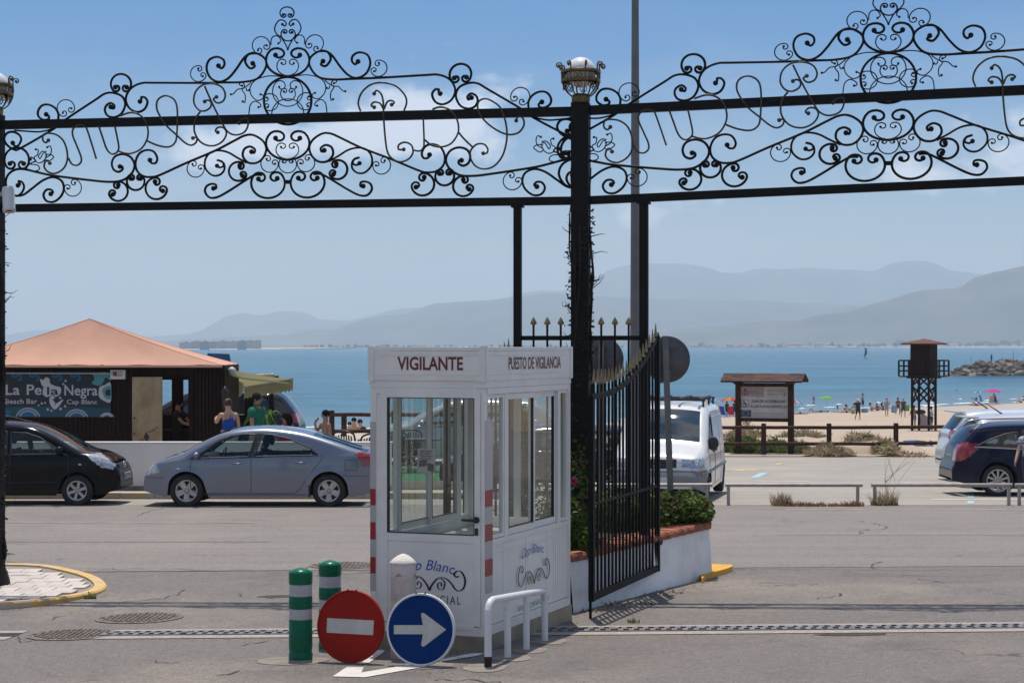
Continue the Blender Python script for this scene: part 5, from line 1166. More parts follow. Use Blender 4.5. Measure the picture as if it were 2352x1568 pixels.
for yy in(-.62,.62):
    g=MB(); g.tube(cr([V((-1.75,yy,1.39)),V((-1.6,yy,1.50)),V((-1.2,yy,1.545)),V((-.2,yy,1.56)),V((.4,yy,1.50)),V((.5,yy,1.43))],5),.02,7); g.build('roof_rail',CHROME,tn_,True)
g=MB(); g.box((-2.165,0,.78),(.02,.5,.11)); g.build('licence_plate',PLATE,tn_,True)
g=MB(); g.ball((-2.06,-.72,.89),.06,10,0,(.5,.6,.9)); g.build('reversing_lamp',LAMP,tn_,True)
g=MB(); g.bar((-1.85,-.5,1.335),(-1.78,-.56,1.375),.02,.03); g.build('spoiler_tip',TAIL,tn_,True)
# ---- two white crossovers behind it
WHP=paint('white_pearl_paint',(.64,.65,.66),0,.28,.8)
def crossover(label,loc,rz,h=1.0,roofrail=False):
    f=lambda z:z*h
    S=dict(w=1.82,r=.345,wx=(-1.30,1.38),zb=.26,rc=.14,tum=.36,paint=WHP,nbk=.26,step=.045,rows=24,
     out=[(-2.16,.5),(-2.15,f(.72)),(-2.08,f(.95)),(-2.06,f(1.12)),(-1.92,f(1.28)),(-1.70,f(1.56)),(-1.72+.1,f(1.60)),(-1.2,f(1.645)),(-.3,f(1.67)),(.3,f(1.63)),(.75,f(1.48)),(1.2,f(1.2)),(1.4,f(1.1)),(1.9,f(.98)),(2.1,f(.8)),(2.15,.5)],
     belt=[(-2.2,f(1.12)),(0,f(1.06)),(2.2,f(.98))],
     win=[[(-.92,f(1.11)),(-1.52,f(1.17)),(-1.40,f(1.42)),(-.90,f(1.48))],[(-.82,f(1.10)),(.15,f(1.07)),(.12,f(1.52)),(-.80,f(1.51))],[(.22,f(1.07)),(1.05,f(1.06)),(.6,f(1.36)),(.22,f(1.51))]],
     doors=[[(.18,f(1.06)),(.18,.35),(-.6,.35),(-.86,.75),(-.87,f(1.1))]],handles=[(-.6,.98)],mirror=(1.0,f(1.12)),seats=[(.1,.7),(-.85,.72)],dash=(1.0,.98),wst='thin',ns=8,rimr=.68)
    S['cut']=side_glass(S,DGLASS)+[topglass('windscreen',CGLASS,.6,1.36,.12,S),topglass('rear_window',DGLASS,-2.02,-1.74,.13,S),
     ('taillight',TAIL,'both',lambda x,y,z,tp:pin(x,z,[(-2.3,f(.98)),(-2.02,f(.94)),(-1.66,f(1.15)),(-1.9,f(1.20)),(-2.3,f(1.18))]) and abs(y)>.40,'t'),
     ('bumper',BLKPL,'both',lambda x,y,z,tp:x<-1.9 and z<.46,'b')]
    t=car('white_car',label,'car',S,loc,rz,'white crossovers parked behind the blue estate')
    g=MB(); g.tube([V((-1.0,0,f(1.67))),V((-1.42,0,f(1.95)))],[.02,.007],5); g.build('antenna',BLKPL,t,True)
    g=MB(); g.box((-1.83,0,f(1.615)),(.26,1.15,.03)); g.build('spoiler',WHP,t,True)
    g=MB(); g.tube([V((-2.0,0,f(1.17))),V((-1.93,.25,f(1.24)))],.016,5); g.build('wiper',BLKPL,t,True)
q=P(2167,1100,44.2); crossover('white crossover parked outermost, rear end nearest the wooden beach fence',(q.x+2.36,45.3,gz(q.x,44.8)),math.radians(0),1.03)
q=P(2185,1100,41.5); crossover('white crossover squeezed between the other white car and the dark blue estate',(q.x+2.4,42.4,gz(q.x,41.6)),math.radians(0),.97)
# ---- cars by the beach bar and behind the booth
TERZ=-.68
def simple_suv(name,label,loc,rz,pt,h,Lk,gl,step=.05):
    S=dict(w=1.85,r=.36,wx=(-1.38*Lk,1.42*Lk),zb=.28,rc=.15,tum=.34,paint=pt,nbk=.22,step=step,rows=22,
     out=[(-2.3*Lk,.5),(-2.29*Lk,.8*h),(-2.2*Lk,1.1*h),(-2.05*Lk,1.3*h),(-1.78*Lk,1.56*h),(-1.4*Lk,1.64*h),(-.4,1.68*h),(.3,1.65*h),(.8,1.48*h),(1.25,1.22*h),(1.45,1.12*h),(2.0*Lk,1.0*h),(2.25*Lk,.8*h),(2.3*Lk,.5)],
     belt=[(-2.3,1.12*h),(0,1.06*h),(2.3,.98*h)],win=[[(-.95,1.12*h),(-1.6*Lk,1.2*h),(-1.45*Lk,1.45*h),(-.92,1.50*h)],[(-.82,1.10*h),(.15,1.08*h),(.12,1.53*h),(-.8,1.52*h)],[(.22,1.08*h),(1.1,1.07*h),(.6,1.4*h),(.22,1.53*h)]],
     doors=[[(.18,1.06*h),(.18,.36),(-.6,.36),(-.88,.8),(-.88,1.1*h)],[(1.2,1.0*h),(1.15,.36),(.18,.36),(.18,1.06*h)]],handles=[(-.6,.98*h),(.42,.96*h)],mirror=(1.05,1.14*h),seats=[(.1,.7),(-.85,.72)],dash=(1.0,.98),wst='thin',ns=7,rimr=.68,
     lines=[([(-1.7*Lk,1.19*h),(-.9,1.11*h),(1.15,1.06*h)],.010,CHROME,'chrome_strip')])
    S['cut']=side_glass(S,gl)+[topglass('windscreen',CGLASS,.62,1.4,.12,S),topglass('rear_window',DGLASS,-2.12*Lk,-1.7*Lk,.13,S),('taillight',TAIL,'both',lambda x,y,z,tp:x<-2.02*Lk and .92*h<z<1.12*h and abs(y)>.5,'t'),('headlight',LAMP,'both',lambda x,y,z,tp:x>1.95*Lk and .78*h<z<.97*h and abs(y)>.42,'h')]
    return car(name,label,'car',S,loc,rz)
q=P(686,1050,45.0); simple_suv('dark_suv','dark blue off-roader parked side on behind the man in green',(q.x-2.3,46.,TERZ),PI-PI,paint('dark_suv_paint',(.008,.010,.018),.0,.15,.1),1.04,1.0,DGLASS)
# it faces left: turn it round
o=[x for x in C.objects if x.name=='dark_suv'][0]; o.rotation_euler=(0,0,PI); o.location.x=q.x-2.3
for x in list(C.objects):
    pass
q=P(852,1050,43.5); simple_suv('silver_van','silver one-box family car parked behind the terrace chairs, seen through the booth glass',(q.x+2.25,44.6,TERZ-.12),PI,paint('silver_paint',(.42,.44,.46),.45,.3),1.0,.97,CGLASS)
q=P(1205,1100,38.6); simple_suv('dark_car','dark saloon in the car park seen through the booth windows',(q.x+.5,39.6,gz(q.x,39.6)),PI,paint('dark_saloon_paint',(.009,.010,.016),.0,.15,.1),.86,1.0,CGLASS)
# ================================================================ white wall, pavement, terrace and kiosk
g=MB(); n=40; x0,x1=-16.,-.35; vs=[]
def slab(name,x0,x1,y0,y1,zt,mt,kind='structure',follow=False,n=20,par=None,zb=-.3):
    g=MB(); vs=[]
    for i in range(n+1):
        x=x0+(x1-x0)*i/n
        z0,z1=(gz(x,y0)+zt,gz(x,y1)+zt) if follow else (zt,zt)
        vs+=[(x,y0,gz(x,y0)+zb if follow else zt-1),(x,y0,z0),(x,y1,z1),(x,y1,gz(x,y1)+zb if follow else zt-1)]
    g.add(vs,[(4*i+a,4*i+4+a,4*i+5+a,4*i+1+a) for i in range(n) for a in(0,1,2)]+[(0,1,2,3),(4*n+3,4*n+2,4*n+1,4*n)]); return tag(g.build(name,mt,par),kind=kind)
KY=37.25
slab('street_pavement',-30,-1.0,KY+.16,39,.115,M_CONC,follow=True)
KERB=mat('old_kerb_stone',(.40,.36,.31),.9,col2=(.45,.34,.16),scale=2.2,det=9,lo=.40,hi=.5,bump=.3)
for k in range(24):
    a=-17.+k*.70; g=MB(); q=[(a+.006,KY),(a+.694,KY),(a+.694,KY+.155),(a+.006,KY+.155)]; zz=.12+R.uniform(-.006,.006)
    g.add([G(x,y,-.05) for x,y in q]+[G(x,y+(.015 if y<KY+.1 else 0),zz) for x,y in q],[(4,5,6,7),(0,1,5,4),(1,2,6,5),(2,3,7,6),(3,0,4,7)]); tag(g.build('kerb_stone',KERB),kind='structure')
WY=38.35
t=thing('boundary_wall','low white plastered wall between the street and the beach bar','wall',(-7,WY,-.9))
g=MB(); g.box((-9.2,WY+.09,-.42),(13.4,.18,1.12)); g.build('wall',mat('wall_white_plaster',(.80,.785,.77),.85,col2=(.70,.685,.67),scale=.9,det=9,bump=.12,bscale=30),t)
g=MB(); g.box((-9.2,WY+.09,.152),(13.44,.24,.02)); g.build('coping',mat('wall_top_paint',(.78,.77,.76),.8),t)
g=MB(); g.box((-9.2,WY-.012,-.86),(13.4,.022,.22)); g.build('skirting',mat('wall_foot_stain',(.24,.21,.19),.9,var=.3,scale=2),t)
slab('terrace',-16,-.95,38.62,60,TERZ,M_CONC)
TURF=mat('green_turf',(.03,.17,.065),.9,var=.3,scale=40,bump=.5,bscale=200)
slab('turf',-4.2,-1.0,38.7,43.2,TERZ+.012,TURF)
# kiosk
KX0,KX1,KF=-12.72,-6.41,41.2
t=thing('beach_bar','dark timber beach bar kiosk with salmon fabric hipped roof and painted banner','kiosk',(-10,42,TERZ))
EZ=1.725
WDK=WOODD
def planks(x0,x1,z0,z1,y,par,stepw=.078,thick=.03,ax=0):
    k=0; x=x0; cnt=0
    while x<x1-.01:
        w_=min(stepw,x1-x); g=MB(); dz=R.uniform(-.004,.004)
        if ax==0: g.box((x+w_/2,y+dz,(z0+z1)/2),(w_-.008,thick,z1-z0))
        else: g.box((y+dz,x+w_/2,(z0+z1)/2),(thick,w_-.008,z1-z0))
        g.build('plank',WDK,par); x+=w_; cnt+=1
def KU(u): return P(u,900,KF).x
def KZ(v): return P(500,v,KF).z
g=MB(); 
for a,c in((KX0,KU(300)),(KU(440),KX1-.04)): g.box(((a+c)/2,KF+.045,(TERZ+EZ)/2),(c-a,.04,EZ-TERZ-.02))
g.box(((KU(300)+KU(440))/2,KF+.045,(KZ(865)+EZ)/2),(KU(440)-KU(300),.04,EZ-KZ(865)-.02)); fw=g.build('front_wall',WDK,t)
planks(KX0,KU(302),TERZ,EZ-.02,KF,fw,.095); planks(KU(438),KX1-.04,TERZ,EZ-.02,KF,fw,.082); planks(KU(304),KU(437),KZ(863),EZ-.02,KF,fw,.16)
g=MB(); g.box((KX1-.02,KF+1.1,(TERZ+EZ)/2),(.05,2.1,EZ-TERZ-.02)); g.build('side_wall',WDK,t)
for u in(290,300,440,511):
    g=MB(); g.box((KU(u),KF-.03,(TERZ+EZ)/2),(.085,.05,EZ-TERZ-.03)); g.build('post',WDK,t)
g=MB(); g.box(((KX0+KX1)/2,KF-.03,KZ(843)),(KX1-KX0,.06,.10)); g.build('lintel',WDK,t)
# back wall with two openings to the sea
BY=KF+2.1
for a,c in((KX0,P(372,900,BY).x),(P(395,900,BY).x,P(421,900,BY).x),(P(433,900,BY).x,KX1)):
    g=MB(); g.box(((a+c)/2,BY,(TERZ+EZ)/2),(c-a,.06,EZ-TERZ-.02)); g.build('back_wall',WDK,t)
for z0,z1 in((P(400,1005,BY).z-1.2,P(400,952,BY).z),(P(400,872,BY).z,EZ-.02)):
    for a,c in((372,395),(421,433)): g=MB(); g.box(((P(a,0,BY).x+P(c,0,BY).x)/2,BY,(z0+z1)/2),(P(c,0,BY).x-P(a,0,BY).x-.005,.055,z1-z0)); g.build('back_wall',WDK,t)
g=MB(); g.box(((KX0+KX1)/2,KF+1.1,TERZ+.03),(KX1-KX0-.1,2.0,.04)); g.build('floor_boards',WDK,t)
g=MB(); g.box((KU(405),KF+1.2,TERZ+.46),(1.4,.5,.9)); g.build('bar_counter',WDK,t)
# roof
ROOF=bpy.data.materials.new('salmon_canvas'); ROOF.use_nodes=True
def fabric(name,col,var=.08,tl=.25):
    m=mat(name,col,.85,var=var,scale=1.1,det=8,bump=.15,bscale=9); tr=m.node_tree; b=tr.nodes['Principled BSDF']; tl_=tr.nodes.new('ShaderNodeBsdfTranslucent'); mx=tr.nodes.new('ShaderNodeMixShader'); mx.inputs[0].default_value=tl
    tl_.inputs[0].default_value=tuple(col)+(1,); tr.links.new(b.outputs[0],mx.inputs[1]); tr.links.new(tl_.outputs[0],mx.inputs[2]); tr.links.new(mx.outputs[0],tr.nodes['Material Output'].inputs[0]); return m
ROOF=fabric('salmon_canvas',(.80,.455,.325))
AY=42.25; ax=P(206,732,AY); rx1=P(547,838,43.5).x; rx0=2*ax.x-rx1; ry0,ry1=40.95,43.55
g=MB(); N_=14; cs=[(rx0,ry0),(rx1,ry0),(rx1,ry1),(rx0,ry1)]
for k in range(4):
    a,c=cs[k],cs[(k+1)%4]; vs=[]
    for j in range(N_+1):
        tt=j/N_
        for i in range(N_+1):
            s=i/N_; x=(a[0]+(c[0]-a[0])*s)*(1-tt)+ax.x*tt; y=(a[1]+(c[1]-a[1])*s)*(1-tt)+AY*tt
            z=EZ+(ax.z-EZ)*tt-.10*math.sin(PI*tt)*math.sin(PI*s)-.05*math.sin(PI*tt)+(.012*math.sin(9*PI*s)*(1-tt)); vs.append((x,y,z))
    g.add(vs,[(j*(N_+1)+i,j*(N_+1)+i+1,(j+1)*(N_+1)+i+1,(j+1)*(N_+1)+i) for j in range(N_) for i in range(N_)],0,True)
    g.add([(a[0],a[1],EZ),(c[0],c[1],EZ),(c[0],c[1],EZ-.05),(a[0],a[1],EZ-.05)],[(0,1,2,3)])
ro=g.build('roof_canopy',ROOF,t)
for k in range(4):
    a=cs[k]; g=MB(); g.tube([V((a[0]*(1-q)+ax.x*q,a[1]*(1-q)+AY*q,EZ+(ax.z-EZ)*q-.05*math.sin(PI*q)+.002)) for q in [j/12 for j in range(13)]],.006,5); g.build('hip_seam',ROOF,ro)
g=MB(); g.bar((rx0+.02,ry0+.04,EZ-.06),(rx1-.02,ry0+.04,EZ-.06),.05,.05); g.build('eave_beam',WDK,ro)
for u in(44,136,234,333,475):
    g=MB(); g.box((P(u,840,ry0).x,ry0-.012,P(u,840.5,ry0).z+.02),(.075,.02,.035)); g.build('canopy_clip',mat('clip_cream',(.6,.5,.4),.6) if u==44 else bpy.data.materials['clip_cream'],t)
g=MB(); g.tube([P(-40,857,41.02),P(260,857.5,41.02)],.012,6); g.build('lamp_tube',mat('grey_tube',(.4,.38,.37),.4),t)
# banner
bn=thing('bar_banner','dark teal banner reading La Perla Negra Beach Bar Cap Blanc with white paisley art','banner',P(100,958,KF-.08))
b0_,b1_=P(-70,958,KF-.075),P(254.6,853,KF-.075)
BT=mat('banner_dark_teal',(.006,.018,.030),.5,col2=(.004,.010,.016),scale=1.1); BWH=mat('banner_white',(.42,.42,.45),.6); BTL=mat('banner_teal',(.06,.24,.25),.6); BBL=mat('banner_blue',(.006,.09,.19),.6); BGR=mat('banner_gradient_teal',(.005,.055,.085),.6)
g=MB(); g.box(((b0_.x+b1_.x)/2,KF-.06,(b0_.z+b1_.z)/2),(b1_.x-b0_.x,.02,b1_.z-b0_.z)); bp_=g.build('board',BT,bn)
def bxy(x,y): q=P(x*.22959/1.0884,(900+y*.22959)/1.0884,KF-.0725); return q        # zoomed-photo position on the banner plane
def bpoly(pts,mt,nm,dy=0,k=4,sm=True):
    q=cr([V((a,b,0)) for a,b in pts],k,True) if sm else [V((a,b,0)) for a,b in pts]
    g=MB(); vs=[bxy(p.x,p.y)-V((0,dy,0)) for p in q]; g.add(vs,[tuple(range(len(vs)))]); return g.build(nm,mt,bn)
def bstroke(pts,r,mt,nm,dy=.001,k=4):
    pp=cr([V((x,y,0)) for x,y in pts],k); l=[]
    for i,p in enumerate(pp):
        tt=(pp[min(i+1,len(pp)-1)]-pp[max(i-1,0)]); n=V((-tt.y,tt.x,0)).normalized()*r; l+=[p-n,p+n]
    g=MB(); g.add([bxy(p.x,p.y)-V((0,dy,0)) for p in l],[(2*i,2*i+1,2*i+3,2*i+2) for i in range(len(pp)-1)]); return g.build(nm,mt,bn)
bpoly([(-200,520),(200,505),(600,500),(1000,515),(1205,530),(1205,614),(-200,614)],BGR,'print',.0,1,False)
def bt_(s,x0,x1,y0,y1,nm='lettering',bold=.012): p=bxy(x0,y1); q=bxy(x1,y0); return text(s,p-V((0,.003 if nm!='lettering' else .0003,0)),(1,0,0),(0,0,1),q.x-p.x,q.z-p.z,BWH,nm,bn,bold=bold,nrm=V((0,-1,0)))
bt_('La',62,215,265,378); bt_('Perla',292,640,265,378); bt_('Negra',702,1062,270,420); bt_('la',512,640,290,378,'dark_lettering').data.materials[0]=BT
bt_('Beach Bar',60,405,420,474,bold=.008); bt_('Cap Blanc',728,1058,428,494,bold=.008)
bpoly([(436,205),(470,215),(500,185),(540,205),(545,250),(600,280),(660,300),(655,370),(600,400),(560,385),(500,400),(470,360),(490,310),(455,270)],BWH,'print',.0008)
bpoly([(545,400),(600,385),(585,430),(610,470),(660,440),(690,430),(650,490),(600,535),(565,510),(540,460)],BWH,'print',.0008)
bpoly([(560,420),(600,440),(605,480),(590,500),(600,460)],BT,'print',.0012)
for cx,cy,r in((455,470,18),(490,465,16),(520,535,20),(560,550,16),(660,530,20),(710,500,18),(690,260,16),(715,225,18),(655,410,18),(420,490,14)):
    bpoly([(cx+r*math.cos(a)*(1 if i%2 else .45),cy+r*math.sin(a)*(1 if i%2 else .45)) for i,a in enumerate([2*PI*j/10 for j in range(10)])],BWH,'print',.0008,1,False)
for cx,cy,r0,m1,m2 in((305,630,128,BWH,BBL),(835,640,122,BWH,BBL),(1165,640,78,BWH,BBL)):
    arc=lambda r:[(cx+r*math.cos(PI+PI*j/14),min(614,cy+r*.85*math.sin(PI+PI*j/14))) for j in range(15)]
    bpoly(arc(r0),m2,'print',.0006,1,False); bstroke(arc(r0),4,m1,'print',.001,1); bstroke(arc(r0*.68),4,m1,'print',.001,1)
    for j in range(2,13): a=PI+PI*j/14; x,y=cx+r0*.84*math.cos(a),cy+r0*.72*math.sin(a); 
    for j in range(2,13):
        a=PI+PI*j/14; x,y=cx+r0*.84*math.cos(a),cy+r0*.72*math.sin(a)
        if y<606: bpoly([(x+7*math.cos(b),y+7*math.sin(b)) for b in(0,1.26,2.5,3.77,5)],BWH,'print',.0012,1,False)
bpoly([(1000,135),(1060,150),(1120,130),(1190,150),(1205,220),(1150,190),(1110,260),(1060,275),(1000,250),(1030,200)],BTL,'print',.0006)
bpoly([(1085,290),(1140,270),(1205,250),(1205,450),(1130,440),(1080,400),(1075,340)],BWH,'print',.0005); bpoly([(1120,310),(1205,280),(1205,420),(1150,415),(1120,370)],BTL,'print',.001); bpoly([(1150,330),(1200,320),(1200,385),(1155,380)],BT,'print',.0014)
for x in(180,370,620,820): bstroke([(x-60,130),(x-30,180),(x+10,170),(x+30,150),(x+50,200),(x+20,220)],13,BBL,'print',.0005)
bpoly([(50,560),(90,540),(125,560),(95,590),(100,612),(55,612)],BBL,'print',.0006)
for k in range(5): bstroke([(10+8*(k%2),200+60*k),(45,225+60*k),(15,250+60*k),(40,262+60*k)],5,BWH,'print',.001)
# fittings
q0,q1=P(255,870.5,KF-.1),P(288.5,849.5,KF-.1); t2=thing('lightbox_sign','small white box sign with red square and lettering hung beside the banner','sign',q0)
g=MB(); g.box(((q0.x+q1.x)/2,KF-.12,(q0.z+q1.z)/2),(q1.x-q0.x,.10,q1.z-q0.z)); g.build('case',mat('lightbox_white',(.50,.49,.47),.5),t2)
g=MB(); g.box((q0.x+.10,KF-.172,(q0.z+q1.z)/2+.02),(.09,.006,.10)); g.build('red_square',RED_T,t2)
text('BAR',V((q0.x+.165,KF-.1725,(q0.z+q1.z)/2+.045)),(1,0,0),(0,0,1),.11,.035,BLK_T,'lettering',t2,nrm=V((0,-1,0)))
g=MB()
for k in range(3): g.box((q0.x+.22-.012*k,KF-.1705,(q0.z+q1.z)/2+.02-.025*k),(.13,.003,.009))
g.build('small_print',BLK_T,t2,kind='stuff')
t2=thing('door_panel','cream weathered door leaf with faded bar logo standing open against the kiosk','door',P(338,1018,KF-.1))
q0,q1=P(304,1030,KF-.09),P(372.7,865.5,KF-.09)
g=MB(); g.box(((q0.x+q1.x)/2,KF-.09,(TERZ+q1.z)/2),(q1.x-q0.x,.045,q1.z-TERZ)); g.build('leaf',mat('cream_plywood',(.36,.28,.17),.8,col2=(.24,.17,.09),scale=2.6,stretch=(1,1,.6),det=9,bump=.15,lo=.38,hi=.6),t2)
for z in(.2,.55): 
    g=MB(); g.ball((q0.x+.05,KF-.12,z),.022,8); g.build('lock',BLKPL,t2)
def dxy(x,y): return P((x*.3443)/1.0884,(760+y*.3443)/1.0884,KF-.1145)
g=MB()
for pts in([(1045,960),(1060,925),(1072,945),(1085,960),(1075,985),(1082,1002),(1062,1005)],): g.add([dxy(a,b) for a,b in pts],[tuple(range(len(pts)))])
g.build('logo_print',BLK_T,t2)
p=dxy(1085,945); text('Negra',p,V((.83,0,.56)),V((-.56,0,.83)),.24,.075,BLK_T,'lettering',t2,nrm=V((0,-1,0))); p=dxy(1020,1006); text('Perla',p,V((.83,0,.56)),V((-.56,0,.83)),.17,.065,BLK_T,'lettering',t2,nrm=V((0,-1,0)))
# awning, pergola posts, driftwood
AWN=fabric('cream_awning',(.40,.37,.20),.12,.35); 
t2=thing('awning','cream fold out awning with scalloped valance on the end of the kiosk','awning',P(533,849,41.6))
e,bq,aq,cq=P(533,849,41.7),P(673,870,42.0),P(561,889,44.4),P(470,853,45.2)
g=MB(); vs=[]; 
for j in range(9):
    for i in range(9):
        s,tt=i/8,j/8; q=(e*(1-s)+bq*s)*(1-tt)+(cq*(1-s)+aq*s)*tt; q=q-V((0,0,.05*math.sin(PI*s)*math.sin(PI*(.2+.6*tt)))); vs.append(q)
g.add(vs,[(j*9+i,j*9+i+1,(j+1)*9+i+1,(j+1)*9+i) for j in range(8) for i in range(8)],0,True); g.build('fabric',AWN,t2)
g=MB(); n=26; vs=[]
for i in range(n+1):
    q=bq.lerp(aq,i/n); vs+=[q,q-V((0,0,.24+.05*(abs(((i*.5)%1)*2-1))))]
g.add(vs,[(2*i,2*i+1,2*i+3,2*i+2) for i in range(n)]); g.build('valance',AWN,t2)
AWM=mat('awning_white_metal',(.5,.5,.47),.4)
g=MB(); g.bar(bq,aq,.05,.05); g.build('front_bar',AWM,t2)
g=MB(); g.tube([e-V((0,0,.03)),cq-V((0,0,.03))],.08,10); g.ball(e-V((0,.02,.03)),.10,10); g.build('cassette',AWM,t2)
g=MB(); g.tube([e-V((0,0,.12)),P(560,869,41.9),P(664,880,42.1)],.022,6); g.build('folding_arm',AWM,t2)
g=MB(); g.ball(P(547,887,44.),.24,16,0,(.55,.35,1.05)); tag(g.build('lamp_shade' if 0 else 'hanging_lamp',mat('lamp_paper',(.42,.42,.38),.7)),'pale oval shade hanging under the awning edge','lamp')
t2=thing('pergola','dark timber posts carrying a bleached driftwood log beside the awning','pergola',P(600,1040,44.8))
for u,w_ in((568.5,.125),(576,.05),(623.5,.10)):
    q=P(u,900,44.8); g=MB(); zt=P(u,882,44.8).z; g.box((q.x,44.8,(TERZ+zt)/2),(w_,w_,zt-TERZ)); g.build('post',WDK,t2)
g=MB(); g.bar(P(560,868,44.8),P(640,866,44.8),.07,.07); g.build('beam',WDK,t2)
g=MB(); g.tube([P(590+4.*k,864+1.1*noise.noise(V((k,0,0)))-k*.12,44.75) for k in range(11)],[.07+.02*noise.noise(V((k*1.7,3,0))) for k in range(11)],8); g.build('driftwood',mat('driftwood',(.45,.40,.33),.9,var=.35,scale=12,bump=.6),t2)
q=P(503,826,48); t2=thing('info_totem','tall blue totem panel standing behind the kiosk corner','sign',(q.x,48,TERZ))
g=MB(); g.prism(cr([V((a,b,0)) for a,b in((-.32,0),(.32,0),(.32,2.2),(.26,2.62),(-.3,2.64))],1)and[(-.32,0),(.32,0),(.32,2.3),(.26,2.62),(-.3,2.64)],(q.x,48,TERZ),(1,0,0),(0,0,1),-.12); g.build('panel',mat('totem_blue',(.03,.12,.25),.5),t2)
g=MB(); g.box((q.x,47.93,TERZ+1.3),(.45,.012,1.7)); g.build('white_panel',mat('totem_print',(.5,.55,.62),.6,var=.2,scale=20),t2)
# a wall lantern on the kiosk corner
g=MB(); q=P(516,915,41.1); g.lathe([(.03,-.28),(.07,-.25),(.09,.12),(.11,.15),(.03,.26),(.001,.28)],q,8); g.build('wall_lantern',BLKPL,t)
# plant in the bar
LP=leafmat('strap_leaf',(.10,.20,.035),var=.5,scale=4)
q=P(604,1000,41.6); t2=thing('potted_plant','bushy green strap leaved plant in a pot behind the man in green','plant',(q.x,41.6,TERZ))
g=MB(); g.lathe([(.16,0),(.22,.38),(.20,.38)],(q.x,41.6,TERZ),14); g.build('pot',mat('pot_clay',(.2,.09,.05),.8),t2)
g=MB()
for k in range(130):
    a=R.uniform(0,6.28); h=R.uniform(.35,1.25); l=R.uniform(.25,.55); b0=V((q.x+.1*math.cos(a),41.6+.1*math.sin(a),TERZ+h)); d=V((math.cos(a),math.sin(a),0)); w_=V((-d.y,d.x,0))*.022; m1=b0+d*l*.55+V((0,0,.16)); e1=b0+d*l+V((0,0,.02-.15*R.random()))
    g.add([b0-w_*.5,b0+w_*.5,m1+w_,m1-w_,e1],[(0,1,2,3),(3,2,4)])
g.build('leaves',LP,t2,kind='stuff')
g=MB(); g.tube([(q.x,41.6,TERZ+.3),(q.x,41.6,TERZ+1.3)],.03,6); g.build('stem',BARK,t2)
# plastic chairs and a table on the turf
PCH=mat('black_plastic_chair',(.012,.012,.013),.35)
def pchair(x,y,rz,label,z=TERZ+.012):
    t=thing('plastic_chair',label,'chair',(x,y,z),'black plastic terrace chairs',rz)
    g=MB(); g.prism([(-.24,-.22),(.24,-.22),(.23,.22),(-.23,.22)],(0,0,.42),(1,0,0),(0,1,0),.03); g.build('seat',PCH,t,True)
    for sx in(-1,1):
        for sy in(-1,1):
            g=MB(); g.tube([(sx*.22,sy*.2,.43),(sx*.26,sy*.26,0)],.022,6); g.build('leg',PCH,t,True)
        g=MB(); g.tube(cr([V((sx*.25,.22,.45)),V((sx*.27,.2,.64)),V((sx*.27,-.15,.66)),V((sx*.25,-.2,.45))],4),.02,6); g.build('arm',PCH,t,True)
    for k in range(7):
        x_=-.18+.06*k; g=MB(); g.bar((x_*.9,.22,.44),(x_,.33,.84-.02*abs(k-3)),.03,.012,up=(0,1,0)); g.build('slat',PCH,t,True)
    g=MB(); g.tube(cr([V((-.24,.2,.44)),V((-.25,.31,.78)),V((-.15,.35,.87)),V((0,.355,.89)),V((.15,.35,.87)),V((.25,.31,.78)),V((.24,.2,.44))],4),.022,6); g.build('back_frame',PCH,t,True); return t
def at_(u,y): return P(u,900,y).x
pchair(at_(800,42.2),42.2,2.9,'black plastic chair with its back above the silver car boot, nearest the boy')
pchair(at_(842,40.2),40.2,-.3,'black plastic chair whose rounded back shows beside the booth edge')
pchair(at_(915,41.2),41.2,.2,'black slatted chair seen through the booth door glass behind the notice')
pchair(at_(945,42.3),42.3,.1,'black slatted chair farther back on the turf beside the concrete table foot')
t2=thing('terrace_table','white terrace table with a stout pale foot on the green turf','table',(at_(972,41.6),41.6,TERZ+.012))
q=t2.location; g=MB(); g.box((q.x,q.y,q.z+.72),(.8,.8,.035)); g.build('table_top',mat('table_dark',(.03,.03,.03),.4),t2)
g=MB(); g.lathe([(.2,0),(.2,.03),(.07,.06),(.07,.71)],q,14); g.build('table_foot',mat('table_foot_grey',(.5,.49,.48),.6),t2)
# left wooden fence behind the bar
def wfence(name,label,posts,rails,pr,ph,rr,y,zfun,vt=None):
    t=thing('wooden_fence',label,'fence',(posts[0],y,zfun(posts[0])))
    for x in posts:
        g=MB(); g.lathe([(pr,-.2),(pr*1.02,.2),(pr,ph-.02),(pr*.8,ph)],(x,y+R.uniform(-.02,.02),zfun(x)),9); g.build('post',WOODP,t)
        g=MB(); g.lathe([(pr*1.15,-.02),(pr*1.12,.30),(pr*1.02,.31)],(x,y,zfun(x)),9); g.build('metal_shoe',mat('post_shoe',(.03,.025,.025),.7) if 'post_shoe' not in bpy.data.materials else bpy.data.materials['post_shoe'],t)
    for a,c in zip(posts,posts[1:]):
        for h in rails:
            g=MB(); n=6; g.tube([V((a+(c-a)*k/n,y-pr*.3+.012*noise.noise(V((a+k,h,0))),zfun(a+(c-a)*k/n)+h+.015*noise.noise(V((a,k,h))))) for k in range(n+1)],rr,7); g.build('rail',WOODP,t)
    return t
fy=62.6; f2=lambda u:P(u,900,fy).x
wfence('f','brown wooden post and rail fence along the beach side of the car park',[f2(u) for u in(1455,1604,1754,1904,2058,2215,2370,2520)],(.38,.93),.085,1.07,.06,fy,lambda x:gz(x,fy)+.02+.018*max(0,x-12)*.6)
fy2=56.; f3=lambda u:P(u,900,fy2).x
wfence('f','brown wooden fence on the terrace edge behind the shirtless boy',[f3(u) for u in(762,905,1048,1190,1330)],(.42,.92),.085,1.05,.06,fy2,lambda x:P(762,942,fy2).z-1.05)
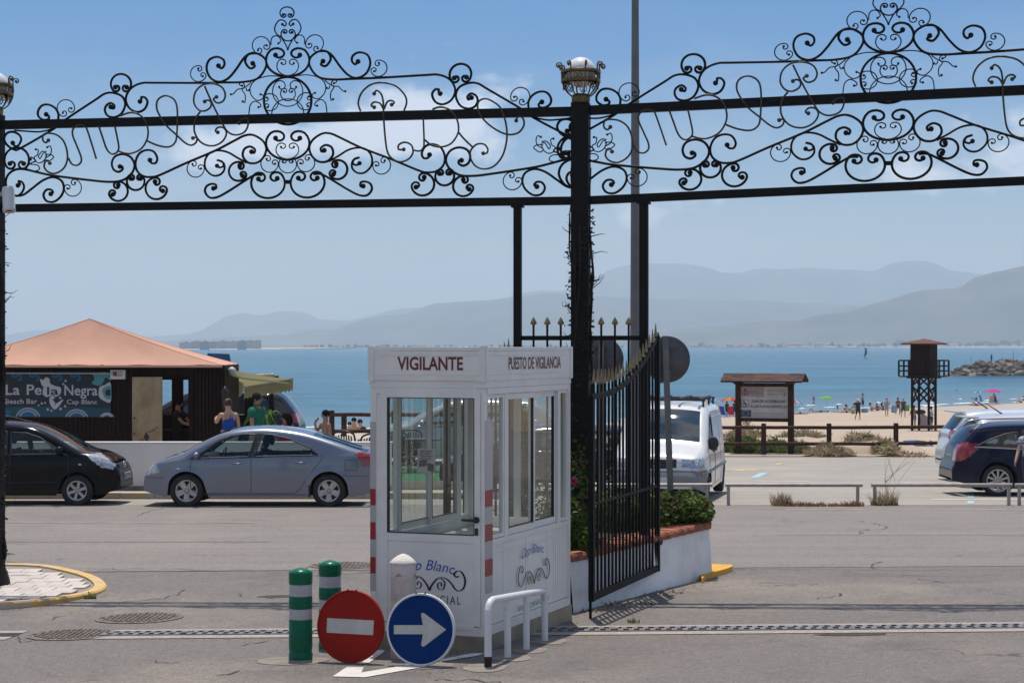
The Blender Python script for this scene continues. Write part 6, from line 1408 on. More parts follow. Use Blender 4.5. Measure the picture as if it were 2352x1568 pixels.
g=MB(); q=P(793,970,58.); g.lathe([(.09,-1.),(.09,.02),(.07,.05)],P(790,952,58),9); t2=g.build('wooden_post',WOODP); tag(t2,'short brown wooden post standing alone behind the terrace fence','post')
# car park edge kerb
sheet('beach_kerb',M_CONC,[PK1-.25,PK1+.35],-20,60,2,dz=.05)
for (u0,v0,u1,v1,mt) in ((1668,1080,1712,1081,PWH),(2140,1147,2352,1147,PWH),(1742,1105,1860,1106,PWH)):
    a,c=gp(u0,v0),gp(u1,v1); g=MB(); d=V((0,.11,0)); g.add([G(a.x,a.y,.006),G(c.x,c.y,.006),G(c.x,c.y+.22,.006),G(a.x,a.y+.22,.006)],[(0,1,2,3)]); tag(g.build('bay_line',mt),kind='structure')
LBL=mat('pale_blue_paint',(.36,.55,.62),.8,var=.2,scale=6); LYE=mat('pale_yellow_paint',(.6,.45,.2),.8,var=.2,scale=6)
for px,mt in(([(1722,1096),(1748,1085),(1766,1084),(1742,1096)],LBL),([(2222,1149),(2236,1149),(2237,1156),(2222,1156)],LBL),([(2224,1133),(2237,1133),(2237,1142),(2223,1142)],LBL),([(1778,1066),(1790,1063),(1800,1063),(1788,1067)],LYE),([(1668,1078),(1740,1077),(1760,1079),(1668,1080)],LYE)): mark('bay_marking',px,mt)
# ---------------------------------------------------------------- lamp post, guard rails
lb=V((P(1459,900,35.8).x,35.8,0)); t=thing('lamp_post','tall grey tapered lamp post rising out of the picture behind the gate','lamp post',G(lb.x,lb.y))
LPM=mat('lamp_post_grey',(.155,.15,.155),.5,metal=.25,var=.15,scale=1.5)
g=MB(); zb=gz(lb.x,lb.y); g.lathe([(.115,0),(.105,1.5),(.062,11.5)],(lb.x,lb.y,zb),18); g.build('column',LPM,t)
g=MB(); g.lathe([(.2,0),(.2,.02),(.14,.03),(.13,.35),(.11,.36)],(lb.x,lb.y,zb),14); g.build('base_plate',LPM,t)
g=MB(); g.tube(cr([V((lb.x,lb.y,zb+11.5)),V((lb.x-.1,lb.y-.6,zb+12.1)),V((lb.x-.1,lb.y-1.6,zb+12.3))],5),.04,8); g.ball((lb.x-.1,lb.y-1.9,zb+12.3),.2,10,0,(.6,1.8,.4)); g.build('lamp_head',LPM,t)
GAL=mat('guard_rail_steel',(.36,.33,.31),.45,metal=.35,var=.2,scale=5)
for u0,u1,pu,lab in((1500,1636,(1537,1624),'grey steel guard rail in front of the white van'),(1666,1981,(1673,1970),'long grey steel guard rail between the van and the gap with dry weeds'),(2001,2325,(2009,2317),'long grey steel guard rail in front of the dark blue estate'),(2331,2660,(2341,2650),'grey steel guard rail cut by the photo edge beside the blonde woman'),(1180,1480,(1190,1470),'grey steel guard rail glimpsed behind booth and gate')):
    y=35.25; t=thing('guard_rail',lab,'guard rail',G(P(u0,900,y).x,y),'low steel guard rails along the car park')
    a,c=P(u0,1113.5,y),P(u1,1113.5,y); g=MB(); g.tube([a,c],.036,10); g.build('rail',GAL,t)
    for u in pu:
        q=P(u,1116,y); g=MB(); zz=gz(q.x,y)-.05; g.box((q.x,y,(q.z+zz)/2),(.058,.05,q.z-zz)); g.build('post',GAL,t)
# ================================================================ beach: board, watch tower, breakwater
zC=lambda x,y:((1800+.22958*x)/1.0884,(820+.22958*y)/1.0884)
zD=lambda x,y:((2200+.16582*x)/1.0884,(820+.16582*y)/1.0884)
BYd=64.6; bc=P(zC(485,800)[0],900,BYd); yaw=math.radians(-20)
U=V((math.cos(yaw),math.sin(yaw),0)); D_=V((-U.y,U.x,0)); zb=gz(bc.x,BYd)-.05; zv=lambda y:P(1900,zC(0,y)[1],BYd).z
t=thing('info_board','roofed wooden notice board about beach accessibility standing behind the fence','notice board',(bc.x,BYd,zb)); cc=V((bc.x,BYd,0)); hw=.93
at=lambda a,b,z:(cc+U*a+D_*b)+V((0,0,z))
for a in(-hw,hw):
    g=MB(); g.bar(at(a,0,zb-.1),at(a,0,zv(560)),.19,.17,up=D_); g.build('post',WOODP,t)
    g=MB(); g.tube([at(a,-.55,zv(588)),at(a,.55,zv(588))],.07,8); g.build('cross_log',WOODP,t)
for y,h in((617,.13),(997,.13)):
    g=MB(); g.bar(at(-hw+.1,-.02,zv(y)),at(hw-.1,-.02,zv(y)),.08,h); g.build('frame_rail',WOODP,t)
BRD=mat('board_white',(.56,.54,.52),.6,col2=(.46,.445,.43),scale=2.2,det=9); 
g=MB(); g.bar(at(-hw+.1,-.03,zv(808)),at(hw-.1,-.03,zv(808)),.05,zv(634)-zv(982)); bd=g.build('panel',BRD,t)
def bq_(x,y): k=(x-483)/(715-250)*(2*hw-.16); return at(k,-.058,zv(y))
def rect(x0,y0,x1,y1,mt,nm,dy=0): 
    g=MB(); o=-D_*dy; g.quad(bq_(x0,y1)+o,bq_(x1,y1)+o,bq_(x1,y0)+o,bq_(x0,y0)+o); return g.build(nm,mt,bd)
def tx_(s,x0,x1,y0,y1,mt=BLK_T,b_=.01): p=bq_(x0,y1); return text(s,p,U,(0,0,1),(bq_(x1,y1)-p).length,zv(y0)-zv(y1),mt,'lettering',bd,bold=b_,nrm=-D_)
GRYT=mat('print_grey',(.17,.16,.16),.6); PNK=mat('print_pink',(.36,.30,.30),.6); EUB=mat('print_eu_blue',(.03,.055,.13),.6); CRD=mat('print_crest_red',(.26,.03,.05),.6); FNT=mat('print_faint',(.30,.26,.25),.6); YLP=mat('print_yellow',(.4,.3,.05),.6)
rect(252,640,478,748,PNK,'print')
tx_('PLAN DE ACCESIBILIDAD',362,690,780,810,b_=.022); tx_('A LAS PLAYAS ESPAÑOLAS',350,706,830,866,b_=.018)
tx_('MINISTERIO',336,410,683,695,GRYT,.02); tx_('DE MEDIO AMBIENTE',336,466,701,713,GRYT,.02); tx_('DIRECCIÓN GENERAL DE COSTAS',512,688,664,678,GRYT,.01); tx_('DEMARCACIÓN DE COSTAS',512,655,707,720,GRYT,.01); tx_('EN VALENCIA',512,585,724,735,GRYT,.01); tx_('GENERALITAT VALENCIANA',368,665,918,944,FNT)
rect(512,688,688,692,GRYT,'print',.001); rect(355,955,700,966,mat('print_pale_blue',(.27,.32,.37),.6),'print')
rect(250,893,357,968,EUB,'print')
for k in range(12): a=2*PI*k/12; x,y=303+30*math.cos(a),930+26*math.sin(a); rect(x-4,y-4,x+4,y+4,YLP,'star',.0015)
def ring_(x,y,r,w_,mt):
    g=MB(); n=20; g.add([bq_(x+q*math.cos(2*PI*i/n),y+q*math.sin(2*PI*i/n))-D_*.001 for q in(r-w_,r) for i in range(n)],[(i,(i+1)%n,n+(i+1)%n,n+i) for i in range(n)]); g.build('print',mt,bd)
ring_(680,721,17,4,GRYT); rect(674,712,686,730,GRYT,'print',.001)
for x0,y0,x1,y1 in((258,776,335,780),(258,858,335,862),(258,776,262,862),(331,776,335,862)): rect(x0,y0,x1,y1,BLK_T,'print',.001)
ring_(292,836,22,6,BLK_T); ring_(286,793,7,7,BLK_T)
for x0,y0,x1,y1 in((283,800,290,828),(283,822,306,828),(300,824,308,848),(304,842,322,848),(286,810,304,815)): rect(x0,y0,x1,y1,BLK_T,'print',.0015)
# crest: shield, crown and two pillars
rect(282,676,310,728,CRD,'print',.001); rect(263,684,271,728,CRD,'print',.001); rect(320,684,328,728,CRD,'print',.001); rect(284,658,308,674,CRD,'print',.0012); rect(290,690,302,712,PNK,'print',.0016)
rd=mat('roof_shingle',(.075,.032,.026),.85,var=.4,scale=2,bump=.2); rd2=mat('roof_shingle_dark',(.04,.024,.022),.85,var=.4,scale=2); rd3=mat('roof_shingle_red',(.105,.04,.03),.85,var=.3,scale=2)
zr_,ze=zv(492),zv(576); rl=1.42
for sgn in(-1,1):
    g=MB(); a=[at(-rl,sgn*.62,ze-.012),at(rl,sgn*.62,ze-.012),at(rl,0,zr_-.012),at(-rl,0,zr_-.012)]; b2=[p-V((0,0,.03)) for p in a]; g.add(a+b2,[(0,1,2,3),(7,6,5,4),(0,4,5,1),(1,5,6,2),(2,6,7,3),(3,7,4,0)]); g.build('roof_deck',WOODP,t)
    for row in range(4):
        q0,q1=row/4,(row+1)/4+.03; nn=8; x=-rl-.02+(-.17 if row%2 else 0)
        while x<rl:
            xa,xb=max(-rl-.02,x+.006),min(rl+.02,x+.354)
            if xb-xa>.05:
                def pt(xx,q,dz): q=min(q,1); return at(xx,sgn*.64*(1-q),ze+(zr_-ze)*q+dz)
                j=R.uniform(0,.006); g=MB(); vs=[pt(xa,q0,.012+j),pt(xb,q0,.012+j),pt(xb,q1,.004),pt(xa,q1,.004)]; g.add(vs+[v-V((0,0,.014)) for v in vs],[(0,1,2,3),(4,5,1,0),(5,6,2,1),(7,4,0,3)]); g.build('shingle',R.choice((rd,rd,rd,rd2,rd3)),t)
            x+=.36
# ---- lifeguard tower
td=103.; tc_=P(zD(661,0)[0],900,td); tz=gz(tc_.x,td)
t=thing('lifeguard_tower','tall brown wooden lifeguard tower with railed platform standing on the sand','watch tower',(tc_.x,td,tz))
zt_=lambda y:P(0,zD(0,y)[1],td).z
TW=mat('tower_wood',(.022,.0075,.006),.7,spec=.15,col2=(.012,.005,.0045),scale=4,stretch=(4,4,.5)); TRF=mat('tower_roof',(.12,.042,.03),.8,var=.2,scale=1.5)
def crn(hd,k,ph=35): a=math.radians(ph+90*k); return (tc_.x+hd*math.cos(a),td+hd*math.sin(a))
PH=-80.
lg=[crn(.69,k,PH) for k in range(4)]; zp=zt_(742)
for x,y in lg:
    g=MB(); g.box((x,y,(gz(x,y)-.3+zp)/2),(.11,.11,zp-gz(x,y)+.3),math.radians(PH-45)); g.build('leg',TW,t)
for k in range(4):
    a,c=lg[k],lg[(k+1)%4]
    for z0,z1 in((zt_(1130),zt_(960)),(zt_(960),zt_(765))):
        pass
    za,zb2,zc2=zt_(1125),zt_(870),zt_(752)
    for (p,q) in(((a,za),(c,zb2)),((c,za),(a,zb2)),((a,zb2),(c,zt_(640))),((c,zb2),(a,zt_(640)))):
        p3=V((p[0][0],p[0][1],p[1])); q3=V((q[0][0],q[0][1],q[1])); 
        if q[1]>zp: kk=(zp-p[1])/(q[1]-p[1]); q3=p3.lerp(q3,kk)
        g=MB(); g.bar(p3,q3,.09,.05,up=(a[1]-c[1],c[0]-a[0],0)); g.build('brace',TW,t)
    g=MB(); g.bar((a[0],a[1],za),(c[0],c[1],za),.07,.07)
rl_=[crn(1.47,k,PH) for k in range(4)]
g=MB(); vs=[(x,y,zt_(735)) for x,y in rl_]+[(x,y,zt_(718)) for x,y in rl_]; g.add(vs,[(3,2,1,0),(4,5,6,7)]+[(i,(i+1)%4,4+(i+1)%4,4+i) for i in range(4)]); g.build('platform',TW,t)
g=MB(); q_=[crn(1.02,k,PH) for k in range(4)]; vs=[(x,y,zt_(755)) for x,y in q_]+[(x,y,zt_(736)) for x,y in q_]; g.add(vs,[(3,2,1,0),(4,5,6,7)]+[(i,(i+1)%4,4+(i+1)%4,4+i) for i in range(4)]); g.build('platform_beam',TW,t)
for k in range(4):
    a,c=V((*rl_[k],0)),V((*rl_[(k+1)%4],0))
    for y in(487,570,643):
        g=MB(); g.bar(a+V((0,0,zt_(y))),c+V((0,0,zt_(y))),.05,.075); g.build('rail',TW,t)
    for j in range(3):
        p=a.lerp(c,j/3); g=MB(); g.box((p.x,p.y,(zt_(487)+zt_(720))/2),(.08,.08,zt_(487)-zt_(720)),math.radians(PH-45)); g.build('railing_post',TW,t)
cb=[crn(.77,k,PH) for k in range(4)]; z0,z1=zt_(717),zt_(232)
for k in range(4):
    a,c=V((*cb[k],0)),V((*cb[(k+1)%4],0)); d=(c-a); Ln=d.length; d.normalize(); n=12
    g=MB(); g.bar(a+V((0,0,(z0+z1)/2)),c+V((0,0,(z0+z1)/2)),.03,z1-z0); wo=g.build('cabin_wall',TW,t); m=(a+c)/2; o=(m-V((tc_.x,td,0))).normalized()
    g=MB()
    for j in range(n): p=a+d*(Ln*(j+.5)/n)+o*.022; g.bar(p+V((0,0,z0+.02)),p+V((0,0,z1-.02)),Ln/n-.015,.014,up=o)
    g.build('boards',TW,wo,kind='stuff')
rf=[crn(1.36,k,PH) for k in range(4)]; ap=(tc_.x,td,zt_(157)); ze=zt_(228)
g=MB(); g.add([(x,y,ze) for x,y in rf]+[ap]+[(x,y,ze-.07) for x,y in rf],[(i,(i+1)%4,4) for i in range(4)]+[(8,7,6,5)]+[(i,5+i,5+(i+1)%4,(i+1)%4) for i in range(4)]); g.build('roof',TRF,t)
# ---- breakwater, rock by rock
rk1=mat('breakwater_rock',(.13,.105,.08),.9,col2=(.06,.05,.04),scale=.9,det=9,bump=.6,bscale=3); rk2=mat('breakwater_rock_pale',(.25,.21,.17),.9,var=.25,scale=1.2,bump=.5,bscale=3)
def rockmesh(seed):
    bm=bmesh.new(); bmesh.ops.create_icosphere(bm,subdivisions=2,radius=1)
    for v in bm.verts: 
        n=noise.noise(v.co*1.3+V((seed*7,0,0)))*.45+noise.noise(v.co*3+V((seed,5,0)))*.15; v.co*=1+n
    me=bpy.data.meshes.new('rock'); bm.to_mesh(me); bm.free(); me.materials.append(rk1 if seed%4 else rk2); return me
rmes=[rockmesh(i) for i in range(10)]
bx0=P(2352,862,412.); t=thing('breakwater','rough breakwater of piled brown boulders running into the sea','breakwater',(bx0.x,412,SEA))
OFF[t.name]=V((0,0,0)); o0=t.location.copy()
def bprof(u): return interp([(2183,SEA+.3),(2200,SEA+1.3),(2225,SEA+2.2),(2260,SEA+2.7),(2300,SEA+3.0),(2800,SEA+3.1)],u)
nr=0
for row,(dy,hf) in enumerate(((0,.06),(1.6,.40),(3.2,.75),(4.9,.98))):
    u=2186+row*9
    while u<2560 and nr<300:
        s=R.uniform(.62,1.5)*(.8 if row==3 else 1); y=408+dy*1.3+R.uniform(-.5,.5); x=(u-CX)/F*y; z=SEA-.2+(bprof(u)-SEA)*hf*R.uniform(.85,1.08)
        o=bpy.data.objects.new('rock',rmes[R.randrange(10)]); C.objects.link(o); o.parent=t; o.location=V((x,y,z))-o0; o.scale=(s*R.uniform(.9,1.5),s,s*R.uniform(.55,.9)); o.rotation_euler=(R.uniform(-.5,.5),R.uniform(-.5,.5),R.uniform(0,6)); nr+=1
        u+=s*1.55*F/410*.62
g=MB(); vs=[]
for u in range(2180,2600,20): 
    for yy,h in((406.5,-.5),(411,.55),(415,.86),(420,.86),(428,-.5)): vs.append(((u-CX)/F*yy-o0.x,yy-o0.y,SEA-.3+(bprof(u)-SEA)*h-o0.z))
n=21; g.add(vs,[(5*i+j,5*i+5+j,5*i+6+j,5*i+1+j) for i in range(n-1) for j in range(4)]); g.build('rubble_core',rk1,t,True)
# ---- far coast: blocks, houses, trees
FB=[mat('far_block_'+n,c,.8) for n,c in(('cream',(.42,.36,.28)),('rose',(.40,.27,.22)),('grey',(.30,.31,.33)),('blue',(.22,.27,.34)))]; FRF=mat('far_roof_tile',(.42,.15,.07),.9); FWH=mat('far_white_wall',(.55,.5,.44),.9)
for k,(u0,u1,vt,ci) in enumerate(((412,440,786,2),(440,462,783.5,0),(460,480,784,1),(479,500,785,1),(499,524,783,3),(523,546,783.5,3),(545,566,782.5,3),(564,584,782,2),(583,600,782,3))):
    d=2990+R.uniform(-60,120); a,c=P(u0,vt,d),P(u1,vt,d); t=thing('apartment_block',('nearest the kiosk roof','second from the kiosk roof','third from the kiosk roof','fourth from the kiosk roof','fifth of nine, midway','fourth from the seaward end','third from the seaward end','second from the seaward end','at the seaward end')[k].join(('hazy apartment block in the row across the bay, ','')),'building',((a.x+c.x)/2,d,SEA),'apartment blocks across the bay')
    g=MB(); g.box(((a.x+c.x)/2,d,(SEA+a.z)/2),(c.x-a.x-1.2,14,a.z-SEA)); wo=g.build('wall',FB[ci],t)
    g=MB()
    for j in range(5): g.box((a.x+(c.x-a.x)*(j+.5)/5,d-7.1,SEA+(a.z-SEA)*.52),((c.x-a.x)/9,.4,(a.z-SEA)*.8))
    g.build('balcony_stack',FB[2],t,kind='stuff'); g=MB(); g.box(((a.x+c.x)/2+1,d,a.z+.6),(4,6,1.4)); g.build('roof_house',FB[ci],t)
TRM=mat('far_tree_green',(.025,.035,.018),.9,var=.4,scale=.3)
def blobmesh(seed):
    bm=bmesh.new(); bmesh.ops.create_icosphere(bm,subdivisions=2,radius=1)
    for v in bm.verts: v.co*=1+.5*noise.noise(v.co*2.2+V((seed*9,0,0))); v.co.z+=.9
    me=bpy.data.meshes.new('tree_crown'); bm.to_mesh(me); bm.free(); me.materials.append(TRM); return me
bms=[blobmesh(i) for i in range(6)]; tkm=MB(); tkm.tube([(0,0,0),(0,0,1.2)],[.09,.06],5); tk0=tkm.build('trunk',BARK,None,True); tkme=tk0.data; bpy.data.objects.remove(tk0)
def fartree(x,y,z,s,lab,grp,palm=False):
    t=thing('far_tree',lab,'tree',(x,y,z),grp); OFF[t.name]=V((0,0,0))
    for nm,me,sc_,dz in(('trunk',tkme,(s,s,s*(1.2 if palm else 1)),0),('crown',R.choice(bms),(s*(1.1 if palm else R.uniform(.9,1.7)),s,s*(.45 if palm else R.uniform(.7,1.1))),s*(1.0 if palm else -.1))):
        o=bpy.data.objects.new(nm,me); C.objects.link(o); o.parent=t; o.scale=sc_; o.location=(0,0,dz)
for u in range(1530,2360,9):
    v=interp([(1500,799),(1800,798.9),(2400,798.5)],u); d=F*(CAMZ-SEA)/(v-HY)+R.uniform(30,160); x=(u+R.uniform(-4,4)-CX)/F*d; base=SEA+(4.4 if u>1800 else 2.2)
    if R.random()<(.78 if u<2010 else .30):
        w_,h=R.uniform(9,20),R.uniform(4,8); t=thing('far_house','low pale house with tiled roof on the far shore across the water','house',(x,d,base),'houses along the far shore')
        g=MB(); g.box((x,d,base+h/2),(w_,9,h)); wo=g.build('wall',FWH if R.random()<.6 else FB[1],t)
        g=MB(); q=[(x-w_/2-.6,d-5.2),(x+w_/2+.6,d-5.2),(x+w_/2+.6,d+5.2),(x-w_/2-.6,d+5.2)]; g.add([(a,b,base+h) for a,b in q]+[(x-w_/4,d,base+h+2.2),(x+w_/4,d,base+h+2.2)],[(0,1,5,4),(1,2,5),(2,3,4,5),(3,0,4)]); g.build('roof',FRF if R.random()<.8 else FB[0],t)
        g=MB()
        for j in(-.3,0,.3): g.box((x+w_*j,d-4.55,base+h*.5),(1.3,.12,1.5))
        g.build('windows',DARK,t,kind='stuff')
    if R.random()<(.45 if u<1980 else .85): fartree(x+R.uniform(-8,8),d-R.uniform(-40,20),base-.5,R.uniform(3.5,7.5)*(1.4 if u>1990 else 1),'small dark tree among houses on the far shore across the water','trees along the far shore',R.random()<.15)
for u in range(700,1520,14):
    d=F*(CAMZ-SEA)/(799.4-HY)+R.uniform(20,200); x=(u+R.uniform(-5,5)-CX)/F*d
    if R.random()<.6: fartree(x,d,SEA+1.5,R.uniform(2.5,5),'small hazy tree on the low far shore behind the booth roof','trees on the low far shore')
    else:
        w_,h=R.uniform(7,18),R.uniform(4,8); t=thing('far_house','small hazy building on the low far shore behind the booth roof','house',(x,d,SEA+1.5),'houses on the low far shore'); g=MB(); g.box((x,d,SEA+1.5+h/2),(w_,9,h)); g.build('wall',R.choice((FWH,FB[0],FB[1])),t); g=MB(); g.add([(x-w_/2-.5,d-5,SEA+1.5+h),(x+w_/2+.5,d-5,SEA+1.5+h),(x+w_/2+.5,d+5,SEA+1.5+h),(x-w_/2-.5,d+5,SEA+1.5+h),(x,d,SEA+3.4+h)],[(0,1,4),(1,2,4),(2,3,4),(3,0,4)]); g.build('roof',FRF,t)
b=MB()
for u in range(1540,2000,3):
    d=F*(CAMZ-SEA)/(799.1-HY)-6; x=(u-CX)/F*d; b.ball((x,d+R.uniform(-3,3),SEA+R.uniform(.2,1.6)),R.uniform(1.2,2.4),5,0,(1.4,1,.7))
tag(b.build('far_rubble',rk2,kind='stuff'),'pale rubble sea wall along the far shore under the houses','sea wall')
# ---- windsurfer and fishing rods
q=P(zC(1575,325)[0],zC(0,325)[1],F*(CAMZ-SEA)/(zC(0,325)[1]-HY)); t=thing('windsurfer','tiny windsurfer with dark slanted sail far out on the water','windsurfer',(q.x,q.y,SEA))
SLM=mat('sail_dark',(.06,.07,.10),.6); g=MB(); g.prism([(-1.6,0),(-1.2,.18),(1.2,.18),(1.6,.05),(1.2,-.05),(-1.2,-.05)],(q.x,q.y-.3,SEA+.05),(1,0,0),(0,0,1),-.6); g.build('board',FWH,t)
g=MB(); vs=[]
for i in range(11):
    k=i/10; z=.3+5.2*k; lead=-.5+.55*k+.25*math.sin(PI*k); wd=1.9*math.sin(PI*min(1,(.18+.82*(1-k))))**.8*(1-k*.5)
    vs+=[(q.x+lead,q.y,SEA+z),(q.x+lead+wd*.5,q.y+.35,SEA+z),(q.x+lead+wd,q.y+.1,SEA+z)]
g.add(vs,[(3*i+j,3*i+3+j,3*i+4+j,3*i+1+j) for i in range(10) for j in(0,1)],0,True); g.build('sail',SLM,t)
g=MB(); g.tube([(q.x-.5+.55*k/8+.25*math.sin(PI*k/8),q.y-.05,SEA+.2+5.4*k/8) for k in range(9)],.05,5); g.build('mast',BLKPL,t); g=MB(); g.tube([(q.x-.4,q.y,SEA+1.6),(q.x+1.5,q.y+.2,SEA+1.3)],.05,5); g.build('boom',BLKPL,t)
for x,y0,y1,lab in((1377,505,405,'thin fishing rod propped on the breakwater between the tower and the standing angler'),(2018,505,330,'long fishing rod standing tallest on the breakwater by the seated angler')):
    a=P(zD(x,0)[0],zD(0,y0)[1],414); c=P(zD(x-12,0)[0],zD(0,y1)[1],414); g=MB(); g.tube([a,c],[.06,.03],5); tag(g.build('fishing_rod',BLKPL),lab,'fishing rod')
# ================================================================ plants on the dune and weeds at the kerb
def blades(name,label,cat,cx,cy,rx,ry,n,h,mt,group=None,lean=.5,kind=None,wd=.012,seed=0,dz=0):
    rr=random.Random(seed+n); b=MB()
    for i in range(n):
        a=rr.uniform(0,6.28); q=math.sqrt(rr.random()); x,y=cx+rx*q*math.cos(a),cy+ry*q*math.sin(a); hh=h*rr.uniform(.4,1.15)*(1-.35*q); d=V((rr.gauss(0,lean),rr.gauss(0,lean),1)).normalized(); p=G(x,y,dz); w_=V((math.cos(a*7),math.sin(a*7),0))*wd; m=p+d*hh*.55; e=p+d*hh+V((d.x,d.y,-.2))*hh*.25
        b.add([p-w_,p+w_,m+w_*.6,m-w_*.6,e],[(0,1,2,3),(3,2,4)])
    o=b.build(name,mt,kind='stuff'); 
    if label: tag(o,label,cat,group)
    return o
DRY=leafmat('dry_grass',(.46,.36,.23),.35,var=.3,scale=3); DRY2=leafmat('brown_scrub',(.33,.25,.16),.35,var=.4,scale=2); OLV=leafmat('olive_scrub',(.20,.22,.08),var=.4,scale=2); RUS=leafmat('russet_weed',(.30,.15,.08),.35,var=.4,scale=4)
def scrub(px,n,h,mts,label,cat,sz=.09,flat=.35,y=None):
    (u0,v0,u1,v1)=px; a=gp((u0+u1)/2,v1); xw=(u1-u0)/F*a.y/2; t=thing('dune_scrub',label,cat,a,'dune scrub behind the fence')
    for mt,k in mts:
        b=MB()
        for i in range(int(n*k)):
            q=math.sqrt(R.random()); th=R.uniform(0,6.28); x=a.x+xw*q*math.cos(th); yy=a.y+1.9+ (1.6 if y is None else y)*q*math.sin(th); hmax=h*(1-.8*q*q)*(.7+.5*noise.noise(V((x*1.5,yy*1.5,2)))); z=gz(x,yy)+hmax*R.random()**.7; p=V((x,yy,z)); s=sz*R.uniform(.5,1.3); d=V((R.gauss(0,1),R.gauss(0,1),R.gauss(.4,.8))).normalized(); w_=d.cross(V((R.gauss(0,1),R.gauss(0,1),R.gauss(0,1)))).normalized()*s*.22
            b.add([p-w_,p+w_,p+d*s*1.6],[(0,1,2)])
        b.build('sprays',mt,t,kind='stuff')
    return t
scrub((1665,1010,1800,1042),5200,.75,((LF,.75),(OLV,.25)),'bright green bush at the foot of the information board, beside the van','bush',.11); scrub((1772,1010,1826,1042),2600,.6,((LF,.7),(OLV,.3)),'round green bush between the fence post and the board post','bush',.10)
scrub((1826,1010,1880,1044),1500,.6,((OLV,.6),(LF,.25),(PINK,.03),(RUS,.12)),'straggly green bush with reddish tips just past the board post','bush',.09)
scrub((1660,975,1790,1030),4200,1.0,((DRY2,.6),(DRY,.4)),'tall brown dry scrub behind the notice board','scrub',.15,y=3.); scrub((1790,985,1935,1020),4200,.7,((DRY2,.5),(OLV,.3),(DRY,.2)),'low grey brown scrub spreading behind the fence between board and second post','scrub',.12,y=3.)
scrub((1870,1012,1985,1052),3200,.45,((DRY,.6),(DRY2,.4)),'pale dry grass clump at the foot of the fence past the board','scrub',.13,.35,1.0); scrub((1935,990,2060,1035),5200,.75,((DRY2,.45),(DRY,.35),(OLV,.2)),'mounded brown scrub with green tips before the last clear fence post','scrub',.14,y=2.4); scrub((2035,1010,2085,1050),1600,.7,((DRY,.7),(OLV,.3)),'leaning dry grass tuft right against the last clear fence post','scrub',.15); scrub((2060,1040,2160,1052),420,.18,((RUS,.7),(DRY2,.3)),'sparse reddish weeds low on the sand before the white cars','scrub',.08)
scrub((1480,1000,1660,1044),3500,.7,((DRY,.5),(OLV,.5)),'dry green scrub mostly hidden by the white van','scrub',.12)
# dune sand mounds
b=MB()
for (u,v,hx,hy,hh) in((1830,1030,3.5,1.5,.42),(1960,1030,2.6,1.8,.55),(2000,1042,2.2,1.2,.5),(1740,1032,2.5,1.5,.45)):
    a=gp(u,v); k=9; vs=[]
    for j in range(k+1):
        for i in range(k+1):
            x=a.x+hx*(2*i/k-1); y=a.y+hy*(2*j/k-1); q=max(0,1-(2*i/k-1)**2)*max(0,1-(2*j/k-1)**2); vs.append(G(x,y,hh*q*(1+.4*noise.noise(V((x,y,0))))-.02))
    b.add(vs,[(j*(k+1)+i,j*(k+1)+i+1,(j+1)*(k+1)+i+1,(j+1)*(k+1)+i) for j in range(k) for i in range(k)],0,True)
tag(b.build('dune',M_SAND),kind='structure')
for u,v,n,h,rx,mt,lab in((1797,1161,150,.36,.22,DRY,'pale dry grass tuft at the kerb left of a row of russet weeds'),(2031,1160,190,.42,.26,DRY,'dry grass tuft with long stalks beside the guard rail leg past the gap'),(1870,1162,320,.12,.75,RUS,'low russet weeds creeping along the kerb under the long rail'),(1958,1162,110,.16,.22,RUS,'russet weed clump around the end leg of the long rail'),(1840,1161,90,.14,.2,OLV,'small green weed between dry tuft and russet weeds'),(640,1371,0,0,0,DRY,'')):
    if n:
        p=gp(u,v); blades('weed_tuft',lab,'weeds',p.x,p.y,rx,.12,n,h,mt,'weeds along the car park kerb',.35,seed=u)
p=gp(2036,1158); b=MB()
for k in range(9): a=G(p.x+R.uniform(-.12,.12),p.y,0); b.tube([a,a+V((R.uniform(-.1,.25),0,R.uniform(.3,.6))),a+V((R.uniform(-.3,.55),0,R.uniform(.7,1.05)))],[.004,.003,.002],4)
tag(b.build('grass_stalks',DRY,kind='stuff'),'few tall thin dry stalks rising in front of the guard rail','weeds','weeds along the car park kerb')
p=gp(208,1374); blades('weed_tuft','tiny green weed growing at the yellow kerb of the island','weeds',p.x,p.y,.07,.05,40,.10,OLV,'small weeds in the forecourt',.5,seed=3); p=gp(1456,1429); blades('weed_tuft','tiny yellow green weed beside the drain near the open gate leaf','weeds',p.x,p.y,.05,.04,24,.07,OLV,'small weeds in the forecourt',.5,seed=5)
for k,(u,v,n) in enumerate(((1425,1388,60),(1500,1362,50),(1375,1402,40))):
    p=gp(u,v); blades('weed_tuft','dry litter and weeds gathered at the foot of the planter wall','weeds',p.x,p.y,.35,.2,n,.07,DRY2,'litter at the planter foot',.8,seed=k)
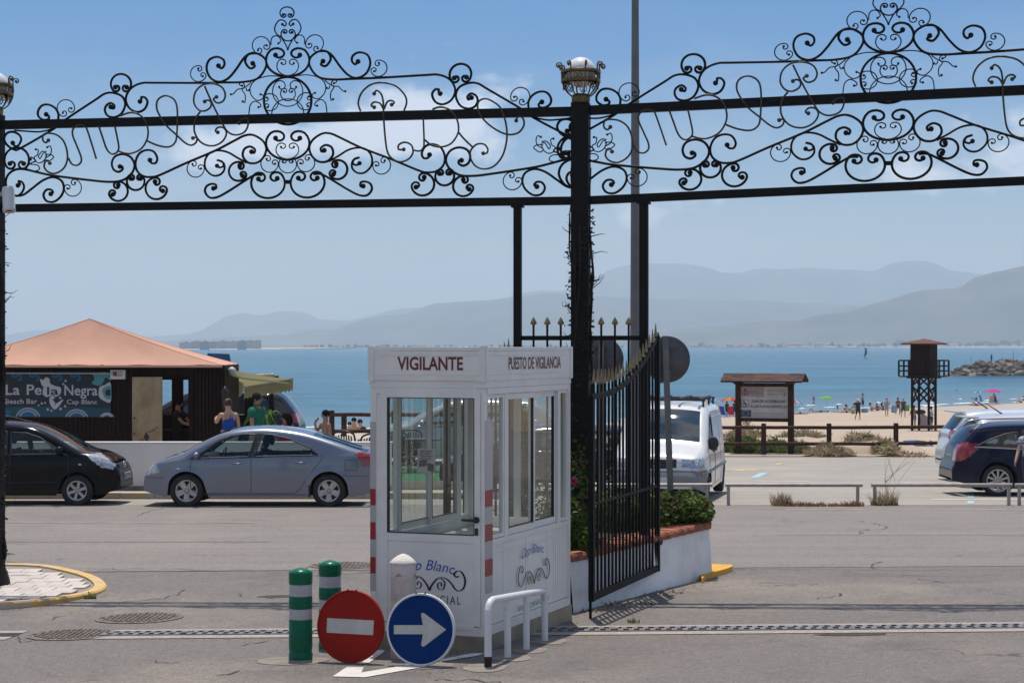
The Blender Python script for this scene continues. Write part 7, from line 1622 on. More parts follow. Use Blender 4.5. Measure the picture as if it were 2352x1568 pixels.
# ================================================================ people
SK1=mat('skin_tanned',(.36,.19,.12),.55,var=.1,scale=6); SK2=mat('skin_light',(.50,.30,.21),.55,var=.1,scale=6); HBR=0; SK3=mat('skin_dark_tan',(.22,.11,.07),.55,var=.1,scale=6)
HBR=mat('hair_dark_brown',(.02,.011,.008),.85,spec=.1); HBL=mat('hair_black',(.009,.008,.008),.85,spec=.1); HBD=mat('hair_blonde',(.36,.20,.07),.55,var=.35,scale=40,stretch=(1,1,.2)); HRD=mat('hair_auburn',(.06,.018,.01),.55); HGR=mat('hair_grey',(.25,.23,.22),.6)
_cl={}
def cloth(name,col):
    if name not in _cl: _cl[name]=mat('cloth_'+name,col,.85,var=.12,scale=5,bump=.1,bscale=12)
    return _cl[name]
JN=['pelvis','waist','chest','neck','head','crown','shoulderL','elbowL','wristL','handL','shoulderR','elbowR','wristR','handR','hipL','kneeL','ankleL','toeL','hipR','kneeR','ankleR','toeR']
BN=[('pelvis','waist'),('waist','chest'),('chest','neck'),('neck','head'),('head','crown')]+[(a+s,b+s) for s in 'LR' for a,b in(('shoulder','elbow'),('elbow','wrist'),('wrist','hand'),('hip','knee'),('knee','ankle'),('ankle','toe'))]+[('chest','shoulderL'),('chest','shoulderR'),('pelvis','hipL'),('pelvis','hipR')]
RAD={'pelvis':(.155,.115),'waist':(.135,.10),'chest':(.165,.115),'neck':(.058,.058),'head':(.082,.098),'crown':(.062,.075),'shoulder':(.066,.062),'elbow':(.043,.043),'wrist':(.029,.033),'hand':(.036,.02),'hip':(.094,.098),'knee':(.058,.06),'ankle':(.04,.043),'toe':(.036,.026)}
def base_pose():
    J=dict(pelvis=(0,0,.95),waist=(0,0,1.12),chest=(0,.0,1.33),neck=(0,.0,1.49),head=(0,-.015,1.605),crown=(0,-.005,1.70))
    for s,k in(('L',1),('R',-1)): J.update({'shoulder'+s:(.185*k,0,1.41),'elbow'+s:(.235*k,.03,1.14),'wrist'+s:(.245*k,-.04,.90),'hand'+s:(.245*k,-.065,.80),'hip'+s:(.09*k,0,.90),'knee'+s:(.095*k,-.015,.50),'ankle'+s:(.095*k,.02,.085),'toe'+s:(.105*k,-.13,.035)})
    return J
def pose(kind,**kw):
    J=base_pose(); n=kw.get('m',1)
    if kind=='walk':
        a=.26; J.update(kneeL=(.09,-.22,.52),ankleL=(.09,-.20,.10),toeL=(.10,-.35,.07),kneeR=(-.09,.06,.50),ankleR=(-.09,.33,.13),toeR=(-.09,.22,.035),elbowL=(.235,.12,1.16),wristL=(.24,.10,.92),handL=(.24,.07,.83),elbowR=(-.235,-.05,1.15),wristR=(-.24,-.20,.94),handR=(-.24,-.25,.85))
    if kind in('sit','recline'):
        lean=.12 if kind=='sit' else .42
        J.update(pelvis=(0,0,.12),waist=(0,lean*.35,.28),chest=(0,lean*.8,.46),neck=(0,lean*1.05,.60),head=(0,lean*1.0,.72),crown=(0,lean*1.0,.81))
        for s,k in(('L',1),('R',-1)): J.update({'shoulder'+s:(.18*k,lean*.95,.54),'elbow'+s:(.24*k,lean*1.3+.05,.32),'wrist'+s:(.22*k,lean*1.2 if kind=='sit' else lean*1.6,.10),'hand'+s:(.21*k,lean*1.2 if kind=='sit' else lean*1.7,.04),'hip'+s:(.09*k,-.02,.11),'knee'+s:(.11*k,-.38,.40 if not kw.get('flat') else .12),'ankle'+s:(.1*k,-.60 if not kw.get('flat') else -.78,.08),'toe'+s:(.11*k,-.74 if not kw.get('flat') else -.82,.05 if not kw.get('flat') else .18)})
        if kind=='sit':
            for s,k in(('L',1),('R',-1)): J.update({'elbow'+s:(.22*k,-.10,.36),'wrist'+s:(.12*k,-.33,.40),'hand'+s:(.08*k,-.40,.38)})
    if kind=='chair':
        J.update(pelvis=(0,0,.48),waist=(0,.04,.65),chest=(0,.06,.86),neck=(0,.05,1.02),head=(0,.03,1.13),crown=(0,.04,1.23))
        for s,k in(('L',1),('R',-1)): J.update({'shoulder'+s:(.18*k,.06,.94),'elbow'+s:(.25*k,.02,.68),'wrist'+s:(.22*k,-.2,.62),'hand'+s:(.2*k,-.29,.6),'hip'+s:(.09*k,-.02,.46),'knee'+s:(.11*k,-.42,.48),'ankle'+s:(.1*k,-.46,.09),'toe'+s:(.1*k,-.6,.04)})
    if kind=='lie':
        for k_ in list(J): x,y,z=J[k_]; J[k_]=(x,z-.95,.12-y*.7)
        for s,k in(('L',1),('R',-1)): J.update({'elbow'+s:(.33*k,.35,.10),'wrist'+s:(.30*k,.12,.06),'hand'+s:(.29*k,.03,.06)})
        if kw.get('knees'): J.update(kneeL=(.1,-.30,.50),ankleL=(.1,-.58,.08),toeL=(.1,-.72,.05),kneeR=(-.1,-.45,.10))
    J.update(kw.get('j',{})); return J
def person(label,loc,h,rz,J,skin,clothes,hair,hstyle='short',group=None,detail=0,head_turn=0,extra=None):
    t=thing('person',label,'person',loc,group,rz); OFF[t.name]=V((0,0,0)); k=h/1.75
    me=bpy.data.meshes.new('sk'); idx={n:i for i,n in enumerate(JN)}
    me.from_pydata([J[n] for n in JN],[(idx[a],idx[b]) for a,b in BN],[]); ob=bpy.data.objects.new('sk',me); C.objects.link(ob)
    md=ob.modifiers.new('s','SKIN'); sv=me.skin_vertices[0].data
    for n in JN:
        r=RAD[n.rstrip('LR')] if n not in RAD else RAD[n]; sv[idx[n]].radius=r; sv[idx[n]].use_root=(n=='pelvis')
    md.branch_smoothing=.6; ss=ob.modifiers.new('u','SUBSURF'); ss.levels=ss.render_levels=2 if detail else 1
    m2=bpy.data.meshes.new_from_object(ob.evaluated_get(bpy.context.evaluated_depsgraph_get())); bpy.data.objects.remove(ob); bpy.data.meshes.remove(me)
    vs=[v.co.copy() for v in m2.vertices]; nr=[v.normal.copy() for v in m2.vertices]; fs=[tuple(p.vertices) for p in m2.polygons]; bpy.data.meshes.remove(m2)
    JV={n:V(J[n]) for n in JN}
    def near(p):
        best=None
        for a,b in BN:
            A,B=JV[a],JV[b]; d=B-A; tt=max(0,min(1,(p-A).dot(d)/max(1e-9,d.length_squared))); r=(p-A-d*tt).length-.05*(1 if a in('pelvis','waist','chest') else 0)
            if best is None or r<best[0]: best=(r,(a,b),tt)
        return best[1],best[2]
    fc=[near(sum((vs[i] for i in f),V((0,0,0)))/len(f)) for f in fs]
    up=(JV['crown']-JV['neck']).normalized(); hd=JV['head']
    # face: push a nose and chin out of the body surface, towards the facing direction
    fd=V((math.sin(head_turn),-math.cos(head_turn),0)); fd=(fd-up*fd.dot(up)).normalized() if abs(fd.dot(up))<.95 else V((0,0,1)); sdv=up.cross(fd)
    def bake(name,faces,mt,infl=0,par=t):
        mp={};g=MB()
        for f in faces:
            o=[]
            for i in f:
                if i not in mp: mp[i]=len(g.v); g.v.append(tuple((vs[i]+nr[i]*infl)*k))
                o.append(mp[i])
            g.f.append(tuple(o)); g.m.append(0); g.sm.append(True)
        return g.build(name,mt,par,True) if g.f else None
    body=MB(); body.add([v*k for v in vs],fs,0,True)
    body.tube([(hd+fd*.085+up*.03)*k,(hd+fd*.112-up*.012)*k,(hd+fd*.09-up*.02)*k],[.010*k,.017*k,.012*k],6)
    for sgn in(-1,1): body.ball((hd+sdv*.083*sgn-fd*.0+up*.0)*k,.024*k,6,0,(.5,.8,1.1))
    if detail:
        for s in 'LR':
            hnd,wr=JV['hand'+s],JV['wrist'+s]; d=(hnd-wr).normalized(); sd=d.cross(V((0,1,0))); sd=sd.normalized() if sd.length>.1 else V((1,0,0)); q2=d.cross(sd)
            for j,ln in enumerate((.060,.072,.068,.052)):
                b0=hnd+q2*(.024-.016*j); body.tube([b0*k,(b0+d*ln*.5)*k,(b0+d*ln*.85+sd*.012)*k],[.0095*k,.0088*k,.007*k],6)
            b0=wr.lerp(hnd,.45)+q2*.026; body.tube([b0*k,(b0+d*.035+q2*.022)*k,(b0+d*.068+q2*.026)*k],[.011*k,.010*k,.008*k],6)
    body.build('body',skin,t,True)
    for nm,mt,test,infl in clothes: bake(nm,[f for f,(b,q) in zip(fs,fc) if test(b,q)],mt,infl)
    # hair cap
    def hairf(f,b):
        p=sum((vs[i] for i in f),V((0,0,0)))/len(f)-hd; return b in(('head','crown'),('neck','head')) and (p.dot(up)>.045 or (p.dot(fd)<.01 and p.dot(up)>-.06))
    bake('hair',[f for f,(b,q) in zip(fs,fc) if hairf(f,b)],hair,.02)
    g=MB(); g.ball((hd-fd*.022+up*.045)*k,.108*k,12,0,(.98,1.0,.95)); g.build('hair_crown',hair,t,True)
    if hstyle=='long':
        g=MB(); g.tube([(hd-fd*.075+up*.05)*k,(hd-fd*.10-up*.06)*k,(hd-fd*.10-up*.2)*k],[.08*k,.085*k,.04*k],8); g.build('hair_length',hair,t,True)
    if hstyle=='bun':
        g=MB(); g.ball((hd-fd*.11+up*.075)*k,.05*k,9); g.build('hair_bun',hair,t,True)
    if hstyle=='tail':
        g=MB(); g.tube([(hd-fd*.09+up*.05)*k,(hd-fd*.15+up*.0)*k,(hd-fd*.13-up*.14)*k],[.03*k,.035*k,.012*k],7); g.build('ponytail',hair,t,True)
    if hstyle=='bob':
        g=MB(); g.ball((hd-fd*.02+up*.01)*k,.125*k,12,0,(1,1.0,1.08)); g.build('hair_bob',hair,t,True)
    if detail:
        for sgn in(-1,1):
            g=MB(); g.ball((hd+fd*.083+sdv*.034*sgn+up*.022)*k,.013*k,7); g.build('eye',BLKPL,t,True)
        g=MB(); g.bar((hd+fd*.092-sdv*.022-up*.045)*k,(hd+fd*.092+sdv*.022-up*.045)*k,.012*k,.009*k); g.build('mouth',mat('lip',(.25,.08,.07),.5) if 'lip' not in bpy.data.materials else bpy.data.materials['lip'],t,True)
    if extra: extra(t,JV,k,fd,up,sdv)
    return t
TOR=(('pelvis','waist'),('waist','chest'),('chest','neck'),('chest','shoulderL'),('chest','shoulderR')); HIP=(('pelvis','hipL'),('pelvis','hipR'))
arm=lambda q0:(lambda b,q:b[0].startswith('shoulder') and q<q0)
leg=lambda q0:(lambda b,q:b[0].startswith('hip') and q<q0)
def shirt(sl=.55): return lambda b,q:(b in TOR and not(b==('chest','neck') and q>.45)) or arm(sl)(b,q) 
def shorts(l=.75,w_=.25): return lambda b,q:b in HIP or (b==('pelvis','waist') and q<w_) or leg(l)(b,q)
def trous(): return lambda b,q:b in HIP or (b==('pelvis','waist') and q<.3) or b[0].startswith('hip') or (b[0].startswith('knee') and q<.93)
def swim(): return lambda b,q:b in HIP or b==('pelvis','waist') or b==('waist','chest') or (b==('chest','neck') and q<.1) or leg(.12)(b,q)
def dress(): return lambda b,q:(b in TOR and not(b==('chest','neck') and q>.2)) or b in HIP or leg(.75)(b,q)
briefs=lambda b,q:b in HIP or leg(.10)(b,q); btop=lambda b,q:b==('waist','chest') and q>.55
def tube_top(b,q): return (b==('waist','chest')) or (b==('pelvis','waist') and q>.2) or (b==('chest','neck') and q<.15)
def prop(t,name,mt,fn):
    g=MB(); fn(g); return g.build(name,mt,t,True)
def carried(name,label,cat,loc,mt,fn,group=None):
    t=thing(name,label,cat,loc,group); OFF[t.name]=V((0,0,0)); g=MB(); fn(g); g.build('body' if name!='bag' else 'pouch',mt,t,True)
    if name=='bag':
        g=MB(); g.tube([(-.12,0,.16),(-.08,0,.32),(.08,0,.32),(.12,0,.16)],.01,5); g.build('handle',mt,t,True)
    return t
bagfn=lambda w_,h:(lambda g:(g.lathe([(w_*.3,-h*.5),(w_*.5,-h*.42),(w_*.52,.0),(w_*.42,h*.5)],(0,0,0),12,0,Matrix.Diagonal(V((1,.5,1)))),))
# --- by the bar
def glasses(t,JV,k,fd,up,sdv):
    hd=JV['head']; g=MB()
    for s in(-1,1): g.ball((hd+fd*.098+sdv*.036*s+up*.022)*k,.026*k,9,0,(1,.6,.8))
    g.bar((hd+fd*.10-sdv*.06+up*.024)*k,(hd+fd*.10+sdv*.06+up*.024)*k,.006,.006)
    for s in(-1,1): g.bar((hd+fd*.09+sdv*.07*s+up*.024)*k,(hd-fd*.0+sdv*.088*s+up*.024)*k,.005,.006)
    g.build('sunglasses',BLKPL,t,True)
def polo(t,JV,k,fd,up,sdv):
    glasses(t,JV,k,fd,up,sdv); g=MB(); g.lathe([(.075,-.01),(.082,.02),(.072,.03)],JV['neck']*k+V((0,0,-.005)),14); g.build('collar',cloth('green_polo',(.0,.12,.065)),t,True)
    g=MB(); g.lathe([(.166,-.02),(.168,.02)],(0,0,1.015*k),20,0,Matrix.Diagonal(V((1,.80,1))),True,False); g.build('belt',BLKPL,t,True)
BARY=39.3
q=P(590,901,BARY)
GP=cloth('green_polo',(.0,.12,.065))
person('man in green polo shirt and beige trousers wearing sunglasses, walking past the kiosk',(q.x,BARY,TERZ),(q.z-TERZ)*1.0,math.radians(62),pose('walk',j=dict(wristR=(-.25,-.12,.90),handR=(-.25,-.15,.81))),SK1,[('trousers',cloth('beige',(.36,.28,.20)),trous(),.02),('polo_shirt',GP,shirt(.62),.032)],HBR,'short',detail=1,extra=polo)
q=P(525,918,40.2)
person('woman in blue strappy top and grey skirt leaning on the kiosk corner, seen from behind',(q.x,40.2,TERZ),(q.z-TERZ)*1.02,math.radians(215),pose('stand',j=dict(elbowL=(.25,-.12,1.2),wristL=(.16,-.30,1.28),handL=(.12,-.38,1.32),head=(0,-.05,1.60),crown=(0,-.05,1.69))),SK2,[('top',cloth('royal_blue',(.008,.055,.34)),tube_top,.018),('skirt',cloth('pale_grey',(.36,.36,.37)),(lambda b,q:b in HIP or (b==('pelvis','waist') and q<.22) or leg(.95)(b,q)),.035)],HRD,'bun',detail=1)
q=P(653,949,40.5)
person('girl in red top bending an elbow at a table under the awning',(q.x,40.5,q.z-1.24*.98),1.72,math.radians(245),pose('chair',j=dict(elbowR=(-.36,-.10,.92),wristR=(-.5,-.22,1.02),handR=(-.55,-.28,1.06))),SK1,[('red_top',cloth('red',(.48,.012,.035)),shirt(1.0),.022),('jeans',cloth('denim',(.05,.08,.14)),trous(),.015)],HBL,'long',detail=1)
q=P(748,945,39.4)
person('shirtless dark haired boy raising a hand to his mouth behind the silver car',(q.x,39.4,TERZ),(q.z-TERZ)*1.03,math.radians(-62),pose('stand',j=dict(elbowR=(-.27,-.14,1.18),wristR=(-.13,-.24,1.42),handR=(-.06,-.20,1.50))),SK1,[('swim_shorts',cloth('navy',(.02,.03,.07)),shorts(.8),.02)],HBL,'short',detail=1,head_turn=.3)
q=P(640,995,40.0); pchair(q.x,40.3,math.radians(60),'black plastic chair holding the girl in red')
q=P(410,996,KF+1.0); person('bare armed person reaching across the counter inside the dark kiosk doorway',(q.x,KF+.95,TERZ+.03),1.6,math.radians(70),pose('stand',j=dict(elbowR=(-.2,-.25,1.15),wristR=(-.15,-.5,1.1),handR=(-.15,-.6,1.1),elbowL=(.2,-.2,1.15),wristL=(.15,-.45,1.12),handL=(.15,-.55,1.12))),SK2,[('shirt',cloth('black',(.012,.012,.014)),shirt(.5),.02),('trousers',cloth('black',(.012,.012,.014)),trous(),.015)],HBL)
for u,v,d,lab,hr,cl in((813,958,70,'bare chested man wading hip deep off the beach, beside a person in a black vest','short',None),(827,962,72,'person in black vest wading beside the bare chested man','short','v'),(803,968,90,'swimmer up to the chest in water beside the short wooden post','short',None),(686.5,966,62,'bather in profile beyond the rear of the dark off-roader','short',None)):
    q=P(u,v,d); person(lab,(q.x,d,q.z-1.72),1.72,R.uniform(-.4,.4),pose('stand'),SK2,[('swim_shorts',cloth('navy',(.02,.03,.07)),shorts(.6),.02)]+([('vest',cloth('black',(.012,.012,.014)),shirt(.05),.02)] if cl else []),HBR)
# --- woman at the photo edge
q=P(2351,972,36.4)
FLW=mat('cloth_flowered',(.50,.50,.52),.85,col2=(.04,.09,.16),scale=24,det=3,lo=.44,hi=.5)
def sg2(t,JV,k,fd,up,sdv): glasses(t,JV,k,fd,up,sdv)
person('blonde woman in flowered top and sunglasses cut by the photo edge beside the blue estate',(q.x+.12,36.4,gz(q.x,36.4)),(q.z-gz(q.x,36.4)),math.radians(-35),pose('walk'),SK2,[('flowered_top',FLW,shirt(.45),.03),('trousers',cloth('dark_blue',(.03,.04,.08)),trous(),.02)],HBD,'bob',detail=1,extra=sg2)
# --- beach
def bp(zf,x,y): u,v=zf(x,y); return gp(u,v)
def hgt(zf,y0,y1,d): return abs(zf(0,y1)[1]-zf(0,y0)[1])/F*d
BGP='people on the beach'
blk=cloth('black',(.012,.012,.014)); nvy=cloth('navy',(.02,.03,.07)); redc=cloth('red',(.48,.012,.035)); grn=cloth('lime',(.16,.42,.04)); blu=cloth('royal_blue',(.008,.055,.34)); wht=cloth('white',(.62,.62,.63)); pur=cloth('purple',(.10,.03,.14)); gry=cloth('dark_grey',(.05,.055,.07)); lbl=cloth('light_blue',(.18,.30,.45)); ylo=cloth('yellow',(.62,.30,.02)); pnk=cloth('hot_pink',(.62,.05,.30)); org=cloth('orange',(.65,.20,.02))
def stand(zf,x,y0,y1,lab,rz,ps,skin,cl,hair,hs='short',extra=None):
    p=bp(zf,x,y1); return p,person(lab,p,max(1.35,min(1.9,hgt(zf,y0,y1,p.y))),rz,ps,skin,cl,hair,hs,BGP,extra=extra)
def cap(mt):
    def f(t,JV,k,fd,up,sdv):
        hd=JV['head']; g=MB(); g.ball((hd+up*.055)*k,.115*k,10,0,(1,1,.75)); g.bar((hd+fd*.1+up*.05-sdv*.0)*k,(hd+fd*.2+up*.035)*k,.14*k,.015*k); g.build('cap',mt,t,True)
    return f
p,t=stand(zC,1500,765,1000,'man in black shirt and white cap walking up the beach with bags',.2,pose('walk'),SK1,[('shirt',blk,shirt(.6),.03),('shorts',blk,shorts(.85),.03)],HBR,'short',cap(wht))
carried('bag','small lime green bag in the hand of the man in the white cap','bag',p+V((-.38,-.1,.62)),grn,bagfn(.28,.3)); carried('bag','pale blue bag carried behind the man in the white cap','bag',p+V((.55,.1,.72)),lbl,bagfn(.5,.32))
stand(zC,1553,710,882,'bare chested man with head bowed and dark shorts behind the man in the white cap',.9,pose('stand'),SK2,[('shorts',nvy,shorts(.8),.03)],HBR)
stand(zC,1532,650,768,'man in dark shorts standing in the shallow water, alone at the tide line',.3,pose('stand',j=dict(wristR=(-.1,-.2,1.3),handR=(-.05,-.18,1.4),elbowR=(-.25,-.1,1.15))),SK3,[('shorts',nvy,shorts(.9),.03)],HBL)
stand(zC,1727,697,842,'woman in pink patterned dress standing at the waterline holding a towel',-.9,pose('stand',j=dict(elbowL=(.22,-.15,1.2),wristL=(.15,-.4,1.15),handL=(.14,-.48,1.1))),SK2,[('dress',cloth('dusty_pink',(.34,.16,.20)),dress(),.03)],HBR,'tail')
p,t=stand(zC,1815,760,960,'woman in red cap and pale swimsuit carrying a striped blue bag',-.3,pose('stand'),SK2,[('swimsuit',lbl,swim(),.02)],HBR,'tail',cap(redc)); carried('bag','blue and white striped beach bag beside the woman in the red cap','bag',p+V((.62,0,.62)),mat('striped_blue',(.03,.13,.40),.7,col2=(.4,.45,.5),scale=9,stretch=(.1,.1,3)),bagfn(.48,.62))
p,t=stand(zC,1937,755,945,'woman in black bikini walking just past the woman in the red cap',.2,pose('walk'),SK3,[('bikini_top',blk,btop,.02),('bikini_bottom',gry,shorts(.35,.1),.02)],HBL,'tail'); carried('towel','folded blue grey towel hanging at the side of the woman in black bikini','towel',p+V((.28,-.1,.55)),lbl,lambda g:g.box((0,0,0),(.12,.22,.7)))
p,t=stand(zC,1995,760,975,'woman in dark grey dress with a green bag',.1,pose('walk'),SK2,[('dress',gry,dress(),.03)],HGR); carried('bag','bright green shoulder bag of the woman in the dark grey dress','bag',p+V((.36,0,.78)),grn,bagfn(.3,.5))
p,t=stand(zC,2110,838,1108,'woman in light shorts holding a dark bundle under the lifeguard tower',-.7,pose('stand',j=dict(elbowL=(.24,-.1,1.15),wristL=(.12,-.36,1.08),handL=(.1,-.44,1.06),elbowR=(-.24,-.1,1.15),wristR=(-.12,-.36,1.08),handR=(-.1,-.44,1.06))),SK1,[('shorts',lbl,shorts(.45),.035),('top',wht,btop,.02)],HBR,'bun'); carried('bundle','dark rolled towel held by the woman under the lifeguard tower','towel',p+V((.33,-.25,1.02)),nvy,lambda g:g.ball((0,0,0),.2,10,0,(1.5,.8,.8)))
p,t=stand(zD,770,1187,1535,'boy in white T-shirt shaking out a pale towel under the lifeguard tower',.9,pose('stand',j=dict(elbowR=(-.28,-.2,1.2),wristR=(-.3,-.45,1.1),handR=(-.3,-.52,1.05))),SK1,[('t_shirt',wht,shirt(.6),.035),('shorts',gry,shorts(.8),.03)],HBL)
g=MB(); vs=[]; a=p+V((-.72,-.2,1.0)); 
for j in range(7):
    for i in range(7): vs.append(a+V((.95*i/6*(.35+.65*j/6)+.1*math.sin(i+j),.06*math.sin(2.1*i+j),-.72*j/6-.12*i/6)))
g.add(vs,[(j*7+i,j*7+i+1,j*7+i+8,j*7+i+7) for j in range(6) for i in range(6)],0,True); tag(g.build('towel',cloth('pale_towel',(.52,.44,.45))),'pale pinkish towel being shaken out by the boy under the tower','towel')
stand(zD,1155,908,1122,'woman in black swimsuit and yellow shorts wading along the edge right of the tower',-1.3,pose('walk'),SK2,[('swimsuit',blk,swim(),.02),('shorts',ylo,shorts(.35,.05),.035)],HBR,'short')
p=P(zD(1680,0)[0],zD(0,508)[1],413); person('lone angler standing on top of the breakwater',p,1.75,.3,pose('stand'),SK3,[('shirt',gry,shirt(.6),.03),('trousers',gry,trous(),.02)],HBL,'short')
p=P(zD(1850,0)[0],zD(0,510)[1],413); person('angler crouched low on top of the breakwater beside the tall rod',p,1.75,.9,pose('sit'),SK3,[('shirt',nvy,shirt(.6),.03)],HBL,'short')
for x,y0,y1,lab,cl in((75,795,965,'person with black vest standing under the red parasol',blk),(160,788,965,'person in dark shorts under the red parasol, nearest the notice board post',nvy)):
    stand(zC,x,y0,y1,lab,.4,pose('stand'),SK3,[('clothes',cl,shirt(.1),.03),('shorts',cl,shorts(.8),.03)],HBL)
def low(zf,x,y,lab,rz,ps,skin,cl,hair,hs='short',h=1.68):
    p=bp(zf,x,y); person(lab,p,h,rz,ps,skin,cl,hair,hs,BGP); return p
bk=lambda mt:[('bikini_top',mt,btop,.02),('bikini_bottom',mt,briefs,.02)]
low(zC,1650,900,'dark haired woman sitting on the sand, first of the seated row before the tower',.9,pose('sit'),SK2,bk(blk),HBL,'long'); low(zC,1715,900,'seated sunbather with back turned beside the pink dressed woman',2.4,pose('sit'),SK1,bk(pur),HBR,'tail'); low(zC,1775,898,'sunbather seated low just before the woman in the red cap',2.0,pose('sit'),SK2,bk(nvy),HBR,'long')
low(zC,1330,922,'dark haired woman lying propped on her elbows, left of the white capped man',-1.2,pose('recline',flat=1),SK2,bk(blk),HBL,'long'); low(zC,1375,922,'dark haired head low on a towel next to the propped woman',-1.3,pose('lie'),SK2,bk(blk),HBL,'long'); low(zC,1415,905,'bather reclining with raised shoulders behind the propped woman',-1.5,pose('recline'),SK1,bk(redc),HBR)
low(zC,1100,918,'sunbather lying under the lime parasol',-1.5,pose('lie'),SK3,bk(nvy),HBL); low(zC,1195,898,'person with raised knees beside the lime parasol pole',1.5,pose('lie',knees=1),SK1,bk(blk),HBL)
low(zC,960,918,'sunbather lying flat with knee raised near the yellow flag',1.5,pose('lie',knees=1),SK2,bk(redc),HBR); low(zC,870,935,'sunbather stretched out lowest on the sand right of the notice board',1.5,pose('lie'),SK2,bk(nvy),HBR)
p=P(zC(1278,0)[0],zC(0,775)[1],196); person('swimmer with only head and shoulders above the foam',(p.x,196,SEA-1.35),1.7,0,pose('stand'),SK1,[],HBR)
low(zD,1400,1140,'woman lying on her elbow with knees bent before the blue striped parasol',-1.4,pose('recline'),SK1,bk(blk),HBL,'long'); low(zD,1475,1118,'dark haired person sitting behind the reclining woman at the striped parasol',-.6,pose('sit'),SK1,bk(nvy),HBL); low(zD,1450,1172,'sunbather in red lying lowest before the striped parasol',-1.5,pose('lie',knees=1),SK1,[('swimsuit',redc,swim(),.02)],HBR)
low(zD,1725,1145,'person seated in the shade under the pink parasol',.3,pose('chair'),SK1,bk(blu),HBR); low(zD,2125,1130,'sunbather sitting with bent knees beyond the pink parasol at the photo edge',-1.2,pose('recline'),SK2,bk(gry),HBR,'tail'); p=bp(zD,1705,1090); person('standing bather whose head shows above the pink parasol',bp(zD,1712,1075),1.75,.2,pose('stand'),SK3,[('shorts',nvy,shorts(.8),.03)],HBR)
p=gp(1951,1020); p=bp(zC,2110,1284); person('man lying face down on a towel just behind the wooden fence',p,1.75,math.radians(-88),pose('lie'),SK1,[('shorts',blu,shorts(.8),.03),('shirt',blk,shirt(.6),.03)],HBR)
g=MB(); g.box(p+V((-.3,0,.02)),(2.0,.8,.03)); tag(g.build('towel',lbl),'pale blue towel spread under the man lying behind the fence','towel')
for k,(zf,x,y,mt,lab) in enumerate(((zC,860,940,nvy,'dark towel under the stretched sunbather right of the board'),(zC,1000,924,redc,'red towel on the sand below the yellow flag'),(zC,1200,918,lbl,'turquoise towel lying by the lime parasol pole'),(zC,1620,905,blk,'dark towel before the seated row'),(zC,2200,1100,pnk,'heap of pinkish bags and clothes at the tower legs'),(zD,1290,1150,gry,'grey towel before the striped parasol'),(zD,1570,1165,org,'orange towel strip before the beige beach chair'))):
    p=bp(zf,x,y); g=MB(); n=6; vs=[(p.x-.8+1.6*i/n,p.y-.3+.6*j/n,gz(p.x,p.y)+.05+.05*noise.noise(V((i*.8,j*.8,k)))+(.18 if k==4 else 0)*math.sin(PI*i/n)*math.sin(PI*j/n)) for j in range(n+1) for i in range(n+1)]
    g.add(vs,[(j*(n+1)+i,j*(n+1)+i+1,(j+1)*(n+1)+i+1,(j+1)*(n+1)+i) for j in range(n) for i in range(n)],0,True); tag(g.build('towel' if k!=4 else 'clothes_heap',mt),lab,'towel' if k!=4 else 'clothes')
def parasol(zf,x,ytop,ybase,wd,cols,lab,tilt=0,d=None):
    p=bp(zf,x,ybase) if d is None else P(zf(x,0)[0],zf(0,ybase)[1],d); zt=P(0,zf(0,ytop)[1],p.y).z; r=(zf(wd,0)[0]-zf(0,0)[0])/F*p.y/2; t=thing('beach_parasol',lab,'parasol',p,'beach parasols'); Mx=Matrix.Rotation(tilt,3,'Y')
    g=MB(); g.tube([p,V((p.x,p.y,zt-.03))],.022,6); g.build('pole',WHP,t)
    n=8
    for i in range(n):
        a0,a1=2*PI*i/n,2*PI*(i+1)/n; vs=[]; m=4
        for j in range(m+1):
            q=j/m; rr=r*q; zz=-.32*r*q*q-.04*q
            for a in(a0,a1): vs.append(V((p.x,p.y,zt))+Mx@V((rr*math.cos(a),rr*math.sin(a),zz)))
        am=(a0+a1)/2; vs.append(V((p.x,p.y,zt))+Mx@V((r*.93*math.cos(am),r*.93*math.sin(am),-.36*r-.05)))
        g=MB(); g.add(vs,[(2*j,2*j+2,2*j+3,2*j+1) for j in range(m)]+[(2*m,2*m+2,2*m+1)],0,True); g.build('panel',cols[i%len(cols)],t)
    return p
fl=lambda n,c:fabric('parasol_'+n,c,.06,.45)
LIM,PINKP,REDP,WHT_,BLU_,ORG_,SKY_=fl('lime',(.22,.58,.08)),fl('pink',(.75,.08,.38)),fl('red',(.70,.06,.05)),fl('white',(.65,.65,.68)),fl('blue',(.03,.12,.45)),fl('orange',(.72,.32,.03)),fl('sky',(.12,.42,.62))
parasol(zC,1160,735,905,168,(LIM,LIM,LIM,SKY_),'lime green beach parasol with one turquoise panel'); parasol(zC,112,752,962,205,(REDP,REDP,ORG_),'red beach parasol with orange panels beside the notice board post'); parasol(zC,818,778,915,190,(WHT_,BLU_,REDP),'red white and blue parasol tilted half behind the notice board',.25)
parasol(zD,1705,912,1130,275,(PINKP,),'hot pink beach parasol near the photo edge'); parasol(zD,1480,950,1115,195,(WHT_,BLU_),'white and blue patterned parasol left of the pink one')
zA=lambda x,y:((1380+.3061*x)/1.0884,(760+.3061*y)/1.0884)
parasol(zA,1310,772,950,135,(SKY_,ORG_,BLU_),'turquoise and orange parasol above the van roof bars'); parasol(zA,1215,776,950,90,(BLU_,SKY_),'blue parasol beside the turquoise one above the van roof'); parasol(zA,1112,784,950,95,(WHT_,SKY_),'pale blue parasol outermost behind the van roof'); parasol(zA,140,822,1000,80,(ORG_,BLU_),'orange and blue parasol glimpsed between booth and ivy pillar')
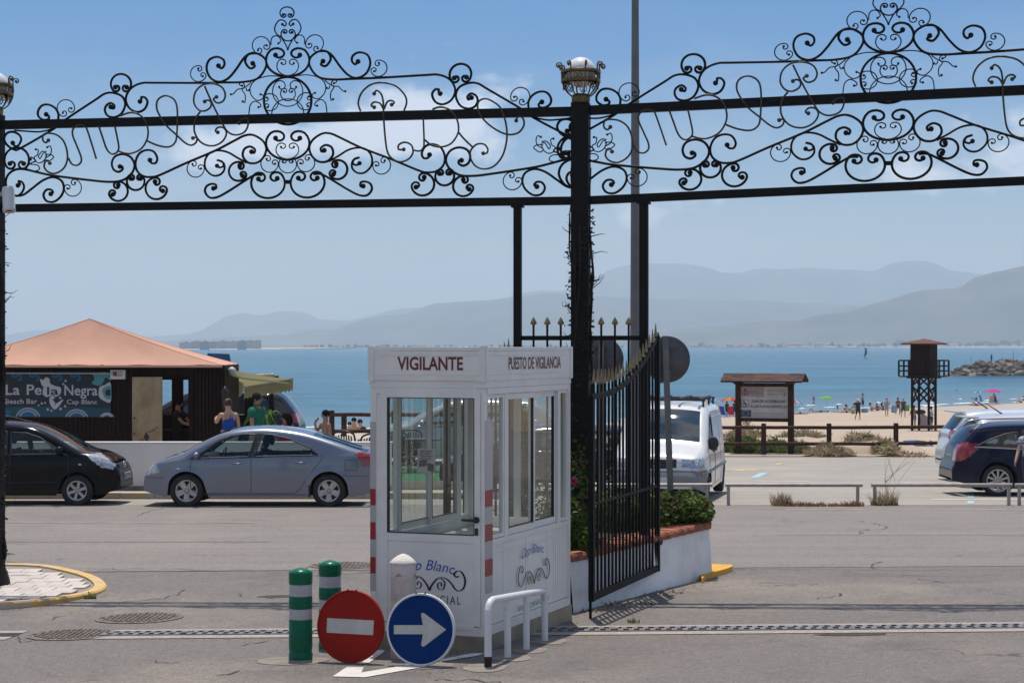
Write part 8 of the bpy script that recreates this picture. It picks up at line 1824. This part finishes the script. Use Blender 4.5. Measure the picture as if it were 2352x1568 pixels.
def bchair(zf,x,y,mt,lab,rz):
    p=bp(zf,x,y); t=thing('beach_chair',lab,'beach chair',p,'beach chairs',rz); OFF[t.name]=V((0,0,0))
    g=MB(); g.prism([(-.27,-.25),(.27,-.25),(.27,.25),(-.27,.25)],(0,0,.26),(1,0,0),(0,1,0),.02); g.build('seat',mt,t,True); g=MB(); g.prism([(-.27,0),(.27,0),(.26,.78),(-.26,.78)],(0,.25,.27),(1,0,0),(0,.3,.95),.02); g.build('back',mt,t,True)
    for s in(-1,1): 
        g=MB(); g.tube([(s*.29,-.28,0),(s*.29,.28,.30)],.016,5); g.tube([(s*.29,.32,0),(s*.29,-.25,.28)],.016,5); g.build('frame',ALU,t,True)
bchair(zD,1560,1140,blu,'blue beach chair between the striped and the pink parasol',1.0); bchair(zD,1670,1158,cloth('straw',(.45,.36,.24)),'beige beach chair with its back turned under the pink parasol',math.pi); bchair(zD,1760,1150,blu,'blue beach chair on the far side of the pink parasol pole',2.2); bchair(zC,55,975,blu,'blue beach chair beside the van roof under the red parasol',.6); bchair(zC,30,960,org,'orange beach chair behind the blue one at the van roof',.5); bchair(zC,130,975,cloth('red',(.48,.012,.035)),'red patterned beach chair before the notice board post',.2)
p=bp(zC,1018,900); t=thing('flag','yellow and red flag hanging limp on a thin pole at the waterline','flag',p); zt=P(0,zC(0,740)[1],p.y).z
g=MB(); g.tube([p,V((p.x,p.y,zt))],.02,5); g.build('pole',WHP,t); 
for mt,z0,z1 in((redc,zt-.02,zt-.35),(ylo,zt-.35,zt-.95)):
    g=MB(); vs=[]
    for i in range(5): z=z0+(z1-z0)*i/4; vs+=[(p.x+.02,p.y,z),(p.x+.12+.05*math.sin(i*2+z),p.y+.05,z-.05),(p.x-.10-.03*math.cos(i+z),p.y-.03,z-.03)]
    g.add(vs,[(3*i+a,3*i+3+a,3*i+4+a,3*i+1+a) for i in range(4) for a in(0,1)],0,True); g.build('cloth',mt,t)
# ================================================================ grit, pebbles and litter on the tarmac
GRIT=mat('grit',(.20,.17,.145),.9,var=.5,scale=3); b=MB()
def peb(x,y,s):
    h=s*.5; z=gz(x,y); a=R.uniform(0,6.28); vs=[(x+s*math.cos(a+k*2.09),y+s*math.sin(a+k*2.09),z) for k in range(3)]+[(x,y,z+h)]; b.add(vs,[(0,1,3),(1,2,3),(2,0,3)])
for i in range(5200):
    y=R.uniform(13.2,22); x=R.uniform(-.30,.30)*y
    if noise.noise(V((x*.8,y*.8,4)))>-.05: peb(x,y,R.uniform(.003,.010))
for (u0,v0,u1,v1,n,sp) in((1330,1408,1625,1330,700,.14),(1625,1330,1690,1306,160,.1),(720,1520,1090,1535,420,.25),(850,1490,1112,1500,240,.08),(1112,1500,1311,1428,240,.06),(250,1345,150,1388,320,.12),(150,1388,0,1402,140,.1),(1390,1446,2352,1448,420,.12),(230,1462,660,1462,240,.12)):
    A,B=gp(u0,v0),gp(u1,v1)
    for i in range(n):
        q=A.lerp(B,R.random()); peb(q.x+R.gauss(0,sp),q.y+R.gauss(-sp*.5,sp),R.uniform(.003,.013))
tag(b.build('grit',GRIT,kind='stuff'),'loose grit and small stones scattered on the forecourt tarmac','grit')
M_PATCHD=mat('tar_patch',(.085,.08,.077),.95,spec=.05,var=.25,scale=9,bump=.3); M_STAIN=mat('oil_stain',(.12,.107,.098),.95,spec=.05,col2=(.185,.165,.15),scale=2.6,det=9,lo=.42,hi=.6)
def blot(px,py,rx,ry,mt,dz,nm,seed):
    g=MB(); k=26; g.add([G(px+rx*(1+.35*noise.noise(V((math.cos(2*PI*i/k)*1.5,math.sin(2*PI*i/k)*1.5,seed))))*math.cos(2*PI*i/k),py+ry*(1+.35*noise.noise(V((math.cos(2*PI*i/k)*1.5,math.sin(2*PI*i/k)*1.5,seed+5))))*math.sin(2*PI*i/k),dz) for i in range(k)],[tuple(range(k))]); tag(g.build(nm,mt),kind='structure')
for i,(u,v,rx,ry,mt) in enumerate(((1965,1456,.33,.10,M_PATCHD),(640,1369,.22,.10,M_PATCHD),(2140,1436.5,.12,.05,M_PATCHD))):
    p=gp(u,v); blot(p.x,p.y,rx,ry,mt,.0035,'tar_stain',i)
